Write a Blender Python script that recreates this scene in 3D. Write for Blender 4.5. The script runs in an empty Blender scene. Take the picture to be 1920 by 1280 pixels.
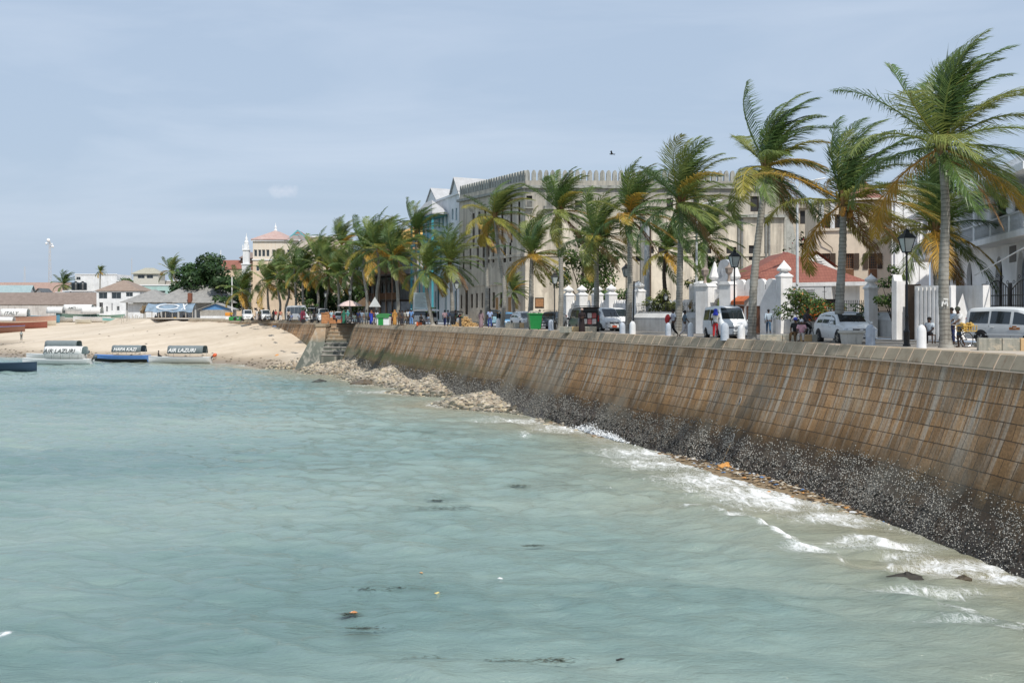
import bpy, bmesh, math, random
import numpy as np
from mathutils import Vector, Matrix, Euler
random.seed(7); np.random.seed(7)
PI = math.pi
sc = bpy.context.scene
col = sc.collection
F = 2133.0; HZ = 584.0; CH = 1.58; SEA = -6.3
# ---------------------------------------------------------------- camera
cam = bpy.data.cameras.new('camera'); camo = bpy.data.objects.new('camera', cam); col.objects.link(camo)
camo.location = (0, 0, CH); camo.rotation_euler = (PI/2, 0, 0)
cam.sensor_width = 36; cam.lens = 36*F/1920; cam.shift_y = -(640-HZ)/1920
cam.clip_start = 0.5; cam.clip_end = 9000
sc.camera = camo
sc.render.resolution_x = 1024; sc.render.resolution_y = 682
sc.view_settings.view_transform = 'Standard'; sc.view_settings.look = 'None'
sc.view_settings.exposure = 0; sc.view_settings.gamma = 1
# site survey: bearing of a photo column / height of a photo row, at distance Y
def P(x, y, Y): return Vector(((x-960)*Y/F, Y, CH-(y-HZ)*Y/F))
def G(x, Y, z=0.0): return Vector(((x-960)*Y/F, Y, z))
def GY(y, z=0.0): return (CH-z)*F/(y-HZ)
# ---------------------------------------------------------------- tagging
def tag(o, label=None, cat=None, group=None, kind=None):
    if label: o['label'] = label
    if cat: o['category'] = cat
    if group: o['group'] = group
    if kind: o['kind'] = kind
    return o
def thing(name, label, cat, loc=(0,0,0), rz=0, group=None):
    o = bpy.data.objects.new(name, None); col.objects.link(o)
    o.location = loc; o.rotation_euler = (0,0,rz); o.empty_display_size = .3
    return tag(o, label, cat, group)
def copy_tree(o, parent=None):
    c = o.copy(); col.objects.link(c)
    if parent: c.parent = parent
    for ch in o.children: copy_tree(ch, c)
    return c
# ---------------------------------------------------------------- mesh builder
class MB:
    def __init__(s): s.v=[]; s.f=[]; s.m=[]; s.c=[]; s.uv=None; s.cur=(1,1,1); s.mi=0; s.sm=[]; s.smooth=False
    def add(s, vs, fs):
        b=len(s.v); s.v.extend([tuple(p) for p in vs]); s.c.extend([s.cur]*len(vs))
        for f in fs: s.f.append([i+b for i in f]); s.m.append(s.mi); s.sm.append(s.smooth)
        return b
    def quad(s,a,b,c,d): s.add([a,b,c,d],[(0,1,2,3)])
    def poly(s,pts): s.add(pts,[tuple(range(len(pts)))])
    def box(s,x0,x1,y0,y1,z0,z1,M=None,bev=0):
        if bev:
            b=bev
            ring=lambda i,z:[(x0+i,y0+b,z),(x0+b,y0+i,z),(x1-b,y0+i,z),(x1-i,y0+b,z),(x1-i,y1-b,z),(x1-b,y1-i,z),(x0+b,y1-i,z),(x0+i,y1-b,z)]
            vs=ring(b,z0)+ring(0,z0+b)+ring(0,z1-b)+ring(b,z1)
            fs=[tuple(range(7,-1,-1)),tuple(range(24,32))]
            for k in range(3):
                for i in range(8): j=(i+1)%8; fs.append((k*8+i,k*8+j,k*8+8+j,k*8+8+i))
        else:
            vs=[(x0,y0,z0),(x1,y0,z0),(x1,y1,z0),(x0,y1,z0),(x0,y0,z1),(x1,y0,z1),(x1,y1,z1),(x0,y1,z1)]
            fs=[(3,2,1,0),(4,5,6,7),(0,1,5,4),(1,2,6,5),(2,3,7,6),(3,0,4,7)]
        if M is not None: vs=[M@Vector(p) for p in vs]
        s.add(vs,fs)
    def bar(s,a,b,w,h=None,up=(0,0,1)):
        a=Vector(a); b=Vector(b); h=h or w; d=(b-a)
        if d.length<1e-6: return
        d.normalize(); up=Vector(up)
        if abs(d.dot(up))>.98: up=Vector((0,1,0))
        r=d.cross(up).normalized()*w/2; u=r.cross(d).normalized()*h/2
        vs=[a-r-u,a+r-u,a+r+u,a-r+u,b-r-u,b+r-u,b+r+u,b-r+u]
        s.add(vs,[(0,1,2,3),(7,6,5,4),(4,5,1,0),(5,6,2,1),(6,7,3,2),(7,4,0,3)])
    def tube(s,pts,rad,n=8,cap=True):
        pts=[Vector(p) for p in pts]; k=len(pts)
        if not hasattr(rad,'__len__'): rad=[rad]*k
        vs=[]; ref=Vector((0,1,0))
        for i,p in enumerate(pts):
            t=(pts[min(i+1,k-1)]-pts[max(i-1,0)]).normalized()
            if abs(t.dot(ref))>.95: ref=Vector((1,0,0))
            u=(ref-t*ref.dot(t)).normalized(); w=t.cross(u); ref=u
            for j in range(n):
                a=2*PI*j/n; vs.append(p+(u*math.cos(a)+w*math.sin(a))*rad[i])
        fs=[]
        for i in range(k-1):
            for j in range(n):
                q=(j+1)%n; fs.append((i*n+j,i*n+q,(i+1)*n+q,(i+1)*n+j))
        if cap: fs.append(tuple(range(n-1,-1,-1))); fs.append(tuple((k-1)*n+j for j in range(n)))
        s.add(vs,fs)
    def lathe(s,prof,n=12,c=(0,0,0),sq=1.0,rot=0):
        vs=[]; k=len(prof)
        for r,z in prof:
            for j in range(n):
                a=2*PI*j/n+rot; vs.append((c[0]+r*math.cos(a),c[1]+r*math.sin(a)*sq,c[2]+z))
        fs=[]
        for i in range(k-1):
            for j in range(n):
                q=(j+1)%n; fs.append((i*n+j,i*n+q,(i+1)*n+q,(i+1)*n+j))
        fs.append(tuple(range(n-1,-1,-1))); fs.append(tuple((k-1)*n+j for j in range(n)))
        s.add(vs,fs)
    def ball(s,c,rx,ry=None,rz=None,n=8,k=6,M=None):
        ry=ry or rx; rz=rz or rx; vs=[]
        for i in range(k+1):
            t=PI*i/k
            for j in range(n):
                a=2*PI*j/n; p=Vector((rx*math.sin(t)*math.cos(a),ry*math.sin(t)*math.sin(a),-rz*math.cos(t)))
                if M is not None: p=M@p
                vs.append(Vector(c)+p)
        fs=[]
        for i in range(k):
            for j in range(n): q=(j+1)%n; fs.append((i*n+j,i*n+q,(i+1)*n+q,(i+1)*n+j))
        s.add(vs,fs)
    def prism(s,poly,z0,z1):
        n=len(poly)
        vs=[(p[0],p[1],z0) for p in poly]+[(p[0],p[1],z1) for p in poly]
        fs=[tuple(range(n-1,-1,-1)),tuple(range(n,2*n))]+[(i,(i+1)%n,n+(i+1)%n,n+i) for i in range(n)]
        s.add(vs,fs)
    def ext(s,poly3,off):
        n=len(poly3); off=Vector(off); vs=[Vector(p) for p in poly3]+[Vector(p)+off for p in poly3]
        s.add(vs,[tuple(range(n-1,-1,-1)),tuple(range(n,2*n))]+[(i,(i+1)%n,n+(i+1)%n,n+i) for i in range(n)])
    def mesh(s,name,mats):
        me=bpy.data.meshes.new(name); me.from_pydata(s.v,[],s.f)
        if not isinstance(mats,(list,tuple)): mats=[mats]
        for m in mats: me.materials.append(m)
        if len(mats)>1: me.polygons.foreach_set('material_index',s.m)
        if any(s.sm): me.polygons.foreach_set('use_smooth',s.sm)
        if any(c!=(1,1,1) for c in s.c):
            ca=me.color_attributes.new('Col','FLOAT_COLOR','POINT')
            ca.data.foreach_set('color',np.array([(c[0],c[1],c[2],1.0) for c in s.c],dtype=np.float32).ravel())
        me.update(); return me
    def build(s,name,mats,parent=None,recalc=True,smooth=None):
        if not s.v: return None
        me=s.mesh(name,mats)
        if recalc:
            bm=bmesh.new(); bm.from_mesh(me); bmesh.ops.recalc_face_normals(bm,faces=bm.faces); bm.to_mesh(me); bm.free()
        if smooth is not None:
            me.polygons.foreach_set('use_smooth',[True]*len(me.polygons))
            if smooth: me.set_sharp_from_angle(angle=math.radians(smooth))
        o=bpy.data.objects.new(name,me); col.objects.link(o)
        if parent: o.parent=parent
        return o
# ---------------------------------------------------------------- materials
MATS={}
def newmat(name):
    m=bpy.data.materials.new(name); m.use_nodes=True; nt=m.node_tree; nt.nodes.clear()
    return m,nt
class N:
    def __init__(s,nt): s.nt=nt
    def __call__(s,t,ins=None,**kw):
        n=s.nt.nodes.new(t)
        for k,v in kw.items(): setattr(n,k,v)
        for k,v in (ins or {}).items():
            if isinstance(v,tuple) and len(v)==2 and hasattr(v[0],'outputs'): s.nt.links.new(v[0].outputs[v[1]],n.inputs[k])
            elif hasattr(v,'outputs'): s.nt.links.new(v.outputs[0],n.inputs[k])
            else: n.inputs[k].default_value=v
        return n
def C(r,g,b): return (r,g,b,1)
def ramp(nd,fac,stops,interp='LINEAR'):
    r=nd('ShaderNodeValToRGB',{'Fac':fac}); e=r.color_ramp; e.interpolation=interp
    while len(e.elements)<len(stops): e.elements.new(.5)
    for el,(p,c) in zip(e.elements,stops):
        el.position=p; el.color=c if len(c)==4 else (*c,1)
    return r
def mix(nd,fac,a,b,mode='MIX'):
    m=nd('ShaderNodeMix',data_type='RGBA',blend_type=mode)
    for i,v in ((0,fac),(6,a),(7,b)):
        if hasattr(v,'outputs'): nd.nt.links.new(v.outputs[0],m.inputs[i])
        elif isinstance(v,tuple) and len(v)==2 and hasattr(v[0],'outputs'): nd.nt.links.new(v[0].outputs[v[1]],m.inputs[i])
        else: m.inputs[i].default_value=v
    class W: pass
    w=nd('NodeReroute'); nd.nt.links.new(m.outputs[2],w.inputs[0]); return w
def M_(name,c,rough=.7,metal=0,var=.12,scale=3.0,bump=0.0,spec=.4,fine=40):
    key=(name,c,rough,metal)
    if key in MATS: return MATS[key]
    m,nt=newmat(name); nd=N(nt)
    tc=nd('ShaderNodeTexCoord')
    nz=nd('ShaderNodeTexNoise',{'Vector':(tc,'Object'),'Scale':scale,'Detail':6.0,'Roughness':.65})
    r=ramp(nd,nz,[(.3,tuple(max(0,x*(1-var)) for x in c)),(.7,tuple(min(1,x*(1+var*.7)) for x in c))])
    b=nd('ShaderNodeBsdfPrincipled',{'Base Color':r,'Roughness':rough,'Metallic':metal,'Specular IOR Level':spec})
    if bump:
        n2=nd('ShaderNodeTexNoise',{'Vector':(tc,'Object'),'Scale':fine,'Detail':4.0})
        bp=nd('ShaderNodeBump',{'Height':n2,'Strength':bump,'Distance':.03}); nt.links.new(bp.outputs[0],b.inputs['Normal'])
    o=nd('ShaderNodeOutputMaterial',{'Surface':b}); MATS[key]=m; return m
def M_plaster(name,c,stain=(.12,.11,.09),amt=.5,top=None,peel=None,scale=.5,rough=.9,lo=.5,rings=0,vs=1.6):
    """weathered lime plaster: blotches, vertical run stains, mould growing from the top"""
    m,nt=newmat(name); nd=N(nt); tc=nd('ShaderNodeTexCoord')
    n1=nd('ShaderNodeTexNoise',{'Vector':(tc,'Object'),'Scale':scale,'Detail':8.0,'Roughness':.7})
    mp=nd('ShaderNodeMapping',{'Vector':(tc,'Object'),'Scale':(vs,vs,vs*.08)})
    n2=nd('ShaderNodeTexNoise',{'Vector':mp,'Scale':1.2,'Detail':7.0,'Roughness':.7})
    base=ramp(nd,n1,[(.35,tuple(x*.8 for x in c)),(.65,tuple(min(1,x*1.08) for x in c))])
    f=ramp(nd,n2,[(lo,(0,0,0)),(lo+.2,(amt,amt,amt))])
    k=mix(nd,f,base,C(*stain))
    if peel:
        n3=nd('ShaderNodeTexNoise',{'Vector':(tc,'Object'),'Scale':scale*1.3,'Detail':9.0,'Roughness':.75,'Distortion':.4})
        fp=ramp(nd,n3,[(.55,(0,0,0)),(.6,(.85,.85,.85))]); k=mix(nd,fp,k,C(*peel))
    if top is not None:
        z0,z1,tcol=top
        sx=nd('ShaderNodeSeparateXYZ',{'Vector':(tc,'Object')})
        mr=nd('ShaderNodeMapRange',{'Value':(sx,'Z'),'From Min':z0,'From Max':z1})
        n4=nd('ShaderNodeTexNoise',{'Vector':mp,'Scale':2.2,'Detail':8.0,'Roughness':.75})
        mu=nd('ShaderNodeMath',{0:mr,1:n4},operation='MULTIPLY')
        ft=ramp(nd,mu,[(.25,(0,0,0)),(.6,(.95,.95,.95))]); k=mix(nd,ft,k,C(*tcol))
    if rings:
        wv=nd('ShaderNodeTexWave',{'Vector':(tc,'Object'),'Scale':rings,'Distortion':3.5,'Detail':3.0},bands_direction='Z')
        k=mix(nd,ramp(nd,wv,[(.0,(.5,.5,.5)),(.3,(0,0,0))]),k,C(.06,.045,.038))
        n6=nd('ShaderNodeTexNoise',{'Vector':(tc,'Object'),'Scale':1.1,'Detail':5.0}); k=mix(nd,ramp(nd,n6,[(.5,(0,0,0)),(.66,(.7,.7,.7))]),k,C(.36,.35,.32))
    b=nd('ShaderNodeBsdfPrincipled',{'Base Color':k,'Roughness':rough,'Specular IOR Level':.2})
    bp=nd('ShaderNodeBump',{'Height':n1,'Strength':.3,'Distance':.05}); nt.links.new(bp.outputs[0],b.inputs['Normal'])
    nd('ShaderNodeOutputMaterial',{'Surface':b}); return m
def M_leaf(name,tr=.35,rough=.45):
    m,nt=newmat(name); nd=N(nt)
    a=nd('ShaderNodeVertexColor',layer_name='Col')
    b=nd('ShaderNodeBsdfPrincipled',{'Base Color':a,'Roughness':rough,'Specular IOR Level':.35})
    t=nd('ShaderNodeBsdfTranslucent',{'Color':a})
    mx=nd('ShaderNodeMixShader',{0:tr,1:b,2:t}); nd('ShaderNodeOutputMaterial',{'Surface':mx}); return m
def M_roof(name,c,c2,axis='X',freq=3.0,rough=.75,tile=False):
    m,nt=newmat(name); nd=N(nt); tc=nd('ShaderNodeTexCoord')
    n1=nd('ShaderNodeTexNoise',{'Vector':(tc,'Object'),'Scale':.8,'Detail':8.0,'Roughness':.7})
    k=ramp(nd,n1,[(.35,c),(.68,c2)])
    w=nd('ShaderNodeTexWave',{'Vector':(tc,'Object'),'Scale':freq,'Distortion':.15},bands_direction=axis)
    k2=mix(nd,ramp(nd,w,[(0,(.5,.5,.5)),(.35,(0,0,0))]),k,C(*(x*.45 for x in c)))
    b=nd('ShaderNodeBsdfPrincipled',{'Base Color':k2,'Roughness':rough})
    bp=nd('ShaderNodeBump',{'Height':w,'Strength':.5,'Distance':.05}); nt.links.new(bp.outputs[0],b.inputs['Normal'])
    nd('ShaderNodeOutputMaterial',{'Surface':b}); return m
WHITE=M_plaster('white_lime_paint',(.74,.75,.76),stain=(.42,.42,.41),amt=.35,scale=.4)
WHITE2=M_('white_paint_plain',(.74,.74,.74),.6,var=.05)
DARK=M_('dark_interior',(.02,.02,.022),.6)
GLASS=M_('window_glass',(.03,.04,.045),.08,spec=.7,var=.2)
BLACKM=M_('black_painted_iron',(.012,.013,.015),.4)
TIMBER=M_('brown_timber',(.16,.075,.035),.7,var=.3,scale=6)
TIMBERD=M_('dark_timber',(.06,.04,.028),.8,var=.3,scale=6)
TEAL=M_('teal_paint',(.06,.30,.36),.55,var=.15)
TEALL=M_('pale_teal_paint',(.12,.42,.46),.55,var=.15)
RUBBER=M_('tyre_rubber',(.018,.018,.018),.8)
CHROME=M_('bright_metal',(.55,.56,.58),.25,metal=.9)
CONC=M_plaster('weathered_concrete',(.33,.31,.28),stain=(.12,.12,.11),amt=.6,scale=1.5)
LEAF=M_leaf('leaves'); FROND=M_leaf('palm_fronds',.3,.4)
BARK=M_plaster('palm_bark',(.30,.285,.25),stain=(.07,.065,.055),amt=.75,scale=5,rings=1.7)
BARKD=M_('dark_bark',(.07,.055,.04),.9,var=.4,scale=4)
# ---------------------------------------------------------------- world and sun
SUN_AZ=math.radians(155)   # measured clockwise from +Y: behind the camera, to its right
SUN_EL=math.radians(52)
w=bpy.data.worlds.new('World'); sc.world=w; w.use_nodes=True; nt=w.node_tree; nt.nodes.clear(); nd=N(nt)
sky=nd('ShaderNodeTexSky',sky_type='NISHITA'); sky.sun_disc=False; sky.sun_elevation=SUN_EL; sky.sun_rotation=SUN_AZ
sky.dust_density=2.2; sky.air_density=1.15; sky.ozone_density=1.6
tc=nd('ShaderNodeTexCoord')
hz=mix(nd,.8,sky,C(4.65,5.75,7.35))
mp=nd('ShaderNodeMapping',{'Vector':(tc,'Generated'),'Scale':(1.0,1.0,5.5)})
cn=nd('ShaderNodeTexNoise',{'Vector':mp,'Scale':2.1,'Detail':7.0,'Roughness':.55,'Distortion':.5})
cf=ramp(nd,cn,[(.48,(0,0,0)),(.78,(.32,.32,.32))])
ck=mix(nd,cf,hz,C(8.2,8.8,9.8))
# one small cumulus low over the sea
cd=Vector(((530-960)/F,1,(HZ-358)/F)).normalized()
sub=nd('ShaderNodeVectorMath',{0:(tc,'Generated'),1:tuple(cd)},operation='SUBTRACT')
scl=nd('ShaderNodeMapping',{'Vector':sub,'Scale':(38,38,75)})
wn=nd('ShaderNodeTexNoise',{'Vector':(tc,'Generated'),'Scale':90.0,'Detail':6.0})
ln=nd('ShaderNodeVectorMath',{0:scl},operation='LENGTH')
ad=nd('ShaderNodeMath',{0:(ln,'Value'),1:wn},operation='ADD')
cf2=ramp(nd,ad,[(.7,(.22,.22,.22)),(1.25,(0,0,0))])
ck2=mix(nd,cf2,ck,C(9.2,9.0,9.6))
bg=nd('ShaderNodeBackground',{'Color':ck2,'Strength':.108}); nd('ShaderNodeOutputWorld',{'Surface':bg})
sl=bpy.data.lights.new('sun','SUN'); sl.energy=4.1; sl.angle=math.radians(.6); sl.color=(1,.955,.88)
so=bpy.data.objects.new('sun',sl); col.objects.link(so)
sd=Vector((math.sin(SUN_AZ)*math.cos(SUN_EL),math.cos(SUN_AZ)*math.cos(SUN_EL),math.sin(SUN_EL)))
so.rotation_euler=(-sd).to_track_quat('-Z','Y').to_euler(); so.location=(40,-60,90)
# ================================================================ SHORE
# coping line of the sea wall (outer top edge), surveyed
TOPPX=[(1920,665),(1700,651),(1500,640),(1300,632),(1200,628),(1100,622),(1000,618),(900,613.3),(800,609.9),(700,606.0),(668,604.7)]
top=[Vector((20.6,-40)),Vector((20.2,-10)),Vector((19.6,10)),Vector((18.7,27))]
for x,y in TOPPX:
    Y=GY(y,.1); top.append(Vector(((x-960)*Y/F,Y)))
# light smoothing of the survey
for _ in range(2):
    top=[top[0]]+[(top[i-1]+2*top[i]+top[i+1])/4 for i in range(1,len(top)-1)]+[top[-1]]
FAR=[Vector((-25.8,160)),Vector((-30.4,180)),Vector((-43.8,203)),Vector((-52.9,217)),Vector((-67,236))]
def spline(pts,step):
    out=[]
    P4=[pts[0]*2-pts[1]]+pts+[pts[-1]*2-pts[-2]]
    for i in range(1,len(P4)-2):
        a,b,c,d=P4[i-1:i+3]; n=max(2,int((c-b).length/.25))
        for k in range(n):
            t=k/n; out.append(.5*((2*b)+(c-a)*t+(2*a-5*b+4*c-d)*t*t+(3*b-a-3*c+d)*t**3))
    out.append(pts[-1]); L=[0]
    for i in range(1,len(out)): L.append(L[-1]+(out[i]-out[i-1]).length)
    n=int(L[-1]/step); xs=np.interp(np.linspace(0,L[-1],n+1),L,[p.x for p in out]); ys=np.interp(np.linspace(0,L[-1],n+1),L,[p.y for p in out])
    return [Vector((x,y)) for x,y in zip(xs,ys)]
WL=spline(top,1.0); FL=spline(FAR,1.0)
def wall_x(Y):     # x of the coping's outer edge at distance Y
    L=WL if Y<WL[-1].y else WL+FL
    return float(np.interp(Y,[p.y for p in L],[p.x for p in L]))
def norms(L):
    r=[]
    for i in range(len(L)):
        d=(L[min(i+1,len(L)-1)]-L[max(i-1,0)]).normalized(); r.append(Vector((-d.y,d.x)))
    return r
def prof(t): return .24+.30*t+.022*t*t      # batter: seaward offset t metres below the coping
ZC=-.46
# ---- stone material with runs of rust and lime, tide-blackened foot
m,nt=newmat('sea_wall_stone'); nd=N(nt)
uv=nd('ShaderNodeUVMap',uv_map='UVMap'); sep=nd('ShaderNodeSeparateXYZ',{'Vector':uv})
wn_=nd('ShaderNodeTexNoise',{'Vector':uv,'Scale':.7,'Detail':3.0}); wv_=nd('ShaderNodeVectorMath',{0:(wn_,'Color'),1:(.5,.5,.5)},operation='SUBTRACT'); ws_=nd('ShaderNodeVectorMath',{0:wv_,1:(.30,.055,0)},operation='MULTIPLY'); uvw=nd('ShaderNodeVectorMath',{0:uv,1:ws_},operation='ADD')
br=nd('ShaderNodeTexBrick',{'Vector':uvw,'Color1':C(.15,.15,.15),'Color2':C(.85,.85,.85),'Mortar':C(.5,.5,.5),'Scale':1.0,'Mortar Size':.02,'Mortar Smooth':.3,'Bias':0.0,'Brick Width':.78,'Row Height':.56})
# rust / buff stone
nA=nd('ShaderNodeTexNoise',{'Vector':uv,'Scale':.35,'Detail':8.0,'Roughness':.7})
stone=ramp(nd,nA,[(.3,(.215,.145,.08)),(.5,(.315,.197,.10)),(.68,(.38,.285,.185))])
blk=mix(nd,.34,stone,(br,0),'OVERLAY')
# tone by height: paler at top, black-brown at the tide line
v=nd('ShaderNodeMapRange',{'Value':(sep,'Y'),'From Min':0.0,'From Max':-6.4,'To Min':0.0,'To Max':1.0})
nB=nd('ShaderNodeTexNoise',{'Vector':uv,'Scale':.55,'Detail':6.0,'Roughness':.65})
vb=nd('ShaderNodeMath',{0:nB,1:.38,2:-.19},operation='MULTIPLY_ADD'); vv=nd('ShaderNodeMath',{0:v,1:vb},operation='ADD')
tone=ramp(nd,vv,[(.0,(.85,.80,.74)),(.2,(1.12,1.0,.9)),(.42,(.88,.78,.66)),(.59,(.44,.40,.32)),(.665,(.19,.185,.155)),(.80,(.21,.20,.17)),(.90,(.11,.105,.09)),(1,(.06,.06,.055))])
k=mix(nd,1.0,blk,tone,'MULTIPLY')
# vertical lime and grime runs
ms=nd('ShaderNodeMapping',{'Vector':uv,'Scale':(1.25,.045,1)})
nS=nd('ShaderNodeTexNoise',{'Vector':ms,'Scale':1.6,'Detail':4.0,'Roughness':.6})
ms2=nd('ShaderNodeMapping',{'Vector':uv,'Scale':(1.9,.10,1),'Location':(7,3,0)})
nS2=nd('ShaderNodeTexNoise',{'Vector':ms2,'Scale':1.4,'Detail':5.0,'Roughness':.7})
fade=ramp(nd,v,[(0,(.5,.5,.5)),(.12,(1,1,1)),(.42,(.75,.75,.75)),(.62,(0,0,0))])
fl=mix(nd,1.0,ramp(nd,nS,[(.49,(0,0,0)),(.62,(.75,.75,.75))]),fade,'MULTIPLY')
k=mix(nd,fl,k,C(.47,.43,.36))
fd=mix(nd,1.0,ramp(nd,nS2,[(.54,(0,0,0)),(.66,(.6,.6,.6))]),fade,'MULTIPLY')
k=mix(nd,fd,k,C(.115,.105,.09))
# joints
jn=nd('ShaderNodeMath',{0:(br,1),1:.8},operation='MULTIPLY')
k=mix(nd,jn,k,C(.035,.028,.02))
# green algae towards the far end
gx=nd('ShaderNodeMapRange',{'Value':(sep,'X'),'From Min':125.0,'From Max':172.0})
gy=ramp(nd,vv,[(.36,(0,0,0)),(.5,(1,1,1)),(.62,(.2,.2,.2))]); gm=mix(nd,1.0,gy,gx,'MULTIPLY')
k=mix(nd,gm,k,C(.10,.105,.045))
n5=nd('ShaderNodeTexNoise',{'Vector':uv,'Scale':9.0,'Detail':5.0})
k=mix(nd,.45,k,n5,'OVERLAY')
n7=nd('ShaderNodeTexNoise',{'Vector':uv,'Scale':.16,'Detail':5.0,'Roughness':.6}); k=mix(nd,ramp(nd,n7,[(.52,(0,0,0)),(.66,(.45,.45,.45))]),k,C(.26,.24,.19))
ro=ramp(nd,vv,[(.55,(.85,.85,.85)),(.8,(.4,.4,.4))])
b=nd('ShaderNodeBsdfPrincipled',{'Base Color':k,'Roughness':ro,'Specular IOR Level':.3})
hh=nd('ShaderNodeMath',{0:(br,1),1:-1.0,2:1.0},operation='MULTIPLY_ADD'); h2=nd('ShaderNodeMath',{0:n5,1:.5,2:hh},operation='MULTIPLY_ADD')
bp=nd('ShaderNodeBump',{'Height':h2,'Strength':.7,'Distance':.05}); nt.links.new(bp.outputs[0],b.inputs['Normal'])
nd('ShaderNodeOutputMaterial',{'Surface':b}); WALLM=m
MORTAR=M_('pale_pink_mortar',(.72,.54,.40),.9,var=.15)
m,nt=newmat('coping_stone'); nd=N(nt); tc=nd('ShaderNodeTexCoord')
n1=nd('ShaderNodeTexNoise',{'Vector':(tc,'Object'),'Scale':1.1,'Detail':8.0,'Roughness':.7})
n2=nd('ShaderNodeTexNoise',{'Vector':(tc,'Object'),'Scale':.45,'Detail':3.0})
k=ramp(nd,n1,[(.3,(.20,.16,.11)),(.5,(.32,.26,.185)),(.7,(.42,.345,.255))])
k=mix(nd,ramp(nd,n2,[(.42,(0,0,0)),(.6,(.6,.6,.6))]),k,C(.33,.28,.205))
n3=nd('ShaderNodeTexNoise',{'Vector':nd('ShaderNodeMapping',{'Vector':(tc,'Object'),'Scale':(2.2,2.2,.3)}),'Scale':2.0,'Detail':5.0})
k=mix(nd,ramp(nd,n3,[(.58,(0,0,0)),(.72,(.55,.55,.55))]),k,C(.17,.085,.04))
b=nd('ShaderNodeBsdfPrincipled',{'Base Color':k,'Roughness':.85,'Specular IOR Level':.2})
bp=nd('ShaderNodeBump',{'Height':n1,'Strength':.35,'Distance':.03}); nt.links.new(bp.outputs[0],b.inputs['Normal'])
nd('ShaderNodeOutputMaterial',{'Surface':b}); COPM=m
def sea_wall(L,label,s0=0,cap_end=False,zbot=-7.4):
    root=thing('sea_wall',label,'sea wall',(0,0,0))
    nr=norms(L); ts=[0,.25,.5]+[x*.45+.5 for x in range(1,15)]
    vs=[];uvs=[]
    for i,(p,n) in enumerate(zip(L,nr)):
        for t in ts:
            q=p+n*prof(t); vs.append((q.x,q.y,ZC-t)); uvs.append((s0+i*1.0,-t))
    K=len(ts); fs=[(i*K+j,(i+1)*K+j,(i+1)*K+j+1,i*K+j+1) for i in range(len(L)-1) for j in range(K-1)]
    me=bpy.data.meshes.new('masonry'); me.from_pydata(vs,[],fs); me.materials.append(WALLM)
    ul=me.uv_layers.new(name='UVMap'); idx=np.zeros(len(me.loops),dtype=np.int32); me.loops.foreach_get('vertex_index',idx)
    ul.data.foreach_set('uv',np.array(uvs,dtype=np.float32)[idx].ravel())
    if cap_end:
        pass
    o=bpy.data.objects.new('masonry',me); col.objects.link(o); o.parent=root
    # coping: single stones with a pale bed of mortar behind the open joints
    cb=MB(); mo=MB(); rg=random.Random(3)
    def ring(p,n,sh,dz,g=0):
        prof_=[(-.62,-.05),(-.62,.085),(-.08,.10),(.0,.07),(.245,-.40),(.25,ZC-.0),(.1,ZC)]
        return [(p.x+n.x*(o_-sh),p.y+n.y*(o_-sh),z+dz) for o_,z in prof_]
    ca,mb_=[],[]
    for i in range(len(L)-1):
        a,b_=L[i],L[i+1]; d=(b_-a); na,nb=nr[i],nr[i+1]; dz=rg.uniform(-.012,.012); sh=rg.uniform(-.01,.012)
        A=ring(a+d*.04,na,sh,dz); B=ring(b_-d*.035,nb,sh,dz); n=len(A)
        cb.add(A+B,[tuple(range(n-1,-1,-1)),tuple(range(n,2*n))]+[(k_,(k_+1)%n,n+(k_+1)%n,n+k_) for k_ in range(n)])
        A=ring(a,na,.012,-.010); B=ring(b_,nb,.012,-.010)
        mo.add(A+B,[(k_,(k_+1)%n,n+(k_+1)%n,n+k_) for k_ in range(n)])
        # bed joint under the stones
        A=[(a.x+na.x*q,a.y+na.y*q,z) for q,z in ((.2,ZC+.01),(.262,ZC+.01),(.268,ZC-.035),(.2,ZC-.035))]
        B=[(b_.x+nb.x*q,b_.y+nb.y*q,z) for q,z in ((.2,ZC+.01),(.262,ZC+.01),(.268,ZC-.035),(.2,ZC-.035))]
        mo.add(A+B,[(k_,(k_+1)%4,4+(k_+1)%4,4+k_) for k_ in range(4)])
    cb.build('coping',COPM,root); mo.build('mortar',MORTAR,root)
    return root
SW=sea_wall(WL,'long curved stone sea wall with rust stains, barnacled foot, running along the promenade')
FW=sea_wall(FL,'far stretch of brown stone sea wall beyond the beach steps, half buried in sand',s0=170)
def wall_pt(L,s,t,out=0):     # point on the face, s metres along, t below coping foot
    i=min(int(s),len(L)-2); f=s-i; p=L[i]*(1-f)+L[i+1]*f; d=(L[i+1]-L[i]).normalized(); n=Vector((-d.y,d.x))
    q=p+n*(prof(t)+out); return Vector((q.x,q.y,ZC-t)),n,d
# end return of the main wall beside the steps
p0,n0,d0=wall_pt(WL,len(WL)-1.001,0)
e=MB(); e.smooth=False
pts=[];tt=[0,1,2,3,4,5,6]
pe=WL[-1]; ne=norms(WL)[-1]; de=(WL[-1]-WL[-2]).normalized()
for t in tt: q=pe+ne*prof(t); pts.append((q.x,q.y,ZC-t))
q=pe-ne*.6; pts+= [(q.x,q.y,ZC-6),(q.x,q.y,ZC)]
e.ext(pts,(de.x*.5,de.y*.5,0)); eo=e.build('wall_end',M_plaster('algae_stone',(.19,.16,.11),stain=(.05,.06,.05),amt=.8,scale=.8),SW)
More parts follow.
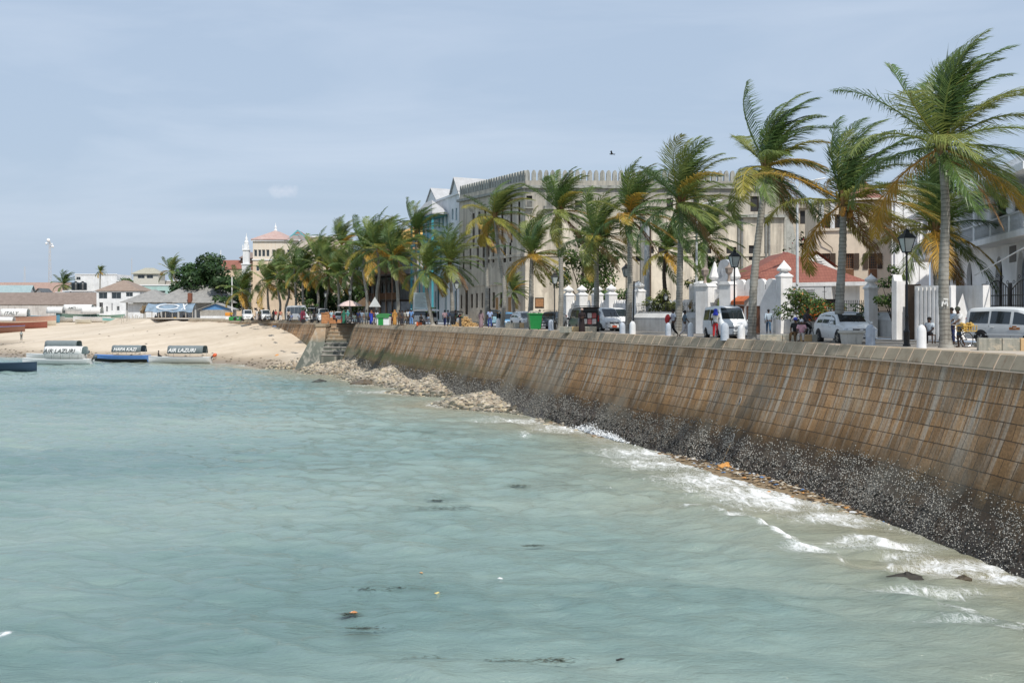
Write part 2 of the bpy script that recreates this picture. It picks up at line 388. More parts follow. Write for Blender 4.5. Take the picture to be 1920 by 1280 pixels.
# drain holes with stained runs
dm=MB(); rm=MB()
def drain(px,py,L=WL):
    # find s,t on the wall whose image matches the surveyed hole
    best=None
    for i in range(0,len(L)*4-4):
        for t in [x*.15 for x in range(4,34)]:
            p,n,d=wall_pt(L,i/4,t); u=960+F*p.x/p.y; v=HZ+F*(CH-p.z)/p.y
            e=(u-px)**2+(v-py)**2
            if best is None or e<best[0]: best=(e,p,n,d,i/4,t)
    return best
HOLES=[]
for px,py in ((1388,752),(1377,820),(1067,697),(1022,692),(794,655)):
    e_,p,n,d,s_,t_=drain(px,py); n3=Vector((n.x,n.y,.38)).normalized(); d3=Vector((d.x,d.y,0))
    u=n3.cross(d3).normalized(); mb=MB(); ring=[]
    for rr,off in ((.17,.012),(.11,.05),(.095,-.1)):
        ring.append([p+n3*off+d3*(rr*.62*math.cos(a))+u*(rr*1.5*math.sin(a)) for a in [2*PI*k/12 for k in range(12)]])
    b0=mb.add(ring[0]+ring[1]+ring[2],[]); fs=[(r*12+k,r*12+(k+1)%12,(r+1)*12+(k+1)%12,(r+1)*12+k) for r in range(2) for k in range(12)]
    mb.f=fs; mb.m=[0]*24; mb.sm=[False]*24
    o=mb.build('drain_hole',CONC,SW)
    h=MB(); h.add([q-n3*.0 for q in [p+n3*.034+d3*(.1*.62*math.cos(a))+u*(.1*1.5*math.sin(a)) for a in [2*PI*k/12 for k in range(12)]]],[tuple(range(12))]); h.build('drain_opening',DARK,o)
    # a thin crust of lime below it
    r_=MB(); L0=1.1 if px>1300 else .9
    for k in range(10):
        t1=t_+.18+L0*k/10; t2=t_+.18+L0*(k+1)/10; w1=.12*(1-.05*k)
        a1=wall_pt(WL,s_-w1*.5,t1,.006)[0]; a2=wall_pt(WL,s_+w1*.5,t1,.006)[0]; b1=wall_pt(WL,s_-w1*.5,t2,.006)[0]; b2=wall_pt(WL,s_+w1*.5,t2,.006)[0]
        r_.quad(a1,a2,b2,b1)
    r_.build('lime_run',M_('lime_crust',(.34,.22,.11),.8,var=.35,scale=8),SW)
# ---------------------------------------------------------------- sand surface (thin plate through surveyed heights)
CT=[(16.2,20,-7.0),(15.6,34,-6.62),(14.4,44,-6.24),(13,50,-6.06),(10.2,60,-6.1),(13.4,44.5,-6.30),(11.5,50.5,-6.27),(9.0,60,-6.28),(10.0,50,-6.5),(7.33,68,-6.38),(3.3,82,-6.05),(-2.1,97,-5.2),(-8,114,-4.7),(-13.2,128,-4.45),(-18.9,144,-4.3),
 (-22,153,-4.6),(-25,154,-4.85),(-28.6,157,-4.1),(-32.7,181,-4.0),(-37.5,189,-2.5),(-42,197,-1.15),(-45.7,204,-.7),(-53.7,221,-.35),(-90,285,-.9),(-150,340,-1.25),(-250,390,-1.3),
 (-114,254,SEA),(-150,290,SEA),(-70,191,SEA),(-46,175,SEA),(-39.8,170,SEA),(-29.2,155.5,SEA-.1),(-21,141,SEA-.1),(-10.8,115,SEA),(-5.3,103,SEA),(2,85,SEA),(5.2,72,SEA),
 (-48,168,-6.75),(-39,160,-6.75),(-31,148,-6.7),(-24,136,-6.65),(-60,181,-6.8),(-15,112,-6.65),(-3,88,-6.7),(-75,188,-6.8),
 (-70,340,-.5),(-130,420,-.6),(-250,480,-.6),(-400,480,-1),(-48,240,-.4),(-36,185,-3.4),(-33,170,-5.0),(-40,178,-4.6),(-52,200,-2.6),(-62,222,-.9),(-60,228,-.3),(-67,238,-.3),(-74,252,-.35),(-30,166,-4.6),
 (-60,165,-7.6),(-45,140,-7.8),(-15,90,-7.6),(0,70,-7.5),(5,50,-7.2),(10,38,-7.0),(8,25,-7.8),(-10,40,-8.5),(-40,60,-9.5),(-100,100,-10),(-150,200,-9),(-250,280,-9.5),(0,10,-9),(14,5,-8),(-60,20,-10),
 (8.2,54,-6.55),(11.4,45,-6.6),(-13.2,115,-6.75),(-16,121,-6.75),(-18.8,127,-6.75),(-22,134,-6.75),(-7.6,103,-6.75),(0.0,85,-6.75)]
CT=np.array(CT); S_=100.0
xy=CT[:,:2]/S_
def U(r2): return -np.sqrt(r2)   # linear kernel: no overshoot between the levels
nC=len(CT); Kx=U(((xy[:,None]-xy[None])**2).sum(-1))+np.eye(nC)*-1e-4
Pm=np.c_[np.ones(nC),xy]; A=np.zeros((nC+3,nC+3)); A[:nC,:nC]=Kx; A[:nC,nC:]=Pm; A[nC:,:nC]=Pm.T
sol=np.linalg.solve(A,np.r_[CT[:,2],0,0,0])
def sand_z(X,Y):
    X=np.asarray(X,dtype=float); Y=np.asarray(Y,dtype=float); sh=X.shape; q=np.c_[X.ravel(),Y.ravel()]/S_; out=np.zeros(len(q))
    for i in range(0,len(q),20000):
        c=q[i:i+20000]; out[i:i+20000]=U(((c[:,None]-xy[None])**2).sum(-1))@sol[:nC]+sol[nC]+c@sol[nC+1:]
    out=np.minimum(out,-.2); return np.maximum(out,-10).reshape(sh)
def sz(x,y): return float(sand_z(np.array([x]),np.array([y]))[0])
def vnoise(X,Y,seed=0):
    r=np.random.RandomState(seed); T=r.rand(256,256); xi=np.floor(X).astype(int); yi=np.floor(Y).astype(int); fx=X-xi; fy=Y-yi
    fx=fx*fx*(3-2*fx); fy=fy*fy*(3-2*fy); g=lambda a,b: T[a%256,b%256]
    return (g(xi,yi)*(1-fx)+g(xi+1,yi)*fx)*(1-fy)+(g(xi,yi+1)*(1-fx)+g(xi+1,yi+1)*fx)*fy
def fbm(X,Y,o=4,seed=0,g=.5):
    s=0;a=1;t=0
    for k in range(o): s=s+a*vnoise(X*2**k+17*k,Y*2**k+31*k,seed+k); t+=a; a*=g
    return s/t
def wall_off(X,Y):   # metres seaward of the coping line, positive on the sea side
    L=WL+FL; return np.interp(Y,[p.y for p in L],[p.x for p in L])-X
def grid_mesh(name,xf,Ys,nx,zf,mat,attr=None):
    Ys=np.asarray(Ys); T=np.linspace(0,1,nx); X=np.array([[xf(y,t) for t in T] for y in Ys]) if not hasattr(xf,'vec') else xf.vec(Ys,T)
    Y=np.repeat(Ys[:,None],nx,1); Z=zf(X,Y); V=np.c_[X.ravel(),Y.ravel(),Z.ravel()]
    ny=len(Ys); i=np.arange((ny-1)*(nx-1)); r=i//(nx-1); c=i%(nx-1); a=r*nx+c
    Fc=np.c_[a,a+1,a+nx+1,a+nx]
    me=bpy.data.meshes.new(name); me.vertices.add(len(V)); me.vertices.foreach_set('co',V.astype(np.float32).ravel())
    me.loops.add(Fc.size); me.loops.foreach_set('vertex_index',Fc.astype(np.int32).ravel())
    me.polygons.add(len(Fc)); me.polygons.foreach_set('loop_start',np.arange(0,Fc.size,4,dtype=np.int32)); 
    me.update(calc_edges=True); me.polygons.foreach_set('use_smooth',np.ones(len(Fc),dtype=bool))
    if attr:
        for nm,fn in attr.items():
            at=me.attributes.new(nm,'FLOAT','POINT'); at.data.foreach_set('value',fn(X,Y,Z).astype(np.float32).ravel())
    me.materials.append(mat); o=bpy.data.objects.new(name,me); col.objects.link(o); return o
# ---- sand
m,nt=newmat('beach_sand'); nd=N(nt); tc=nd('ShaderNodeTexCoord')
wet=nd('ShaderNodeAttribute',attribute_name='wet')
n1=nd('ShaderNodeTexNoise',{'Vector':nd('ShaderNodeMapping',{'Vector':(tc,'Object'),'Scale':(.05,.16,.3)}),'Scale':1.0,'Detail':8.0,'Roughness':.6})
n2=nd('ShaderNodeTexNoise',{'Vector':(tc,'Object'),'Scale':.9,'Detail':8.0,'Roughness':.7})
dry=ramp(nd,n1,[(.32,(.50,.415,.315)),(.55,(.60,.51,.40)),(.7,(.67,.58,.465))])
dry=mix(nd,ramp(nd,n2,[(.35,(.35,.35,.35)),(.5,(0,0,0))]),dry,C(.42,.33,.23))
weta=mix(nd,n2,C(.20,.145,.085),C(.33,.25,.16))
k=mix(nd,(wet,'Fac'),dry,weta)
rg_=nd('ShaderNodeMapRange',{'Value':(wet,'Fac'),'To Min':.95,'To Max':.35})
b=nd('ShaderNodeBsdfPrincipled',{'Base Color':k,'Roughness':rg_,'Specular IOR Level':.25})
n3=nd('ShaderNodeTexNoise',{'Vector':(tc,'Object'),'Scale':3.0,'Detail':6.0})
bp=nd('ShaderNodeBump',{'Height':n3,'Strength':.35,'Distance':.08}); nt.links.new(bp.outputs[0],b.inputs['Normal'])
nd('ShaderNodeOutputMaterial',{'Surface':b}); SANDM=m
class XF: pass
def mkxf(f): x=XF(); x.vec=f; return x
def sand_vec(Ys,T):
    xr=np.array([wall_x(y) for y in Ys])+np.where(Ys<224,1.2,-1.0*(Ys-224)*.0); xr=np.where(Ys>222,-40,xr)
    xl=np.minimum(-40,-Ys*1.25-10); return xl[:,None]*(1-T)[None]**1.6+xr[:,None]*(1-(1-T)[None]**1.6)
def sand_zz(X,Y):
    return np.minimum(sand_z(X,Y)+(fbm(X*.12,Y*.12,4,5)-.5)*.35*np.clip((sand_z(X,Y)-SEA)/1.5,0.1,1)+(fbm(X*.9,Y*.9,3,9)-.5)*.06,-.12)
Ys=np.concatenate([np.arange(4,60,.8),np.arange(60,200,.9),np.arange(200,300,1.8),np.arange(300,520,6)])
sand=grid_mesh('beach_sand',mkxf(sand_vec),Ys,230,sand_zz,SANDM,{'wet':lambda X,Y,Z: np.clip(1-(Z-SEA-.25)/(.8+.6*fbm(X*.3,Y*.3,3,2)),0,1)})
tag(sand,kind='structure')
# ---- water
m,nt=newmat('sea_water'); nd=N(nt); tc=nd('ShaderNodeTexCoord')
sh=nd('ShaderNodeAttribute',attribute_name='shoal'); fo=nd('ShaderNodeAttribute',attribute_name='foam'); dk=nd('ShaderNodeAttribute',attribute_name='weed')
nA=nd('ShaderNodeTexNoise',{'Vector':nd('ShaderNodeMapping',{'Vector':(tc,'Object'),'Scale':(.03,.055,1)}),'Scale':1.0,'Detail':5.0,'Roughness':.6})
deep=ramp(nd,nA,[(.36,(.145,.23,.218)),(.5,(.208,.292,.268)),(.66,(.272,.345,.305))])
nM=nd('ShaderNodeTexNoise',{'Vector':nd('ShaderNodeMapping',{'Vector':(tc,'Object'),'Scale':(.35,1.1,1),'Rotation':(0,0,.45)}),'Scale':1.0,'Detail':7.0,'Roughness':.65,'Distortion':.8})
shal=ramp(nd,nM,[(.35,(.25,.235,.155)),(.55,(.31,.295,.21)),(.7,(.38,.345,.25))])
k=mix(nd,(sh,'Fac'),deep,shal)
k=mix(nd,ramp(nd,nM,[(.62,(0,0,0)),(.75,(.25,.25,.25))]),k,C(.21,.27,.17))
k=mix(nd,(dk,'Fac'),k,C(.035,.05,.03))
# foam: broken sheets edged with lace, drawn out along the shore
fmp=nd('ShaderNodeMapping',{'Vector':(tc,'Object'),'Scale':(2.2,.85,1),'Rotation':(0,0,.28)})
vo=nd('ShaderNodeTexNoise',{'Vector':fmp,'Scale':.9,'Detail':12.0,'Roughness':.82,'Distortion':.9})
la=nd('ShaderNodeTexNoise',{'Vector':fmp,'Scale':2.6,'Detail':4.0,'Roughness':.6,'Distortion':1.8})
fm=nd('ShaderNodeMath',{0:vo,1:3.4,2:-1.7},operation='MULTIPLY_ADD'); fm2=nd('ShaderNodeMath',{0:(fo,'Fac'),1:fm},operation='ADD')
sheet=ramp(nd,fm2,[(.34,(0,0,0)),(.52,(.4,.4,.4)),(.78,(.97,.97,.97))])
lr=nd('ShaderNodeMath',{0:la,1:-.5},operation='ADD'); lab=nd('ShaderNodeMath',{0:lr},operation='ABSOLUTE')
lace=ramp(nd,lab,[(.012,(.85,.85,.85)),(.05,(0,0,0))])
lm=mix(nd,1.0,lace,ramp(nd,(fo,'Fac'),[(.12,(0,0,0)),(.5,(.8,.8,.8))]),'MULTIPLY')
gate_=ramp(nd,(fo,'Fac'),[(.04,(0,0,0)),(.22,(1,1,1))])
ff=mix(nd,1.0,mix(nd,1.0,sheet,lm,'LIGHTEN'),gate_,'MULTIPLY')
kf=mix(nd,ff,k,C(.88,.89,.89))
ro=nd('ShaderNodeMapRange',{'Value':ff,'To Min':.08,'To Max':.9})
b=nd('ShaderNodeBsdfPrincipled',{'Base Color':kf,'Roughness':ro,'IOR':1.33,'Specular IOR Level':.5})
w1=nd('ShaderNodeTexNoise',{'Vector':nd('ShaderNodeMapping',{'Vector':(tc,'Object'),'Scale':(1.0,2.3,1),'Rotation':(0,0,.3)}),'Scale':1.3,'Detail':8.0,'Roughness':.68,'Distortion':.7})
w2=nd('ShaderNodeTexNoise',{'Vector':nd('ShaderNodeMapping',{'Vector':(tc,'Object'),'Scale':(1.0,2.0,1),'Rotation':(0,0,-.35)}),'Scale':4.5,'Detail':5.0,'Roughness':.6,'Distortion':.5}); wm=nd('ShaderNodeMath',{0:w2,1:.38,2:w1},operation='MULTIPLY_ADD')
bp=nd('ShaderNodeBump',{'Height':wm,'Strength':.55,'Distance':.3}); nt.links.new(bp.outputs[0],b.inputs['Normal'])
nd('ShaderNodeOutputMaterial',{'Surface':b}); WATERM=m
# breakers rolling in along the shore: (centre line points, height, seaward run)
def at_sea(x,y): Y=GY(y,SEA); return ((x-960)*Y/F,Y)
BRK=[([at_sea(1255,946),at_sea(1330,965),at_sea(1390,985),at_sea(1440,1010),at_sea(1490,1035),at_sea(1550,1052),at_sea(1640,1078)],.42,2.6),
     ([at_sea(880,770),at_sea(930,786),at_sea(975,806),at_sea(990,822)],.16,2.2),
     ([at_sea(1060,893),at_sea(1110,905),at_sea(1150,922),at_sea(1190,945)],.16,2.0),
     ([at_sea(1545,965),at_sea(1600,1000),at_sea(1660,1030),at_sea(1740,1060)],.13,1.0),
     ([at_sea(1690,1120),at_sea(1800,1150),at_sea(1900,1190),at_sea(2050,1240)],.2,1.6),
     ([at_sea(1150,1060),at_sea(1290,1090),at_sea(1430,1130),at_sea(1600,1160)],.12,2.4),
     ([at_sea(640,1010),at_sea(800,1030),at_sea(980,1060),at_sea(1120,1100)],.09,2.6)]
def seg_dist(X,Y,pts):
    D=np.full(X.shape,1e9); SG=np.zeros(X.shape); TT=np.zeros(X.shape); n=len(pts)-1
    for i in range(n):
        ax,ay=pts[i]; bx,by=pts[i+1]; dx,dy=bx-ax,by-ay; L2=dx*dx+dy*dy
        t=np.clip(((X-ax)*dx+(Y-ay)*dy)/L2,0,1); ex=X-ax-t*dx; ey=Y-ay-t*dy; d=np.hypot(ex,ey)
        s=np.sign(dx*ey-dy*ex); k=d<D; D=np.where(k,d,D); SG=np.where(k,s,SG); TT=np.where(k,(i+t)/n,TT)
    return D*SG,TT
def water_z(X,Y):
    z=np.zeros(X.shape); rg=np.random.RandomState(4)
    for k in range(44):
        lam=float(np.exp(rg.uniform(math.log(.7),math.log(6)))); th=math.radians(rg.normal(62,30)); a=.0062*lam**.5
        z+=a*np.sin(2*PI/lam*(X*math.cos(th)+Y*math.sin(th)*1.0+.5*fbm(X*.15,Y*.15,2,k))+rg.uniform(0,6.28))*np.clip(1.6-.8*fbm(X*.05+k,Y*.05,2,k+50)*2+.6,.2,1.5)
    dep=np.clip((SEA-sand_z(X,Y))/.6,.12,1); z*=dep
    for pts,h,run in BRK:
        d,t=seg_dist(X,Y,pts); env=np.sin(PI*np.clip(t,0.02,.98))**.6
        d=d+(fbm(X*.8,Y*.8,3,77)-.5)*.9
        # steep shoreward face on the left of the line direction, long back seaward
        f=np.where(d>0,np.exp(-(d/.38)**2),np.exp(-(d/run)**2)); z+=h*f*env
    return SEA+z
def near_px(X,Y,lst,):
    r=np.zeros(X.shape)
    for (x,y,rx,ry,a) in lst:
        cx,cy=at_sea(x,y); sx=rx*cy/F; sy=max(.25,ry*cy*cy/((CH-SEA)*F)); 
        q=((X-cx)/sx)**2+((Y-cy)/sy)**2; r=np.maximum(r,a*np.exp(-q))
    return r
FOAM=[(1450,930,120,26,.7),(1340,900,120,20,.62),(1220,850,110,16,.6),(1080,800,90,12,.6),(1560,970,90,12,.6),(1660,1025,110,12,.6),(1780,1062,110,14,.62),(1880,1085,60,14,.7),(1520,1040,50,12,.75),(1250,870,120,14,.5),(1000,790,120,8,.45),(1740,1110,140,10,.42),(1830,1170,120,10,.45),(760,735,120,4,.5),(1400,925,110,22,.62),(1470,945,60,14,.55),(1330,905,90,16,.45),(1265,872,70,14,.42),(1620,1015,70,10,.5),(1700,1045,60,8,.4),(1520,1035,45,12,.75),(1370,970,40,7,.6),(1860,1065,70,10,.55),(1890,1190,40,10,.4),(1800,1075,60,12,.42),(1430,905,60,14,.4),
 (1105,785,60,9,.55),(1150,805,55,8,.6),(1000,775,50,6,.45),(900,755,50,6,.5),(800,738,60,4,.5),(700,722,50,3,.35),(540,688,40,3,.45),(1240,845,30,6,.45),(10,1200,16,6,.55),(1300,955,30,5,.45),(985,815,14,6,.5),(1600,985,40,8,.5),(590,694,50,2.5,.45)]
WEED=[(820,955,60,5,.75),(980,915,35,4,.6),(1060,912,60,3,.5),(680,1185,30,12,.6),(655,1152,22,6,.5),(700,1110,50,6,.45),(640,880,80,4,.35),(800,1240,60,5,.5),(1000,1245,80,6,.45),(780,810,70,4,.45),(860,812,60,4,.4),(620,800,60,5,.3),(1000,1025,50,5,.4),(470,1165,50,4,.35),(900,845,90,3,.3),(840,940,30,4,.45),(770,1108,40,4,.4),(560,1160,60,4,.3),(1670,1090,60,10,.35),(1640,1052,40,5,.35)]
def foam_f(X,Y,Z):
    dep=SEA-sand_z(X,Y); L=np.exp(-(np.clip(dep,-.3,3)/.22)**2)*.42*np.clip(fbm(X*.25,Y*.25,3,21)*2.4-.5,0,1)
    r=np.maximum(L,near_px(X,Y,FOAM))
    for pts,h,run in BRK:
        if h<.12: continue
        d,t=seg_dist(X,Y,pts); d=d+(fbm(X*.8,Y*.8,3,77)-.5)*.9
        r=np.maximum(r,np.exp(-((d-.15)/.28)**2)*min(.85,h*2.2)*np.clip(fbm(t*9,Y*.2,3,8)*2.6-.75,0,1)*np.sin(PI*np.clip(t,0,1)))
    return r
def shoal_f(X,Y,Z):
    dep=SEA-sand_z(X,Y); s=np.clip(1-dep/1.3,0,1)**1.1; s=np.maximum(s,np.clip(1.25-(wall_off(X,Y)-2.4)/np.interp(Y,[30,45,60,80,110],[7,6.5,5.5,5,5]),0,1)*np.clip((115-Y)/30,0,1)*.9); 
    d,t=seg_dist(X,Y,BRK[0][0]); return np.clip(s+(fbm(X*.12,Y*.2,4,33)-.5)*.6*np.clip(s*2.5,0,1),0,1)
def weed_f(X,Y,Z): return np.clip(near_px(X,Y,WEED)*np.clip((fbm(X*1.1,Y*2.2,5,61,.65)-.42)*6,0,1.0),0,.85)
def water_vec(Ys,T):
    xr=np.array([wall_x(y) for y in Ys])-.4; xr=np.where(Ys>160,np.interp(Ys,[160,260,400],[-26,-105,-170]),xr); xl=np.minimum(-14,-Ys*.62-4)
    return xl[:,None]+(xr-xl)[:,None]*T[None]
Yw=[4.0]
while Yw[-1]<330: Yw.append(Yw[-1]+max(.05,.0032*Yw[-1]) if Yw[-1]>20 else Yw[-1]+.4)
water=grid_mesh('sea_water',mkxf(water_vec),np.array(Yw),560,water_z,WATERM,{'shoal':shoal_f,'foam':foam_f,'weed':weed_f})
tag(water,kind='structure')
# open sea beyond, out of frame to the left, one sheet a little lower
mb=MB(); mb.poly([(-4000,-900,SEA-.25),(25,-900,SEA-.25),(25,5,SEA-.25),(-14,5,SEA-.25),(-225,352,SEA-.25),(-4000,2500,SEA-.25)])
tag(mb.build('open_sea',M_('open_sea_water',(.12,.27,.27),.15,bump=.3,fine=.8)),kind='structure')
# ---------------------------------------------------------------- barnacles
def M_vcol(name,rough=.8,spec=.3,bump=0):
    m,nt=newmat(name); nd=N(nt); a=nd('ShaderNodeVertexColor',layer_name='Col')
    tc=nd('ShaderNodeTexCoord'); n1=nd('ShaderNodeTexNoise',{'Vector':(tc,'Object'),'Scale':9.0,'Detail':5.0})
    k=mix(nd,.5,a,n1,'OVERLAY')
    b=nd('ShaderNodeBsdfPrincipled',{'Base Color':k,'Roughness':rough,'Specular IOR Level':spec}); nd('ShaderNodeOutputMaterial',{'Surface':b}); return m
VCOL=M_vcol('mottled_surface')
def barnacles():
    rg=random.Random(11); mb=MB()
    nW=len(WL)-2
    s=62.0
    while s<nW:
        Y=WL[int(s)].y; size=max(.018,.00044*Y)*1.0; dens=int(720*min(1,(45/max(Y,30))**1.5))
        for _ in range(dens):
            ss=s+rg.random()
            if ss>=nW: continue
            cen=4.2+.14*math.sin(ss*.35)+.08*math.sin(ss*1.1+2); t=rg.gauss(cen+.95,.75)
            if t<cen-.55+rg.random()*.3 or t>cen+2.7 : continue
            if rg.random()>.62+.5*math.sin(ss*1.9+3*math.sin(t*1.3))*math.sin(t*2.7+2*math.sin(ss*.8)): continue
            p,n,d=wall_pt(WL,ss,t); r=size*rg.uniform(.6,1.7); n3=Vector((n.x,n.y,.4)).normalized(); d3=Vector((d.x,d.y,0)); u=n3.cross(d3)
            br=rg.random(); g=(.12+.34*br) if rg.random()<.85 else .045
            if Y>62: g=.11+.13*br if rg.random()<.9 else .05
            if t>cen+1.7: g*=.6
            mb.cur=(g,g*.96,g*.86); h=r*rg.uniform(.5,1.2); a0=rg.random()*6
            k=5; ring=[p+d3*(r*math.cos(a0+2*PI*j/k)*rg.uniform(.8,1.2))+u*(r*math.sin(a0+2*PI*j/k)*rg.uniform(.8,1.2)) for j in range(k)]
            top_=[p+n3*h+(q-p)*.45 for q in ring]
            mb.add(ring+top_,[(j,(j+1)%k,k+(j+1)%k,k+j) for j in range(k)]+[tuple(range(k,2*k))])
        s+=1.0
    # dark mussels on the wettest course
    s=62.0
    while s<125:
        Y=WL[int(s)].y
        for _ in range(int(70*min(1,(45/max(Y,30))**1.8))):
            ss=s+rg.random(); t=rg.uniform(4.9,6.4); p,n,d=wall_pt(WL,ss,t); r=max(.03,.0008*Y)*rg.uniform(.6,1.5); n3=Vector((n.x,n.y,.4)).normalized(); d3=Vector((d.x,d.y,0)); u=n3.cross(d3)
            g=rg.uniform(.008,.035); mb.cur=(g,g,g*.9); ring=[p+d3*(r*math.cos(2*PI*j/4+.3))+u*(1.5*r*math.sin(2*PI*j/4+.3)) for j in range(4)]
            mb.add(ring+[p+n3*r*1.1],[(j,(j+1)%4,4) for j in range(4)])
        s+=1
    o=mb.build('barnacles',VCOL,SW,recalc=False); tag(o,'crust of pale barnacles and dark mussels on the foot of the sea wall',kind='stuff')
barnacles()
# ---------------------------------------------------------------- steps and pier in the gap of the wall
ALG=M_plaster('tide_stained_stone',(.26,.20,.14),stain=(.10,.11,.09),amt=.7,scale=.7)
m,nt=newmat('steps_stone'); nd=N(nt); tc=nd('ShaderNodeTexCoord'); sx=nd('ShaderNodeSeparateXYZ',{'Vector':(tc,'Object')})
n1=nd('ShaderNodeTexNoise',{'Vector':(tc,'Object'),'Scale':.9,'Detail':7.0,'Roughness':.7})
hz_=nd('ShaderNodeMath',{0:n1,1:1.6,2:-.8},operation='MULTIPLY_ADD'); hs=nd('ShaderNodeMath',{0:(sx,'Z'),1:hz_},operation='ADD')
mr=nd('ShaderNodeMapRange',{'Value':hs,'From Min':-5.0,'From Max':.5})
k=ramp(nd,mr,[(0,(.09,.10,.085)),(.42,(.13,.14,.115)),(.58,(.27,.20,.13)),(.8,(.40,.28,.18)),(1,(.42,.32,.22))])
k=mix(nd,.4,k,n1,'OVERLAY')
nS=nd('ShaderNodeTexNoise',{'Vector':nd('ShaderNodeMapping',{'Vector':(tc,'Object'),'Scale':(1.6,1.6,.08)}),'Scale':1.3,'Detail':4.0})
k=mix(nd,ramp(nd,nS,[(.52,(0,0,0)),(.64,(.55,.55,.55))]),k,C(.36,.34,.29))
b=nd('ShaderNodeBsdfPrincipled',{'Base Color':k,'Roughness':.85}); nd('ShaderNodeOutputMaterial',{'Surface':b}); STEPM=m
st=thing('beach_steps','flight of stone steps going down from the promenade to the beach, algae green below','steps',(-23,156,0))
N_=9
for i in range(N_):
    mb=MB(); z1=-.18-i*.5; y0=156+4.4-i*.95; xl=-25.4; xr=-20.2
    mb.box(xl+23-.02*i,xr+23+.02*i,y0-156-.95,y0-156+.6,z1-.5-(1.2 if i==N_-1 else .25),z1-.14,bev=.03)
    so_=mb.build('step',STEPM,st)
    mb=MB(); mb.box(xl+23-.02*i,xr+23+.02*i,y0-156-1.02,y0-156+.3,z1-.139,z1,bev=.02); mb.build('tread',COPM if i<5 else CONC,so_)
mb=MB(); mb.box(-25.5+23,-20.0+23,160.5-156,165-156,-3,-.06); mb.build('landing',STEPM,st)
pier=thing('stone_pier','battered stone pier flanking the beach steps, green with algae at its foot','pier',(-27.3,158,0))
mb=MB(); A_=[(-2.4,-5.0,-7),(1.75,-5.0,-7),(1.75,4,-7),(-2.4,4,-7)]; B_=[(.45,-1.6,-.55),(1.7,-1.6,-.55),(1.7,4,-.55),(.2,4,-.55)]
mb.add(A_+B_,[(3,2,1,0),(4,5,6,7),(0,1,5,4),(1,2,6,5),(2,3,7,6),(3,0,4,7)]); mb.build('pier_body',STEPM,pier)
mb=MB(); mb.box(.25,1.78,-1.75,4.05,-.55,-.12,bev=.05); mb.build('pier_cap',COPM,pier)
ORST=M_('orange_stone',(.42,.20,.09),.85,var=.3,scale=3)
for x,y,h,l in ((608,159.5,1.35,'left of the two orange stone gateposts at the head of the beach steps'),(616,163,1.45,'right of the two orange stone gateposts at the head of the beach steps')):
    p=G(x,y,-.1); t=thing('gatepost',l,'gatepost',p,.2,'gateposts at the beach steps')
    mb=MB(); mb.box(-.42,.42,-.38,.38,0,h,bev=.05); mb.build('shaft',ORST,t)
    mb=MB(); mb.box(-.5,.5,-.46,.46,h,h+.14,bev=.04); mb.build('cap',ORST,t)
p=G(627,160.2,-.1); t=thing('low_parapet','short stepped orange stone parapet behind the beach steps','parapet',p,.1)
mb=MB(); mb.prism([(-.7,-.35),(.9,-.35),(.9,.35),(-.7,.35)],0,.55); mb.build('parapet_block',ORST,t); mb=MB(); mb.box(-.6,.2,-.3,.3,.55,.85,bev=.05); mb.build('parapet_cap',ORST,t)
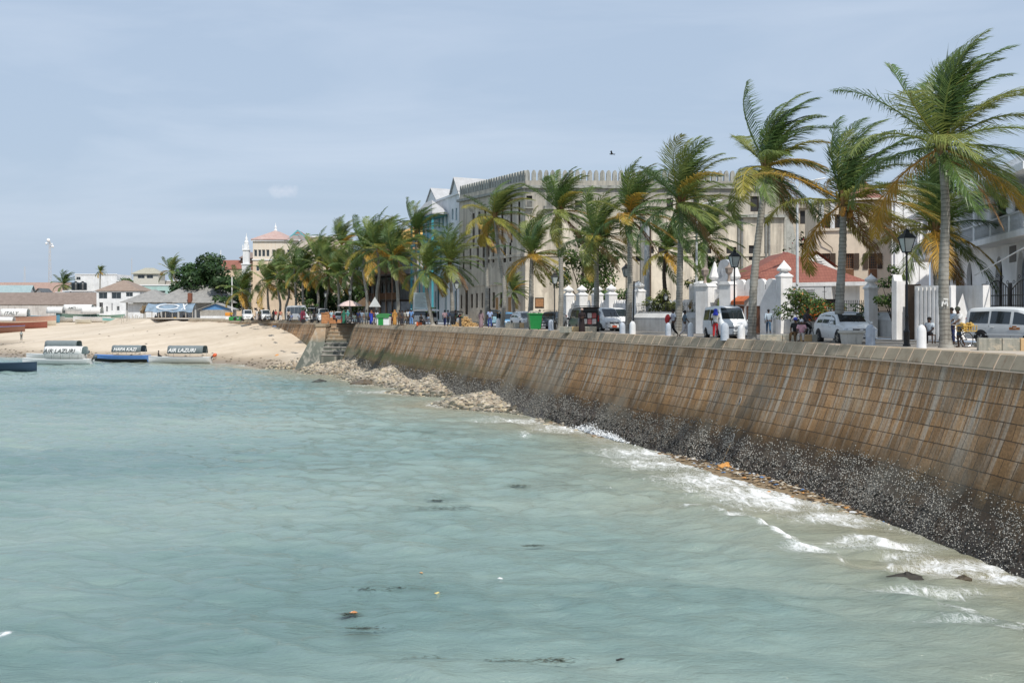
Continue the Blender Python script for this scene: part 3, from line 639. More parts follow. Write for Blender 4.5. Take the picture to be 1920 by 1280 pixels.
# ---------------------------------------------------------------- cobbles and shingle
def rubble():
    rg=random.Random(5); mb=MB()
    n=0
    pal=[(.40,.34,.26),(.34,.28,.21),(.46,.41,.33),(.25,.22,.18),(.16,.15,.12),(.42,.36,.25),(.30,.27,.22)]
    while n<9500:
        Y=rg.uniform(60,158); wx=wall_x(Y) if Y<151 else wall_x(151)-(Y-151)*.6; w_=wx-1.6-11*rg.random()**1.3
        x=w_; z=sz(x,Y)
        if z<SEA-.14 or z>SEA+2.3: continue
        if Y>151 and x>-25: continue
        dens=min(1,(1.9-(z-SEA))/1.0)+.15
        if rg.random()>dens*min(1,max(.03,(Y-76)/14)): continue
        low=z<SEA+.28
        r=rg.choice((.05,.08,.1,.13,.17,.24))*rg.uniform(.7,1.3)
        c=rg.choice(pal[3:]+[(.08,.08,.06),(.11,.11,.085)]) if low else rg.choice(pal); f=rg.uniform(.8,1.2); mb.cur=tuple(q*f for q in c)
        M=Euler((rg.uniform(-.4,.4),rg.uniform(-.4,.4),rg.random()*6)).to_matrix()
        k=7; rr=[rg.uniform(.75,1.15) for _ in range(14)]
        vs=[]
        for j in range(k): a=2*PI*j/k; vs.append(M@Vector((r*1.25*rr[j]*math.cos(a),r*rr[j]*math.sin(a),-r*.25)))
        for j in range(k): a=2*PI*j/k; vs.append(M@Vector((r*.85*rr[7+j]*math.cos(a),r*.65*rr[7+j]*math.sin(a),r*.28)))
        vs=[v+Vector((x,Y,z+r*.1)) for v in vs]
        mb.add(vs,[(j,(j+1)%k,k+(j+1)%k,k+j) for j in range(k)]+[tuple(range(k,2*k))]); n+=1
    n=0
    while n<700:     # tide wrack and pebbles along the open beach
        Y=rg.uniform(152,262); x=rg.uniform(-118,-27); z=sz(x,Y)
        if not (SEA-.05<z<SEA+.9 or (rg.random()<.03 and SEA<z<-1)): continue
        r=rg.uniform(.05,.16); g=rg.uniform(.5,1.3); c=rg.choice([(.10,.075,.05),(.16,.125,.09),(.05,.045,.035),(.24,.2,.15)]); mb.cur=tuple(q*g for q in c); a=rg.random()*6
        vs=[Vector((x+r*(2.2 if j%2 else 1.0)*math.cos(a+j*PI/3),Y+r*(1 if j%2 else 1.6)*math.sin(a+j*PI/3),z+.02)) for j in range(6)]
        mb.add(vs+[Vector((x,Y,z+r*.9))],[(j,(j+1)%6,6) for j in range(6)]); n+=1
    # shell, weed and rubbish washed against the wall nearer the camera
    n=0
    while n<2600:
        Y=rg.uniform(38,72); off=abs(rg.gauss(0,.8))+2.2; x=wall_x(Y)-off; z=sz(x,Y)
        if z<SEA-.1: n+=.2; continue
        r=rg.choice((.025,.04,.06,.09))*rg.uniform(.7,1.4); q=rg.random()
        c=(.28,.20,.12) if q<.35 else (.10,.07,.045) if q<.65 else (.45,.40,.32) if q<.82 else (.5,.25,.08) if q<.88 else (.10,.2,.38) if q<.93 else (.55,.55,.55); mb.cur=c
        a=rg.random()*6; vs=[Vector((x+r*(1.6 if j%2 else .8)*math.cos(a+j*PI/3),Y+r*(1 if j%2 else 1.5)*math.sin(a+j*PI/3),z+.01+rg.random()*r*.6)) for j in range(6)]
        mb.add(vs+[Vector((x,Y,z+r*.8))],[(j,(j+1)%6,6) for j in range(6)]); n+=1
    o=mb.build('shore_rubble',VCOL,recalc=False); tag(o,'pale cobbles, shells and wrack strewn along the foot of the sea wall','rubble',kind='stuff')
rubble()
def rock(name,px,py,sx,sy,h,c,label,cat='rock',z=None,seed=0,rz=0):
    rg=random.Random(seed*7+int(px)); Y=GY(py,SEA); p=G(px,Y,max(SEA,sz((px-960)*Y/F,Y))-.03 if z is None else z); mb=MB(); k=12; L=5
    vs=[]
    R=[[rg.uniform(.72,1.25) for _ in range(k)] for _ in range(L)]
    for i in range(L):
        f=i/(L-1); w_=math.cos(f*PI/2*.92)
        for j in range(k):
            a=2*PI*j/k; vs.append((sx*w_*R[i][j]*math.cos(a),sy*w_*R[i][j]*math.sin(a),h*f*rg.uniform(.75,1.2)-.05*(i==0)))
    mb.add(vs,[(i*k+j,i*k+(j+1)%k,(i+1)*k+(j+1)%k,(i+1)*k+j) for i in range(L-1) for j in range(k)]+[tuple((L-1)*k+j for j in range(k))])
    o=mb.build(name,M_('wet_'+name+str(seed),c,.35 if z is None else .6,var=.5,scale=7,bump=.6)); o.location=p; o.rotation_euler=(0,0,rz); return tag(o,label,cat)
DR=(.03,.026,.02)
rock('rock',1697,1090,.62,.24,.22,DR,'large dark wet rock awash in the shallows, nearest the right corner',z=SEA+.05,seed=1)
rock('rock',1806,1089,.27,.13,.13,(.07,.055,.035),'small brown wet rock awash to the right of the large dark one',z=SEA+.05,seed=2)
rock('rock',1663,950,.26,.13,.1,DR,'black rock on the wet sand under the sea wall',seed=3)
rock('rock',1620,950,.25,.2,.13,(.035,.03,.022),'round black rock just left of another on the wet sand strip',seed=4)
rock('rock',1548,920,.4,.35,.3,(.06,.05,.04),'lumpy dark rock beside the heap of brown weed',seed=5)
rock('rock',968,772,.7,.5,.35,(.09,.075,.05),'dark brown rock at the water edge of the cobbles',seed=6)
rock('rock',915,752,.75,.55,.33,(.13,.12,.10),'grey rock among white wash at the cobble edge',seed=7)
rock('rock',762,716,1.0,.8,.75,(.05,.055,.045),'dark boulder standing on the pale cobbles',seed=8)
rock('rock',683,720,1.5,1.2,.55,(.13,.10,.065),'wide brown boulder at the tip of the cobble spit',seed=9)
rock('rock',632,690,1.1,.9,.6,(.17,.16,.13),'grey boulder below the beach steps',z=None,seed=10)
rock('rock',600,716,.9,.7,.35,(.06,.06,.05),'low black rock alone in the water off the cobble spit',seed=11)
rock('seaweed_heap',1592,936,.75,.22,.09,(.12,.045,.018),'long heap of reddish brown seaweed on the wet sand','seaweed',seed=12,rz=-.2)
WEEDS=[(680,1182,.55,'dark green floating seaweed clump, largest in the foreground water'),(655,1155,.28,'small olive floating weed tuft with an orange scrap beside it'),(830,955,1.3,'long dark patch of floating weed in the middle of the water'),(815,940,.5,'small green weed wisp just above the long dark patch'),(970,912,.7,'olive weed on a wave crest right of the middle'),(705,1108,.6,'thin green weed strands left of the middle foreground'),(765,1105,.4,'loose weed strands right of the thin green strands'),(1000,1026,.5,'sparse weed wisp in the centre foreground'),(950,1246,.7,'long olive weed line at the bottom edge'),(1040,1243,.6,'olive weed strands right of the long bottom line'),(800,1241,.5,'weed strands left of the long bottom line')]
SEAWEED=None
rock('driftwood',1120,803,1.0,.1,.12,(.03,.025,.02),'dark plank of driftwood in the wash by the wall','driftwood',seed=15,rz=-.25)
rock('driftwood',1166,1237,.14,.025,.04,(.015,.015,.015),'short black stick floating in the foreground water','driftwood',z=SEA+.01,seed=16)
def litter(name,px,py,s,c,label,z=None,seed=0):
    rg=random.Random(seed); Y=GY(py,SEA); x=(px-960)*Y/F; mb=MB(); n=9
    vs=[(s*(i/(n-1)-.5)*1.7,s*(j/(n-1)-.5),s*.34*max(0,(1-abs(i/4-1)**2)*(1-abs(j/4-1)**2))*rg.uniform(.3,1.4)) for j in range(n) for i in range(n)]
    mb.add(vs,[(j*n+i,j*n+i+1,(j+1)*n+i+1,(j+1)*n+i) for j in range(n-1) for i in range(n-1)])
    o=mb.build(name,M_(name+str(seed),c,.35,var=.25)); o.location=(x,Y,max(SEA+.03,sz(x,Y)+.02) if z is None else z); o.rotation_euler=(.15,0,rg.random()*3); return tag(o,label,'litter')
litter('plastic_bag',1206,827,.75,(.06,.16,.48),'crumpled bright blue plastic bag in the wash against the wall',seed=1)
litter('plastic_bag',1365,880,.55,(.62,.30,.08),'crumpled orange plastic bag washed up under the drain holes',seed=2)
litter('plastic_bag',1330,862,.32,(.25,.38,.5),'small pale blue plastic scrap left of the orange bag',seed=3)
litter('plastic_scrap',820,1115,.1,(.6,.5,.22),'yellow scrap floating in the middle of the open water',seed=4,z=SEA+.06)
litter('plastic_scrap',790,1077,.07,(.6,.35,.15),'tiny orange scrap floating left of the yellow one',seed=5,z=SEA+.06)
litter('plastic_scrap',938,1088,.1,(.7,.7,.7),'white scrap floating in the middle of the open water',seed=6,z=SEA+.06)
litter('plastic_scrap',663,1153,.12,(.55,.25,.1),'orange scrap on the small weed tuft',seed=7,z=SEA+.07)
litter('fishing_float',520,681,.55,(.65,.28,.06),'orange float lying at the tide line of the beach',seed=8)
litter('plastic_scrap',515,669,.5,(.12,.25,.5),'blue scrap on the beach above the orange float',seed=9)
# splash where a swell breaks on the wall
def splash(px,py,w_,h,label,seed):
    rg=random.Random(seed); Y=GY(py,SEA); c=G(px,Y,SEA); mb=MB(); d=(WL[int(np.argmin([abs(p.y-Y) for p in WL]))+1]-WL[int(np.argmin([abs(p.y-Y) for p in WL]))]).normalized()
    for i in range(1100):
        u=rg.gauss(0,.42); hh=h*abs(rg.gauss(0,.42))*max(.1,(1-abs(u)*.7))*(.5+.5*abs(math.sin(u*7+seed))); r=rg.uniform(.014,.05)*(1.25-hh/h*.6)
        p=c+Vector((d.x*u*w_,d.y*u*w_,hh+.02))+Vector((-rg.random()*.5,-.1,0)); M=Euler((rg.random()*3,rg.random()*3,0)).to_matrix()
        vs=[M@Vector(q)*r for q in ((1,0,0),(-1,0,0),(0,1,0),(0,-1,0),(0,0,1.5),(0,0,-1.5))]
        mb.add([v+p for v in vs],[(0,2,4),(2,1,4),(1,3,4),(3,0,4),(2,0,5),(1,2,5),(3,1,5),(0,3,5)])
    o=mb.build('wave_splash',M_('spray_white',(.82,.84,.85),.5,var=.03)); tag(o,label,'splash',kind='stuff')
splash(1082,797,2.4,1.0,'tall white spray where a swell hits the sea wall',1); splash(1118,812,3.6,.7,'long white splash along the wall right of the tall spray',2); splash(1158,823,2.6,.45,'low white splash by the blue bag',3)
splash(1500,1036,1.4,.22,'white crest spray on the breaking wave',4)
# ---------------------------------------------------------------- promenade, road, town ground
PAVE=M_('promenade_paving',(.46,.40,.33),.9,var=.18,scale=.8,bump=.25,fine=12)
m,nt=newmat('road_asphalt'); nd=N(nt); tc=nd('ShaderNodeTexCoord'); n1=nd('ShaderNodeTexNoise',{'Vector':(tc,'Object'),'Scale':.5,'Detail':9.0,'Roughness':.7})
k=ramp(nd,n1,[(.3,(.12,.115,.11)),(.7,(.20,.19,.175))]); b=nd('ShaderNodeBsdfPrincipled',{'Base Color':k,'Roughness':.9}); nd('ShaderNodeOutputMaterial',{'Surface':b}); ASPH=m
GROUND=M_('town_ground',(.36,.32,.26),.95,var=.2,scale=.3)
LW=WL+[Vector((-23.5,155.5)),Vector((-25,158))]+FL
nL=norms(LW)
def off_line(o_,a=0,b_=None,L=LW,nn=nL): return [L[i]-nn[i]*o_ for i in range(0,len(L),4)]
def strip(name,o0,o1,z,mat,kind='structure'):
    A=off_line(o0); B=off_line(o1); mb=MB(); n=len(A)
    mb.add([(p.x,p.y,z) for p in A]+[(p.x,p.y,z) for p in B],[(i,n+i,n+i+1,i+1) for i in range(n-1)]); o=mb.build(name,mat,recalc=False)
    bm=bmesh.new(); bm.from_mesh(o.data)
    for f in bm.faces:
        if f.normal.z<0: f.normal_flip()
    bm.to_mesh(o.data); bm.free(); return tag(o,kind=kind)
strip('promenade',.55,5.2,0.0,PAVE); 
# kerb (a real step), road a little lower
A=off_line(5.2); B=off_line(5.45); mb=MB(); n=len(A)
mb.add([(p.x,p.y,.02) for p in A]+[(p.x,p.y,.02) for p in B]+[(p.x,p.y,-.12) for p in B],[(i,n+i,n+i+1,i+1) for i in range(n-1)]+[(n+i,2*n+i,2*n+i+1,n+i+1) for i in range(n-1)])
tag(mb.build('kerb',M_('kerb_stone',(.42,.38,.32),.9)),kind='structure')
strip('road',5.4,12.9,-.1,ASPH); strip('pavement',12.9,16.5,.0,PAVE)
A=off_line(16.4)
mb=MB(); poly=[(p.x,p.y,-.015) for p in A]+[(-95,290,-.3),(-160,420,-.3),(-420,480,-.3),(-3500,3200,-.3),(3500,3200,-.3),(3500,-60,-.015),(40,-60,-.015)]
bm=bmesh.new(); vs=[bm.verts.new(p) for p in poly]; f=bm.faces.new(vs); bmesh.ops.triangulate(bm,faces=[f]); me=bpy.data.meshes.new('town_ground'); bm.to_mesh(me); bm.free(); me.materials.append(GROUND); o=bpy.data.objects.new('town_ground',me); col.objects.link(o); tag(o,kind='structure')
mb=MB()
sk=[(A[-1].x,A[-1].y,-.015),(-95,290,-.3),(-160,420,-.3),(-420,480,-.3)]
for a,b_ in zip(sk[:-1],sk[1:]): mb.quad(a,b_,(b_[0]-3,b_[1]-7,-3),(a[0]-3,a[1]-7,-3))
tag(mb.build('beach_bank',SANDM,recalc=False),kind='structure')
# end of the promenade beyond the far wall
mb=MB(); e0=FL[-1]; mb.poly([(e0.x,e0.y,-.02),(e0.x+25,e0.y-6,-.02),(-70,300,-.25),(-93,290,-.3)]); tag(mb.build('town_square_ground',PAVE),kind='structure')
# wooded hill on the skyline
mb=MB(); rg=random.Random(2); xs=[-1500+60*i for i in range(36)]
hprof=lambda x: 62+18*math.sin(x*.003+1)+8*math.sin(x*.011)-max(0,(x+700))*.05
ridge=[(x,2300,max(2,CH+(HZ-534)*2300/F*(.86+.14*math.sin(x*.004+2.2))+rg.uniform(-2,2))) for x in xs]
mb.add([(x,1900,-.3) for x in xs]+ridge+[(x,2700,-.3) for x in xs],[(i,i+1,37-1+i+1,36+i) for i in range(35)]+[(36+i,37+i,73+i,72+i) for i in range(35)])
o=mb.build('hills',M_('hazy_blue_hill',(.18,.25,.31),1,var=.15,scale=.01)); tag(o,kind='structure')  # distance haze is mixed into the hill's base colour

WL_LEAF=M_leaf('sea_weed_leaf',.1,.4)
for i,(px,py,sz_,l) in enumerate(WEEDS):
    rg=random.Random(i+70); Y=GY(py,SEA); mb=MB()
    for k in range(int(60+90*sz_)):
        a=rg.gauss(0,.42)*sz_; b_=rg.gauss(0,.16)*sz_; th=rg.gauss(0,.5); ln=rg.uniform(.04,.13); g=rg.uniform(.5,1.3); c=rg.choice([(.03,.045,.018),(.05,.06,.02),(.075,.07,.025),(.02,.025,.015)]); mb.cur=tuple(q*g for q in c)
        p=Vector((a,b_,.03+rg.random()*.035)); d=Vector((math.cos(th),math.sin(th),rg.uniform(-.15,.15)))*ln; s_=Vector((-math.sin(th),math.cos(th),0))*rg.uniform(.006,.018)
        mb.add([p-d-s_*.3,p-s_,p+d,p+s_],[(0,1,2,3)])
    o=mb.build('seaweed_clump',WL_LEAF,recalc=False); o.location=G(px,Y,SEA+.02); tag(o,l,'seaweed')
# ================================================================ PALMS
GREENS=[(.088,.15,.042),(.12,.185,.05),(.07,.125,.042),(.165,.215,.058),(.22,.25,.068)]
YEL=[(.30,.27,.05),(.36,.25,.045),(.40,.24,.04),(.24,.25,.055)]
BRN=[(.26,.15,.06),(.20,.11,.05),(.32,.20,.09)]
WIND=Vector((.90,.20,.10))
def frond(mb,rg,base,az,el,L,droop,wind,tone,nl=58,wl=.038,hang=.6):
    """one pinnate leaf: arched midrib, two ranks of narrow leaflets combed down-wind"""
    d=Vector((math.cos(az)*math.cos(el),math.sin(az)*math.cos(el),math.sin(el))); p=Vector(base); K=16; pts=[p.copy()]; dirs=[d.copy()]
    for i in range(K):
        f=i/K; d=(d+Vector((0,0,-1))*droop*(.15+1.6*f)/K+WIND*wind*(.22+2.3*f)/K).normalized(); p=p+d*(L/K); pts.append(p.copy()); dirs.append(d.copy())
    g=tone(0); mb.cur=(g[0]*1.3+.03,g[1]*1.15+.02,g[2]*1.1)
    mb.tube(pts,[.045*(1-.85*i/K)+.006 for i in range(K+1)],4,cap=False)
    for j in range(nl):
        f=.10+.9*(j+rg.random()*.8)/nl; x=f*K; i=min(int(x),K-1); q=pts[i].lerp(pts[i+1],x-i); t=dirs[i]
        side0=t.cross(Vector((0,0,1)))
        if side0.length<.15: side0=t.cross(Vector((1,0,0)))
        side0.normalize(); up=side0.cross(t).normalized()
        ll=L*.255*(math.sin(PI*min(1,f*.86+.14))**.6+.12)*rg.uniform(.85,1.15)
        for sgn in (-1,1):
            c=tone(f); v=rg.uniform(.75,1.25); mb.cur=(c[0]*v,c[1]*v,c[2]*v)
            ld=(side0*sgn*.85+t*(.55+.6*f)+up*.22+Vector((0,0,-1))*hang*rg.uniform(.5,1.2)*.45+WIND*wind*.30).normalized()
            ld2=(ld+Vector((0,0,-1))*hang*rg.uniform(.3,1.0)+WIND*wind*rg.uniform(.5,1.0)).normalized()
            a=q; b_=q+ld*ll*.5; e=b_+ld2*ll*.5
            wv=ld.cross(up); wv=(wv if wv.length>.1 else side0).normalized()*wl*rg.uniform(.8,1.2)
            wv=(wv+up*rg.uniform(-.5,.5)*wl).normalized()*wl/2
            mb.add([a-wv*.6,a+wv*.6,b_+wv,b_-wv,e],[(0,1,2,3),(3,2,4)])
def crown_mesh(seed,n=22,L=4.6,wl=.042,nl=56,wind=.85,yellow=.25,dead=2,sky=.0):
    rg=random.Random(seed); mb=MB()
    for k in range(n):
        f=(k+.5)/n                        # 0 = youngest, upright; 1 = oldest, hanging
        az=k*2.39996+rg.uniform(-.5,.5); az-=.45*math.sin(az)*wind; el=math.radians(88-122*f**1.55+rg.uniform(-13,13))
        ye=rg.random()<yellow*(f*1.7) and f>.5; c0=rg.choice(YEL if ye else GREENS); c1=rg.choice(YEL) if (ye or rg.random()<yellow*.5) else rg.choice(GREENS)
        fl=rg.random()
        def tone(x,c0=c0,c1=c1,ye=ye):
            m_=max(0,x-.45)*(1.3 if ye else .5); return tuple(a*(1-m_)+b*m_ for a,b in zip(c0,c1))
        LL=L*rg.uniform(.82,1.08)*(.8 if f<.12 else 1)
        frond(mb,rg,(0,0,.15-.25*f),az,el,LL,.55+1.05*f,wind*rg.uniform(.7,1.25)*(1.1-.35*f),tone,nl,wl,.35+.75*f)
    for k in range(dead):
        az=rg.uniform(-1.2,1.4); c0=rg.choice(BRN)
        frond(mb,rg,(0,0,-.3),az,math.radians(rg.uniform(-45,-15)),L*.8,1.6,wind*.4,lambda x,c=c0:c,int(nl*.6),wl*.8,1.5)
    return mb.mesh('crown',FROND)
def nuts(parent,loc,seed,n,colr,r=.15):
    rg=random.Random(seed); m_=M_('coconut_'+('orange' if colr[0]>.3 else 'green'),colr,.5,var=.35,scale=9)
    for k in range(n):
        mb=MB(); mb.ball((0,0,0),r,r,r*1.25,8,6); o=mb.build('coconut',m_,parent,smooth=180)
        a=rg.uniform(0,6.28); o.location=(loc[0]+.36*math.cos(a)*rg.uniform(.7,1.2),loc[1]+.36*math.sin(a),loc[2]-rg.uniform(.25,.75)); o.rotation_euler=(rg.uniform(-.4,.4),rg.uniform(-.4,.4),0)
    mb=MB()
    for k in range(5):
        a=rg.uniform(0,6.28); mb.tube([(loc[0],loc[1],loc[2]),(loc[0]+.3*math.cos(a),loc[1]+.3*math.sin(a),loc[2]-.15),(loc[0]+.42*math.cos(a),loc[1]+.42*math.sin(a),loc[2]-.75)],[.03,.022,.012],5)
    mb.build('fruit_stalks',M_('fruit_stalk',(.34,.19,.06),.7),parent)
def trunk_mesh(parent,base,pts,r0,r1,seed,mat=BARK):
    rg=random.Random(seed); mb=MB(); P_=[Vector(p) for p in pts]; out=[]; rad=[]; n=46; Lc=len(P_)-1
    for i in range(n+1):
        f=i/n; x=f*Lc; k=min(int(x),Lc-1); t=x-k
        a=P_[max(k-1,0)]; b_=P_[k]; c=P_[k+1]; d=P_[min(k+2,Lc)]
        q=.5*((2*b_)+(c-a)*t+(2*a-5*b_+4*c-d)*t*t+(3*b_-a-3*c+d)*t**3); out.append(q)
        rad.append((r1+(r0-r1)*(1-f)**1.1+.16*r0*3*max(0,1-f*14))*(1.0+(.05 if i%2 else -.03))*rg.uniform(.97,1.03))
    mb.tube(out,rad,10); return mb.build('trunk',mat,parent,smooth=60)
def boot(parent,loc,r,seed):
    rg=random.Random(seed); mb=MB()
    for k in range(12):
        a=k*2.4; mb.cur=rg.choice(BRN+[(.30,.27,.08)]); mb.bar((loc[0]+r*.6*math.cos(a),loc[1]+r*.6*math.sin(a),loc[2]-.55+rg.random()*.3),(loc[0]+(r+.22)*math.cos(a),loc[1]+(r+.22)*math.sin(a),loc[2]+.25+rg.random()*.3),.14,.05)
    mb.build('leaf_bases',FROND,parent)
PALMG='coconut palms along the promenade'
CM={}
def palm(bx,by,cx,cy,label,seed,L=4.6,near=False,crown=None,r0=.2,r1=.12,bend=None,rotz=None,Y=None,nut=None,dark=False,lean_y=0,n=22,group=PALMG,yellow=.25,dead=2,sc_=1.0,wind=.85):
    Y=Y or GY(by); b=G(bx,Y,0); t=P(cx,cy,Y+lean_y); rel=t-b
    root=thing('palm_tree',label,'palm tree',b,0,group)
    mids=[Vector((0,0,-.1)),rel*.33+Vector((bend[0] if bend else .1,0,0)),rel*.68+Vector((bend[1] if bend else .05,0,0)),rel]
    rg=random.Random(seed)
    trunk_mesh(root,b,mids,r0,r1,seed,BARKD if dark else BARK)
    if near: me=crown_mesh(seed,n+(9 if Y<75 else 6),L*(1.06 if Y<75 else .93),.046 if Y<75 else .056,72 if Y<75 else 54,wind*1.1,yellow,dead)
    else:
        k=crown if crown is not None else seed%5
        if k not in CM: CM[k]=crown_mesh(900+k,29,4.5,.072,38,.8,.22,1)
        me=CM[k]
    o=bpy.data.objects.new('crown',me); col.objects.link(o); o.parent=root; o.location=rel
    if not near:
        s=L/4.6*sc_; o.scale=(s,s*.9,s)
        o.rotation_euler=(0,0,rg.uniform(-.25,.25) if rotz is None else rotz)
    if near: boot(root,rel,r1,seed)
    if nut: nuts(root,rel,seed,nut[0],nut[1])
    return root
# the row nearest the camera, from the right
palm(1774,652,1766,272,'tallest coconut palm, rightmost of the promenade row, ringed pale trunk beside the bicycle',1,L=5.1,near=True,r0=.25,r1=.16,bend=(-.05,.1),nut=(5,(.12,.10,.03)),n=27,yellow=.2,dead=1,wind=.8)
o=bpy.data.objects  # white daub on its bark
palm(1757,634,1752,428,'shorter broad palm with hanging fronds and orange nuts behind the tallest palm',2,L=5.0,near=True,r0=.25,r1=.16,n=26,yellow=.22,nut=(14,(.55,.26,.03)),group=None,wind=.35,dead=2)
palm(1572,642,1581,378,'palm with yellow lower fronds standing in front of the parked white SUV',3,L=4.9,near=True,r0=.25,r1=.16,bend=(.0,.05),nut=(8,(.40,.20,.04)),n=23,yellow=.5,dead=2,wind=.9)
palm(1409,637,1438,312,'palm leaning right over the white minivan, brown nuts under its windblown crown',4,L=4.4,near=True,r0=.25,r1=.16,bend=(-.15,-.1),nut=(8,(.34,.15,.05)),n=24,yellow=.22,dead=2,wind=1.0)
palm(1271,629,1276,378,'stout palm with a dense green crown in front of the person with the red backpack',5,L=4.35,near=True,r0=.25,r1=.16,bend=(.05,.05),n=25,yellow=.2,dead=1,nut=(4,(.30,.16,.05)),wind=.75)
palm(1177,624,1181,403,'palm with a black shadowed trunk in front of the tall white streetside pinnacle',6,L=4.6,near=True,r0=.25,r1=.16,n=23,yellow=.3,dead=2,nut=(5,(.36,.17,.04)),wind=.8)
palm(1115,622,1118,448,'palm right of the person in the black robe, its trunk before the white van noses',7,L=4.7,near=True,r0=.25,r1=.16,n=23,yellow=.28,dead=2,wind=.85)
palm(1050,618,1050,395,'straight palm beside the lamp post and the dark SUV',8,L=4.7,near=True,r0=.25,r1=.16,n=23,yellow=.25,dead=2,nut=(4,(.36,.17,.04)),wind=.75)
palm(992,615,997,478,'low palm with long orange tinged fronds behind the green bin',9,L=4.8,near=True,r0=.3,r1=.18,n=22,yellow=.65,dead=2,wind=.7)
palm(941,613,928,405,'crooked palm with a dense windblown crown, right of the person in the striped shirt',10,L=4.9,near=True,r0=.25,r1=.16,bend=(.5,.15),n=25,yellow=.3,dead=3,wind=1.0)
palm(912,611,911,440,'thin straight palm with a few brown fronds left of the crooked palm',11,L=3.2,near=True,r0=.25,r1=.16,n=11,yellow=.8,dead=4,wind=.8)
palm(848,609,843,492,'palm with wide arching fronds at the left corner of the grey fort',12,L=5.2,near=True,r0=.25,r1=.16,n=22,yellow=.3,dead=2,wind=.6)
palm(812,609,800,505,'palm with a dark slanting trunk before the white teal trimmed house',13,L=5.0,near=True,r0=.25,r1=.16,n=20,yellow=.25,dead=2,bend=(-.2,-.3),wind=.6)
palm(775,606,781,436,'tall dark palm before the yellow roofed balcony house',14,L=5.2,near=True,r0=.25,r1=.16,n=22,yellow=.15,dead=1,wind=.7)
# the far part of the row, shared crowns
FARP=[(745,607,738,482,'palm before the middle of the dark timber balcony house',5.6,0),(711,606,707,466,'tall palm beside the triangular road sign',5.8,1),(686,604,683,466,'tall palm left of the triangular road sign',5.8,2),
 (658,603,662,505,'palm with orange fronds next to the far lamp post',5.2,3),(633,602.6,632,512,'palm behind the low stepped parapet',5.4,4),(614,602.3,613,508,'palm directly behind the right gatepost of the steps',5.6,0),
 (593,602,597,488,'palm before the white minibus, tallest crown left of the steps',5.8,1),(575,601.6,567,508,'bent palm before the long white coach',5.4,2),(553,601.2,551,502,'palm left of the long white coach',5.4,3),
 (537,600.8,541,532,'small palm beside the pair in maroon',5.0,4),(522,600.6,525,518,'palm right of the two small white vans',5.4,0),(508,600.3,502,530,'palm before the cream villa corner, between the small white vans',5.6,1)]
for i,(a,b_,c,d,l,L_,k) in enumerate(FARP): palm(a,b_,c,d,l,40+i,L=L_,crown=k,r0=.25,r1=.16,bend=((-1)**i*.25,(-1)**(i//2)*.2))
palm(455,600,454,545,'droopy palm left of the cream villa, beside the white pole',60,L=6.2,crown=2,r0=.25,r1=.16,group=None,Y=232)
palm(119,578,119,533,'small lone palm among the low roofs right of the mast',61,L=6.0,crown=3,r0=.3,r1=.2,group=None,Y=420)
palm(322,575,322,508,'palm crown poking out left of the big dark tree',62,L=6.0,crown=4,r0=.3,r1=.2,group=None,Y=350)
palm(186,575,188,509,'palm tuft just showing over the flat white block',63,L=3.0,crown=1,r0=.3,r1=.2,group=None,Y=420)
palm(636,600,640,462,'palm crown rising behind the row in front of the cream villa',64,L=5.8,crown=0,r0=.25,r1=.16,group=None,Y=205)
palm(1320,612,1322,447,'palm with withered hanging fronds behind the gate, beside the streetlight',65,L=4.6,crown=3,r0=.3,r1=.2,group=None,Y=104)
palm(1268,612,1250,468,'leaning palm with a bare dark trunk behind the stout palm',66,L=4.2,crown=2,r0=.22,r1=.15,bend=(-.5,-.5),dark=True,group=None,Y=100)
palm(1340,606,1342,560,'young palm with low fronds behind the white gateway pillar',67,L=4.0,crown=4,r0=.2,r1=.14,group=None,Y=98)
palm(962,608,962,546,'young fan of pale fronds at the foot of the fort corner',68,L=2.6,crown=0,r0=.2,r1=.16,group=None,Y=128)
# ================================================================ BROADLEAF TREES AND SHRUBS
def foliage(clumps,leaf,n,cols,seed,flower=None,sun=.35):
    rg=random.Random(seed); mb=MB()
    for (cx,cy,cz,rx,ry,rz) in clumps:
        m_=max(8,int(n*rx*rz)); tint=rg.uniform(.75,1.2)
        for _ in range(m_):
            u=Vector((rg.gauss(0,1),rg.gauss(0,1),rg.gauss(0,1))).normalized(); r=rg.uniform(.55,1.05)
            p=Vector((cx+u.x*rx*r,cy+u.y*ry*r,cz+u.z*rz*r)); s=leaf*rg.uniform(.6,1.4)
            nrm=(u+Vector((rg.gauss(0,.6),rg.gauss(0,.6),rg.gauss(.4,.5)))).normalized(); a=nrm.orthogonal().normalized(); b_=nrm.cross(a)
            th=rg.uniform(0,6.28); a,b_=a*math.cos(th)+b_*math.sin(th),b_*math.cos(th)-a*math.sin(th)
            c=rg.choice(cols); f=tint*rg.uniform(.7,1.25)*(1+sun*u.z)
            if flower and rg.random()<flower[0]: c=rg.choice(flower[1]); f=1
            mb.cur=(c[0]*f,c[1]*f,c[2]*f); mb.add([p-a*s,p+b_*s*.45,p+a*s,p-b_*s*.45],[(0,1,2,3)])
    return mb
DG=[(.030,.065,.022),(.04,.08,.025),(.055,.10,.03)]; MG=[(.06,.11,.028),(.08,.14,.035),(.05,.09,.025),(.10,.155,.04)]
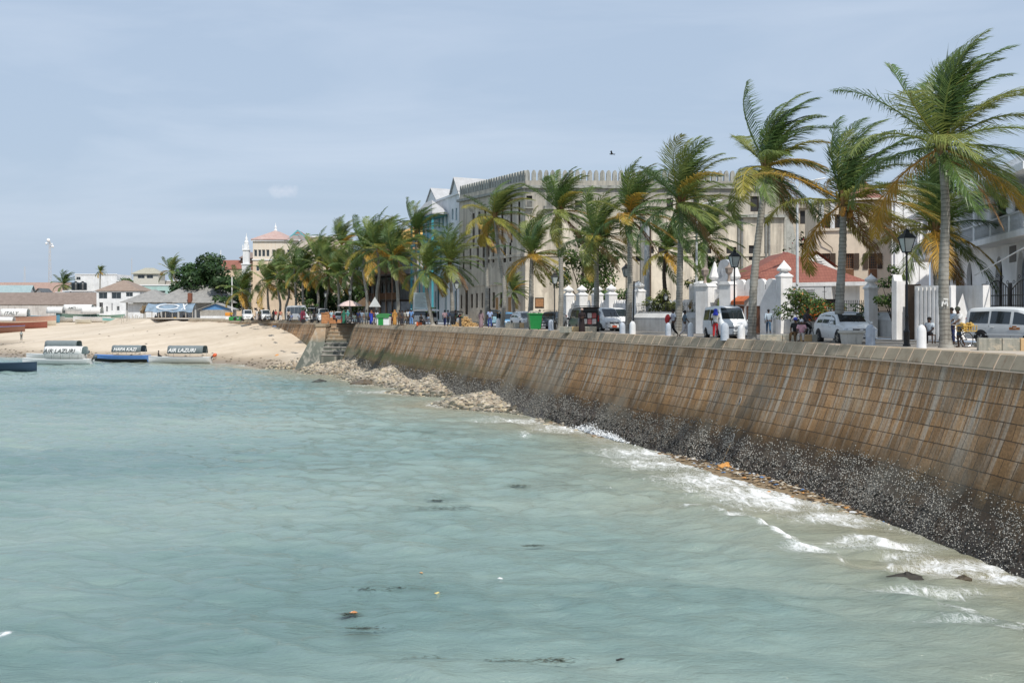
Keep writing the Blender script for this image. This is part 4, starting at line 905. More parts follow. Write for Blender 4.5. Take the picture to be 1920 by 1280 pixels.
def tree(name,label,cat,px,Y,top,half_w,h0,seed,cols=MG,leaf=.22,n=60,nc=16,trunk_r=.25,group=None,flower=None,zb=0,flat=.55):
    """px: column, top: image row of the crown's top, half_w: half width in metres, h0: crown base height"""
    rg=random.Random(seed); b=G(px,Y,zb); H=CH-(top-HZ)*Y/F-zb
    root=thing(name,label,cat,b,rg.uniform(0,.3),group)
    cl=[]
    for k in range(nc):
        a=rg.uniform(0,6.28); r=half_w*math.sqrt(rg.random())*.8; f=rg.random(); z=h0+(H-h0)*(.12+.78*f); r*=1-.55*max(0,f-.5)
        s=half_w*rg.uniform(.24,.42); cl.append((r*math.cos(a),r*math.sin(a)*.8,z,s,s,s*flat*1.3))
    cl.append((0,0,H-half_w*.2,half_w*.3,half_w*.3,half_w*.22))
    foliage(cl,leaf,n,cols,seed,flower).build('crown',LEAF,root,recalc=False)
    mb=MB(); mb.tube([(0,0,-.2),(.05,0,h0*.5),(0,.05,h0+.2),(0,0,(H+h0)/2)],[trunk_r*1.2,trunk_r,trunk_r*.8,trunk_r*.3],7)
    for k in range(7):
        c=cl[k]; mb.tube([(0,0,h0*.75),(c[0]*.5,c[1]*.5,(h0+c[2])*.5),(c[0],c[1],c[2])],[trunk_r*.5,trunk_r*.32,trunk_r*.1],5)
    mb.build('trunk',BARKD,root); return root
tree('broadleaf_tree','big dark green spreading tree behind the grey hipped roof','tree',384,330,476,9.5,2,1,cols=DG+[(.045,.095,.03)],leaf=.62,n=34,nc=34,trunk_r=.6)
tree('broadleaf_tree','dark green tree filling the gap between the big tree and the cream villa','tree',425,320,520,6.0,1,2,cols=DG,leaf=.55,n=34,nc=18,trunk_r=.4)
tree('broadleaf_tree','bright leafy tree before the fort wall, above the white crenellated fence','tree',1092,128,425,3.9,3.2,3,cols=MG+[(.12,.17,.04)],leaf=.2,n=150,nc=24,trunk_r=.2)
tree('broadleaf_tree','rounded green shrub tree between the fence pinnacles left of the gateway','tree',1157,114,543,2.3,1,4,cols=MG,leaf=.16,n=220,nc=14,trunk_r=.12)
tree('broadleaf_tree','leafy tree rising behind the gateway beside the tall streetlight','tree',1325,108,478,2.6,1.5,5,cols=DG+MG,leaf=.2,n=150,nc=18,trunk_r=.16)
tree('broadleaf_tree','slender green tree by the fence between the cream house and the white wall','tree',1674,68,496,1.3,1.2,6,cols=MG,leaf=.12,n=420,nc=14,trunk_r=.08)
tree('broadleaf_tree','dark shady tree behind the white minibus and palms','tree',608,196,520,5.5,1.5,7,cols=DG,leaf=.35,n=60,nc=22,trunk_r=.3)
tree('broadleaf_tree','green tree beside the timber balcony house above the crowd','tree',668,190,535,3.6,1,8,cols=MG+DG,leaf=.3,n=70,nc=16,trunk_r=.2)
tree('broadleaf_tree','tuft of green tree showing over the brick coloured roofs behind the flat white block','tree',231,400,520,5,4,9,cols=MG,leaf=.5,n=30,nc=10,trunk_r=.3)
tree('flowering_shrub','bougainvillea bush with orange flowers spilling over the garden railing','shrub',1502,78,543,2.0,.9,10,cols=MG+[(.15,.19,.04)],leaf=.11,n=420,nc=18,trunk_r=.06,flower=(.05,[(.6,.14,.03),(.5,.2,.05)]))
tree('flowering_shrub','lower bush with orange blooms behind the railing, left of the palm with yellow fronds','shrub',1545,76,562,1.7,.8,11,cols=MG+[(.15,.19,.04)],leaf=.11,n=420,nc=12,trunk_r=.06,flower=(.14,[(.62,.13,.03),(.5,.2,.05)]))
tree('flowering_shrub','thin straggly shrub behind the railing right of the palm with yellow fronds','shrub',1625,73,568,1.6,.7,12,cols=MG,leaf=.10,n=230,nc=10,trunk_r=.05,flower=(.03,[(.6,.2,.1)]))
tree('flowering_shrub','red flowering climber on the wall left of the cream house','shrub',1508,120,435,2.6,5,13,cols=DG+[(.10,.09,.06)],leaf=.2,n=60,nc=14,trunk_r=.1,flower=(.22,[(.45,.05,.07),(.5,.08,.1)]))
tree('broadleaf_tree','pale clipped dome of leaves over the crenellated garden wall, behind the stout palm','tree',1246,99,545,1.9,1.6,14,cols=[(.16,.18,.04),(.12,.15,.035)],leaf=.14,n=260,nc=12,trunk_r=.08)
tree('potted_shrub','small green tree in front of the notice board','shrub',788,150,572,2.0,.8,15,cols=MG+[(.12,.19,.04)],leaf=.2,n=130,nc=10,trunk_r=.06)
tree('potted_shrub','small green bush among the far vans below the palms','shrub',582,180,561,1.8,.8,16,cols=MG,leaf=.2,n=130,nc=8,trunk_r=.06)
# ================================================================ VEHICLES  (local: front at +x, z up)
def paint(name,c): return M_(name,c,.28,var=.05,spec=.5)
CARW=paint('white_car_paint',(.72,.73,.73)); CARS=paint('silver_white_paint',(.62,.64,.65)); CARK=paint('black_car_paint',(.03,.032,.035)); CARG=paint('dark_grey_paint',(.07,.085,.095)); CARB=paint('blue_car_paint',(.10,.25,.42))
CARGLASS=M_('car_glass',(.018,.025,.03),.05,spec=.9,var=.1); LAMPG=M_('headlamp_lens',(.50,.52,.54),.12,spec=.8,var=.3,scale=12); REDL=M_('tail_lamp',(.35,.02,.02),.2); PLATE=M_('number_plate_white',(.6,.6,.58),.5); PLATEO=M_('number_plate_orange',(.55,.10,.04),.5); ORL=M_('indicator_amber',(.6,.25,.04),.3)
PLASTIC=M_('black_plastic',(.03,.03,.032),.6)
# stations: x, z bottom, z belt, z top, half width belt, half width top
VAN=[(-2.35,.42,.95,1.0,.78,.70),(-2.33,.34,1.05,1.86,.82,.66),(-2.2,.32,1.08,1.97,.845,.68),(-1.0,.30,1.08,2.01,.85,.69),(.6,.30,1.07,2.0,.85,.69),(1.15,.30,1.05,1.93,.85,.68),(1.45,.30,1.03,1.66,.845,.68),(1.86,.30,1.0,1.18,.84,.70),(2.12,.30,.93,1.06,.82,.70),(2.27,.32,.80,.93,.78,.66),(2.34,.36,.62,.66,.72,.6)]
MPV=[(-2.42,.42,.95,1.0,.80,.72),(-2.40,.34,1.02,1.72,.86,.64),(-2.2,.30,1.02,1.87,.90,.67),(-.6,.28,1.0,1.92,.91,.69),(.6,.28,.98,1.86,.91,.69),(1.0,.28,.97,1.74,.91,.68),(1.75,.28,.97,1.12,.89,.72),(2.1,.29,.86,1.0,.87,.72),(2.36,.32,.74,.84,.82,.68),(2.44,.36,.6,.64,.74,.6)]
SUV=[(-2.28,.55,.9,.95,.78,.70),(-2.25,.42,1.02,1.35,.86,.64),(-1.95,.36,1.05,1.58,.90,.64),(-1.0,.32,1.04,1.68,.91,.66),(.2,.32,1.02,1.66,.91,.66),(.55,.32,1.0,1.56,.91,.66),(1.2,.32,1.0,1.12,.90,.74),(1.8,.34,.92,1.02,.89,.72),(2.14,.36,.82,.93,.86,.68),(2.28,.40,.7,.74,.78,.6)]
def vehicle(st,paintm,name,label,cat,x,by,head,wheels=(-1.4,1.42),wr=.33,wind=(5,7),side=[(-2.05,-.75),(-.62,.5),(.62,1.3)],top_t=.86,low_t=.10,seats=True,Y=None,plate=PLATE,scale=1.0,group=None,grille='bar',rack=False,rear_open=False,side_open=False,detail=True):
    Y=Y or GY(by); p=G(x,Y,0 if Y<46 else -.1); p.z=-.1
    root=thing(name,label,cat,p,math.radians(head),group); root.scale=(scale,)*3
    def sect(i):
        xx,zb,zl,zt,w_,wt=st[i]; r=min(.10,(zt-zl)*.3)
        h=[(w_*.93,zb),(w_*.985,zb+.09),(w_,zb+(zl-zb)*.55),(w_*.985,zl),(wt+(w_-wt)*.45,zl+(zt-zl)*.55),(wt+.02,zt-r),(wt-.07,zt-.025),(wt*.5,zt+.01)]
        return [(xx,-a,z) for a,z in h]+[(xx,a,z) for a,z in reversed(h)]
    mb=MB(); S=[sect(i) for i in range(len(st))]; n=len(S[0])
    # refine lengthwise
    R=[]; 
    for i in range(len(S)-1):
        for k in range(3): R.append([tuple(a+(b_-a)*k/3 for a,b_ in zip(P1,P2)) for P1,P2 in zip(S[i],S[i+1])])
    R.append(S[-1])
    mb.add([q for r in R for q in r],[(i*n+j,i*n+(j+1)%n,(i+1)*n+(j+1)%n,(i+1)*n+j) for i in range(len(R)-1) for j in range(n)]+[tuple(range(n-1,-1,-1)),tuple((len(R)-1)*n+j for j in range(n))])
    body=mb.build('body',paintm,root,smooth=35)
    xs=[s[0] for s in st]
    def at(xx): return [float(np.interp(xx,xs,[s[k] for s in st])) for k in range(1,6)]
    def sp(xx,t,sg,out=.012):
        zb,zl,zt,w_,wt=at(xx); r=min(.10,(zt-zl)*.3); yy=w_*.985+(wt+.02-w_*.985)*t; return Vector((xx,sg*(yy+out),zl+(zt-r-zl)*t))
    def tp(xx,f,out=.014):
        zb,zl,zt,w_,wt=at(xx); return Vector((xx+out*.7,f*(wt-.03),zt+out))
    for sg in (-1,1):
        for (a,b_) in side:
            mb=MB(); K=6; lo=[sp(a+(b_-a)*k/K,low_t,sg) for k in range(K+1)]
            hi=[sp(min(a+(b_-a)*k/K,9),top_t,sg) for k in range(K+1)]
            if st is not VAN and b_==side[-1][1]:   # raked front quarter
                hi=[sp(a+(b_-a-.45)*k/K,top_t,sg) for k in range(K+1)]
            if st is SUV and a==side[0][0]: hi=[sp(a+.22+(b_-a-.22)*k/K,top_t,sg) for k in range(K+1)]
            mb.add(lo+hi,[(k,k+1,K+2+k,K+1+k) for k in range(K)]); mb.build('side_window',DARK if side_open and sg==1 else CARGLASS,root)
    # windscreen
    mb=MB(); x0=st[wind[0]][0]+.05; x1=st[wind[1]][0]-.06; K=6
    vs=[]
    for i in range(5):
        xx=x0+(x1-x0)*i/4
        for k in range(K+1): vs.append(tp(xx,(-1+2*k/K)*(.93+.05*i/4)))
    mb.add(vs,[(i*(K+1)+k,i*(K+1)+k+1,(i+1)*(K+1)+k+1,(i+1)*(K+1)+k) for i in range(4) for k in range(K)]); mb.build('windscreen',CARGLASS,root)
    # rear window
    xr=st[1][0]; zb,zl,zt,w_,wt=st[1][1:]
    if not rear_open:
        mb=MB(); mb.add([(xr-.03,-wt*.9,zl+.1),(xr-.03,wt*.9,zl+.1),(xr+.02,wt*.86,zt-.14),(xr+.02,-wt*.86,zt-.14)],[(0,1,2,3)]); mb.build('rear_window',CARGLASS,root)
    for sg in (-1,1):
        mb=MB(); mb.box(xr-.04,xr+.10,sg*w_*.80-.09,sg*w_*.80+.09,zl-.15,zl+.35,bev=.03); mb.build('tail_lamp',REDL,root)
    # wheels
    for wx in wheels:
        for sg in (-1,1):
            wy=sg*at(wx)[3]
            mb=MB(); ar=[Vector((wx+(wr+.09)*math.cos(a),wy*1.004,wr+(wr+.09)*math.sin(a))) for a in [PI*k/12*1.04-.06 for k in range(13)]]; mb.poly(ar); mb.build('wheel_arch',PLASTIC,root)
            o=MB(); M=Matrix.Translation((wx,wy-sg*.08,wr))@Matrix.Rotation(PI/2,4,'X')
            o.lathe([(wr*.6,-.11),(wr*.94,-.11),(wr,-.06),(wr,.06),(wr*.94,.11),(wr*.6,.11)],20); o.v=[tuple(M@Vector(q)) for q in o.v]; wh=o.build('wheel',RUBBER,root,smooth=40)
            h=MB(); h.lathe([(wr*.62,-.10),(wr*.62,.10)],16)
            for k in range(5):
                a=2*PI*k/5; h.bar((wr*.08*math.cos(a),wr*.08*math.sin(a),.105*-sg*1),(wr*.55*math.cos(a),wr*.55*math.sin(a),.105*-sg),.07,.03)
            h.v=[tuple(M@Vector(q)) for q in h.v]; h.build('rim',CHROME,wh)
    xf=st[-1][0]; zb,zl,zt,w_,wt=st[-2][1:]
    zh=(st[-2][2]+st[-2][3])/2-.06
    if detail:
        for sg in (-1,1):
            xa=st[-3][0]; M=Matrix.Translation((st[-2][0]-.02,sg*w_*.80,zh-.06))@Matrix.Rotation(sg*-.5,4,'Z')
            mb=MB(); mb.ball((0,0,0),.12,.20,.11,10,6,M=None); mb.v=[tuple(M@Vector(q)) for q in mb.v]; mb.build('headlight',LAMPG,root,smooth=180)
            mb=MB(); M2=Matrix.Translation((st[wind[1]][0]-.32,sg*(at(st[wind[1]][0]-.32)[3]+.11),at(st[wind[1]][0]-.32)[1]+.10))
            mb.ball((0,0,0),.09,.11,.09,8,6); mb.v=[tuple(M2@Vector(q)) for q in mb.v]; mb.bar((st[wind[1]][0]-.32,sg*(at(st[wind[1]][0])[3]-.02),at(st[wind[1]][0])[1]+.02),tuple(M2.translation),.05,.04); mb.build('wing_mirror',paintm,root,smooth=60)
            mb=MB(); mb.ball((xf-.03,sg*w_*.72,zb+.14),.05,.08,.05,8,5); mb.build('fog_lamp',LAMPG,root)
            for (a,b_) in side[-2:]:
                q=sp(a+.15,.0,sg,.02); mb=MB(); mb.box(q.x-.1,q.x+.1,q.y-.015,q.y+.015,q.z-.13,q.z-.09,bev=.012); mb.build('door_handle',paintm,root)
        mb=MB(); zg=zh-.05
        if grille=='bar':
            mb.box(st[-2][0]-.05,xf-.0,-.42,.42,zg-.09,zg+.07,bev=.02); g=mb.build('grille',PLASTIC,root)
            c=MB(); c.box(xf-.02,xf+.012,-.40,.40,zg-.03,zg-.01); c.box(xf-.02,xf+.012,-.38,.38,zg+.03,zg+.045); c.ball((xf,0,zg),.015,.1,.06,10,5); c.build('badge_bar',CHROME,g)
        else:
            mb.box(st[-2][0]-.10,xf-.01,-.50,.50,zg-.22,zg+.05,bev=.03); g=mb.build('grille',M_('grey_grille',(.13,.14,.15),.5),root)
            c=MB(); c.ball((xf,0,zg-.08),.02,.09,.06,10,5); c.build('badge',CHROME,g)
        mb=MB(); mb.box(xf-.16,xf+.03,-w_*.88,w_*.88,zb-.03,zb+.2,bev=.05); mb.build('bumper',paintm,root)
        mb=MB(); mb.box(xf-.10,xf+.036,-.55,.55,zb-.01,zb+.05); mb.build('air_intake',PLASTIC,root)
        mb=MB(); mb.box(xf+.0,xf+.05,-.21,.21,zb+.07,zb+.23); pl=mb.build('number_plate',plate,root)
        if plate is PLATE:
            t=MB(); rg=random.Random(3)
            for r_,kk in ((zb+.165,6),(zb+.09,2)):
                for k in range(kk): yy=-.15+k*.055+(.12 if kk==2 else 0); t.box(xf+.05,xf+.054,yy,yy+.035,r_,r_+.045)
            t.build('plate_marks',PLASTIC,pl)
        mb=MB(); 
        for sg in (-1,1): mb.bar(tp(st[wind[1]][0]-.02,sg*.15+.2,.02),tp(st[wind[1]][0]-.35,sg*.3+.35,.03),.02)
        mb.build('wiper',PLASTIC,root)
        mb=MB()
        for sg in (-1,1):
            for (a,b_) in side: 
                q=[sp(b_+.06,t,sg,.004) for t in (-.2,.9)]; 
                mb.bar(sp(b_+.06,.0,sg,.002),sp(b_+.06,.0,sg,.002)-Vector((0,0,.62)),.012,.006)
        mb.build('door_seams',PLASTIC,root)
    if rack:
        mb=MB(); zt=st[3][3]
        for k in range(4): mb.bar((-1.6+k*.7,-.6,zt+.1),(-1.6+k*.7,.6,zt+.1),.04)
        for sg in (-1,1): mb.bar((-1.7,sg*.6,zt+.1),(.6,sg*.6,zt+.1),.04); mb.bar((-1.5,sg*.6,zt),(-1.5,sg*.6,zt+.1),.03); mb.bar((.4,sg*.6,zt),(.4,sg*.6,zt+.1),.03)
        mb.build('roof_rack',PLASTIC,root)
    if rear_open:
        mb=MB(); mb.box(xr-.04,xr+.3,-.64,.64,.6,1.72); mb.build('boot_opening',DARK,root)
        mb=MB(); mb.add([(xr-.06,-.68,1.86),(xr-.06,.68,1.86),(xr-1.0,.64,2.02),(xr-1.0,-.64,2.02)],[(0,1,2,3)]); q=mb.build('tailgate',paintm,root)
        rg=random.Random(4)
        for k,c in enumerate([(.55,.5,.5),(.5,.16,.16),(.6,.58,.55),(.4,.12,.12),(.62,.6,.6)]):
            mb=MB(); y0=-.52+(k%3)*.36; z0=.72+(k//3)*.46; mb.box(xr-.08,xr+.2,y0,y0+.33,z0,z0+.4,bev=.04); mb.build('parcel',M_('parcel_'+str(k),c,.8),root)
    return root
v=vehicle(MPV,CARS,'parked_van','silver white people carrier with an orange badge on its door, cut by the right edge','van',1906,643,300,Y=57,wr=.34,side=[(-2.15,-1.0),(-.88,.25),(.42,1.6)],wind=(5,6))
mb=MB(); mb.box(.25,.85,-.925,-.917,.78,.90,bev=.003); mb.box(.42,.66,-.928,-.915,.86,.97,bev=.003); mb.build('door_emblem',M_('orange_brown_decal',(.42,.16,.05),.5),v)
mb=MB(); mb.box(-2.3,2.2,-.925,-.905,.50,.545); mb.build('trim_strip',CARW,v)
vehicle(SUV,CARW,'parked_suv','white sport utility car with dark glass, behind the palm with yellow fronds','car',1584,643,274,Y=58.5,wr=.36,side=[(-1.75,-.95),(-.85,.05),(.15,1.1)],wind=(4,6))
vehicle(VAN,CARW,'parked_van','white minibus with a dark grille behind the person in red trousers and the lamp post','van',1360,632,274,Y=68,wr=.32,grille='big')
vehicle(VAN,CARW,'parked_van','white van nose with orange plate just right of the palm beside the black robed person','van',1128,623,292,Y=95,plate=PLATEO,side=[(-2.05,-.75),(-.62,.5),(.62,1.3)])
vehicle(VAN,CARW,'parked_van','white van with orange plate and dark windscreen, rightmost of the two standing nose by nose','van',1148,621,292,Y=100,plate=PLATEO)
vehicle(VAN,CARK,'parked_van','black van with its tailgate lifted and parcels stacked inside, behind the black robed person','van',1094,621,98,Y=90,rear_open=True,rack=True,scale=1.0)
vehicle(SUV,CARG,'parked_suv','dark grey off-road car right of the green bin','car',1034,617,250,Y=104,rack=True,wr=.38)
vehicle(SUV,CARW,'parked_suv','white off-road car behind the low palm, left of the green bin','car',984,613,286,Y=112,wr=.36,scale=1.02)
vehicle(MPV,CARB,'parked_car','blue and white three door car half hidden behind the crooked palm','car',951,611,280,Y=122,scale=.85)
vehicle(VAN,CARW,'parked_van','small white van at the far end, next to the white pole','van',464,600,286,Y=206,scale=1.0,detail=True)
vehicle(VAN,CARS,'parked_van','pale van in front of the cream villa, right of the motorbike group','van',497,600,288,Y=203,scale=1.0)
vehicle(VAN,CARS,'parked_van','silver minibus with a lifted roof behind the gateposts','van',606,602,282,Y=182,scale=1.08,rack=True)
vehicle(SUV,CARS,'parked_car','pale car half hidden by the palm behind the stepped parapet','car',636,602,280,Y=176)
# coach
BUS=[(-4.6,.5,1.3,1.4,1.1,1.0),(-4.55,.4,1.35,2.75,1.18,1.02),(-4.3,.38,1.35,2.95,1.2,1.04),(0,.36,1.33,3.0,1.2,1.05),(3.6,.36,1.3,2.95,1.2,1.04),(4.1,.36,1.25,2.6,1.19,1.03),(4.55,.38,1.2,1.5,1.16,1.0),(4.7,.42,.95,1.05,1.08,.95)]
vehicle(BUS,CARW,'tour_bus','long white coach behind the palms left of the beach steps','bus',566,601.5,305,Y=190,wheels=(-2.8,3.0),wr=.46,side=[(-4.2,-2.6),(-2.5,-.9),(-.8,.8),(.9,2.5),(2.6,3.8)],wind=(4,6),scale=.9,detail=False)
# three-wheelers with canopies
def tuktuk(x,by,head,label,c,roofc,Y=None):
    Y=Y or GY(by); p=G(x,Y,-.1); t=thing('three_wheeler',label,'rickshaw',p,math.radians(head))
    mb=MB(); mb.box(-1.15,.25,-.6,.6,.35,.85,bev=.08); mb.box(.25,1.05,-.5,.5,.35,.55,bev=.05); mb.box(.9,1.15,-.42,.42,.4,1.15,bev=.1); mb.build('body',c,t,smooth=40)
    mb=MB(); K=8; pr=[(.66*math.cos(a),1.58+.22*math.sin(a)) for a in [PI*k/K for k in range(K+1)]]
    vs=[(-1.25,y,z) for y,z in pr]+[(1.05,y*.92,z-.03) for y,z in pr]; n=K+1
    mb.add(vs,[(k,k+1,n+k+1,n+k) for k in range(K)]+[tuple(range(n)),tuple(range(2*n-1,n-1,-1))]); mb.build('canopy',roofc,t,smooth=50)
    mb=MB()
    for sx in (-1.15,.95):
        for sg in (-.58,.58): mb.bar((sx,sg,.7),(sx,sg*.98,1.6),.05)
    mb.build('canopy_frame',PLASTIC,t)
    mb=MB(); mb.add([(1.12,-.45,1.1),(1.12,.45,1.1),(.98,.45,1.52),(.98,-.45,1.52)],[(0,1,2,3)]); mb.build('windscreen',CARGLASS,t)
    mb=MB(); mb.box(-1.0,-.2,-.5,.5,.85,1.0,bev=.04); mb.box(-1.12,-1.0,-.5,.5,.85,1.4,bev=.04); mb.build('seat',M_('dark_vinyl',(.03,.03,.035),.5),t)
    for wx,wy in ((-.8,-.55),(-.8,.55),(.85,0)):
        M=Matrix.Translation((wx,wy,.24))@Matrix.Rotation(PI/2,4,'X'); o=MB(); o.lathe([(.12,-.06),(.23,-.06),(.24,0),(.23,.06),(.12,.06)],14); o.v=[tuple(M@Vector(q)) for q in o.v]; wh=o.build('wheel',RUBBER,t)
        o=MB(); o.lathe([(.12,-.065),(.12,.065)],12); o.v=[tuple(M@Vector(q)) for q in o.v]; o.build('rim',CHROME,wh)
    return t
tuktuk(797,608,250,'white roofed passenger cart behind the seated pair by the slanting palm',M_('white_grey_paint',(.55,.56,.57),.5),WHITE2).scale=(1.5,1.7,1.12)
tuktuk(855,609.5,262,'black three wheeler behind the palm at the corner of the fort',CARK,CARK)
tuktuk(925,611.5,265,'pale blue three wheeler behind the person in the striped shirt',paint('pale_blue_paint',(.25,.42,.5)),M_('grey_canvas',(.12,.13,.13),.9)).scale=(1.1,1.1,1.05)
# motorbikes
def motorbike(x,Y,head,label,c):
    t=thing('motorbike',label,'motorbike',G(x,Y,-.05),math.radians(head),None)
    for wx in (-.62,.66):
        M=Matrix.Translation((wx,0,.3))@Matrix.Rotation(PI/2,4,'X'); o=MB(); o.lathe([(.21,-.05),(.29,-.05),(.3,0),(.29,.05),(.21,.05)],16); o.v=[tuple(M@Vector(q)) for q in o.v]; wh=o.build('wheel',RUBBER,t)
        o=MB()
        for k in range(6): a=PI*k/3; o.bar((wx,0,.3),(wx+.22*math.cos(a),0,.3+.22*math.sin(a)),.02)
        o.build('rim',CHROME,wh)
    mb=MB(); mb.box(-.1,.36,-.14,.14,.62,.82,bev=.07); mb.build('fuel_tank',c,t,smooth=60)
    mb=MB(); mb.box(-.75,-.08,-.13,.13,.68,.79,bev=.04); mb.build('seat',PLASTIC,t)
    mb=MB(); mb.bar((.66,0,.3),(.42,0,.95),.06); mb.bar((.42,-.36,1.0),(.42,.36,1.0),.035); mb.bar((-.62,0,.3),(.1,0,.35),.06); mb.bar((-.62,.1,.32),(-.3,.1,.7),.04); mb.build('frame',BLACKM,t)
    mb=MB(); mb.box(-.1,.28,-.16,.16,.25,.58,bev=.06); mb.build('engine',CHROME,t)
    mb=MB(); mb.ball((.53,0,.86),.09,.1,.1); mb.build('headlight',LAMPG,t)
motorbike(480,200,200,'motorbike standing between the two small pale vans',CARK); motorbike(447,209,180,'motorbike parked left of the small white van',CARK); motorbike(503,197,170,'motorbike parked in front of the pale van',CARK)
motorbike(657,150,200,'motorbike parked by the far lamp post among the crowd',CARG); motorbike(577,163,190,'motorbike beside the bent palm and the pair in maroon',CARK); motorbike(664,152,165,'motorbike to the right of the far lamp post',CARB)
# bicycle
def bicycle(p,rz,label,load=True):
    t=thing('bicycle',label,'bicycle',p,rz)
    for wx in (-.52,.54):
        o=MB(); o.tube([(wx+.33*math.cos(2*PI*k/28),0,.34+.33*math.sin(2*PI*k/28)) for k in range(29)],.018,6,cap=False); wh=o.build('wheel',RUBBER,t)
        o=MB()
        for k in range(14): a=2*PI*k/14; o.bar((wx,0,.34),(wx+.32*math.cos(a),0,.34+.32*math.sin(a)),.006)
        o.tube([(wx+.305*math.cos(2*PI*k/28),0,.34+.305*math.sin(2*PI*k/28)) for k in range(29)],.009,5,cap=False); o.build('rim',CHROME,wh)
    fr=MB(); A=(-.52,0,.34);B=(-.1,0,.30);S=(-.22,0,.82);H=(.36,0,.86);Fk=(.54,0,.34)
    for a,b_ in ((A,B),(A,S),(B,S),(S,H),(B,(.38,0,.78)),(H,Fk),((.34,0,.95),(.38,0,.74))): fr.tube([a,b_],.017,6)
    fr.build('frame',BLACKM,t)
    mb=MB(); mb.ball((-.24,0,.9),.14,.08,.04); mb.build('saddle',PLASTIC,t)
    mb=MB(); mb.tube([(.22,-.28,.98),(.34,-.2,1.0),(.34,.2,1.0),(.22,.28,.98)],.013,6); mb.build('handlebar',CHROME,t)
    mb=MB(); mb.bar((-.1,-.1,.3),(-.1,.1,.3),.03); mb.box(-.12,.06,-.16,-.1,.14,.18); mb.box(-.22,-.05,.1,.16,.42,.46); mb.build('pedals',BLACKM,t)
    if load:
        mb=MB(); mb.box(-.85,-.2,-.24,.24,.70,.74); 
        for k in range(6): mb.bar((-.85+k*.13,-.24,.72),(-.85+k*.13,-.26,.98),.03); mb.bar((-.85+k*.13,.24,.72),(-.85+k*.13,.26,.98),.03)
        mb.bar((-.87,-.26,.96),(-.2,-.26,.96),.03); mb.bar((-.87,.26,.96),(-.2,.26,.96),.03); cr=mb.build('carrier_crate',M_('yellow_crate',(.5,.33,.08),.7),t)
        rg=random.Random(2); mb=MB()
        for k in range(26): mb.ball((rg.uniform(-.78,-.28),rg.uniform(-.18,.18),rg.uniform(.8,1.06)),.075,n=6,k=4)
        mb.build('fruit_load',M_('yellow_fruit',(.55,.36,.10),.6,var=.5,scale=12),cr)
    return t
# ================================================================ PEOPLE
SKIN=M_('brown_skin',(.085,.045,.028),.55,var=.15); HAIR=M_('black_hair',(.012,.010,.009),.8)
def skin_mesh(verts,edges,rad,root=0,sub=1):
    me=bpy.data.meshes.new('t'); me.from_pydata(verts,edges,[]); o=bpy.data.objects.new('t',me); col.objects.link(o)
    m=o.modifiers.new('s','SKIN'); m.use_smooth_shade=True
    for i,d in enumerate(me.skin_vertices[0].data):
        r=rad[i]; d.radius=r if isinstance(r,tuple) else (r,r); d.use_root=(i==root)
    s=o.modifiers.new('d','SUBSURF'); s.levels=sub; s.render_levels=sub
    dg=bpy.context.evaluated_depsgraph_get(); out=bpy.data.meshes.new_from_object(o.evaluated_get(dg)); bpy.data.objects.remove(o); bpy.data.meshes.remove(me)
    return out
# poses: joint positions facing -Y (toward the viewer); L/R by sign of x
def pose(kind):
    J={'pel':(0,0,.93),'bel':(0,.0,1.10),'che':(0,.01,1.30),'nck':(0,.01,1.45),'hd0':(0,-.005,1.53),'hd1':(0,-.01,1.62),'hd2':(0,.0,1.70)}
    legs={'stand':[((.095,0,.88),(.11,-.02,.48),(.12,.03,.08),(.14,-.12,.03)),((-.095,0,.88),(-.11,-.02,.48),(-.13,.03,.08),(-.15,-.12,.03))],
          'walk':[((.09,0,.88),(.10,-.20,.50),(.10,-.22,.08),(.11,-.38,.05)),((-.09,0,.88),(-.10,.06,.47),(-.10,.36,.14),(-.11,.27,.03))],
          'push':[((.09,0,.88),(.10,-.16,.49),(.10,-.10,.08),(.11,-.25,.03)),((-.09,0,.88),(-.10,.10,.48),(-.11,.32,.11),(-.12,.2,.03))],
          'sit':[((.09,0,.50),(.12,-.44,.50),(.13,-.42,.10),(.14,-.56,.04)),((-.09,0,.50),(-.12,-.42,.50),(-.12,-.50,.10),(-.13,-.64,.04))],
          'ride':[((.08,0,.92),(.12,-.36,.66),(.10,-.22,.28),(.11,-.36,.22)),((-.08,0,.92),(-.12,-.26,.56),(-.10,-.16,.14),(-.11,-.30,.1))]}
    arms={'stand':[((.19,.01,1.40),(.25,.02,1.12),(.24,-.06,.88)),((-.19,.01,1.40),(-.25,.03,1.12),(-.23,-.05,.88))],
          'walk':[((.19,.01,1.40),(.24,.12,1.14),(.24,.02,.90)),((-.19,.01,1.40),(-.24,-.10,1.14),(-.22,-.26,.95))],
          'fold':[((.19,.01,1.40),(.26,-.02,1.13),(.04,-.24,1.14)),((-.19,.01,1.40),(-.26,-.02,1.13),(-.05,-.22,1.08))],
          'push':[((.19,-.04,1.38),(.24,-.22,1.15),(.22,-.46,1.02)),((-.19,-.04,1.38),(-.24,-.20,1.15),(-.22,-.46,1.02))],
          'sit':[((.19,.0,.97),(.25,-.08,.72),(.16,-.30,.58)),((-.19,.0,.97),(-.25,-.06,.72),(-.14,-.30,.58))],
          'ride':[((.19,-.14,1.38),(.23,-.30,1.14),(.24,-.52,1.02)),((-.19,-.14,1.38),(-.23,-.30,1.14),(-.24,-.52,1.02))]}
    lk={'stand':'stand','walk':'walk','fold':'stand','push':'push','sit':'sit','ride':'ride'}[kind]
    if kind=='sit':
        for k in J: x,y,z=J[k]; J[k]=(x,y-.03*(z>1.2),z-.43)
    if kind in('ride','push'):
        s=.9 if kind=='ride' else .35
        for k in J: x,y,z=J[k]; J[k]=(x,y-max(0,(z-.93))*s*.35,z-(.0 if kind=='push' else -.03))
    return J,legs[lk],arms[kind]
BODY={}
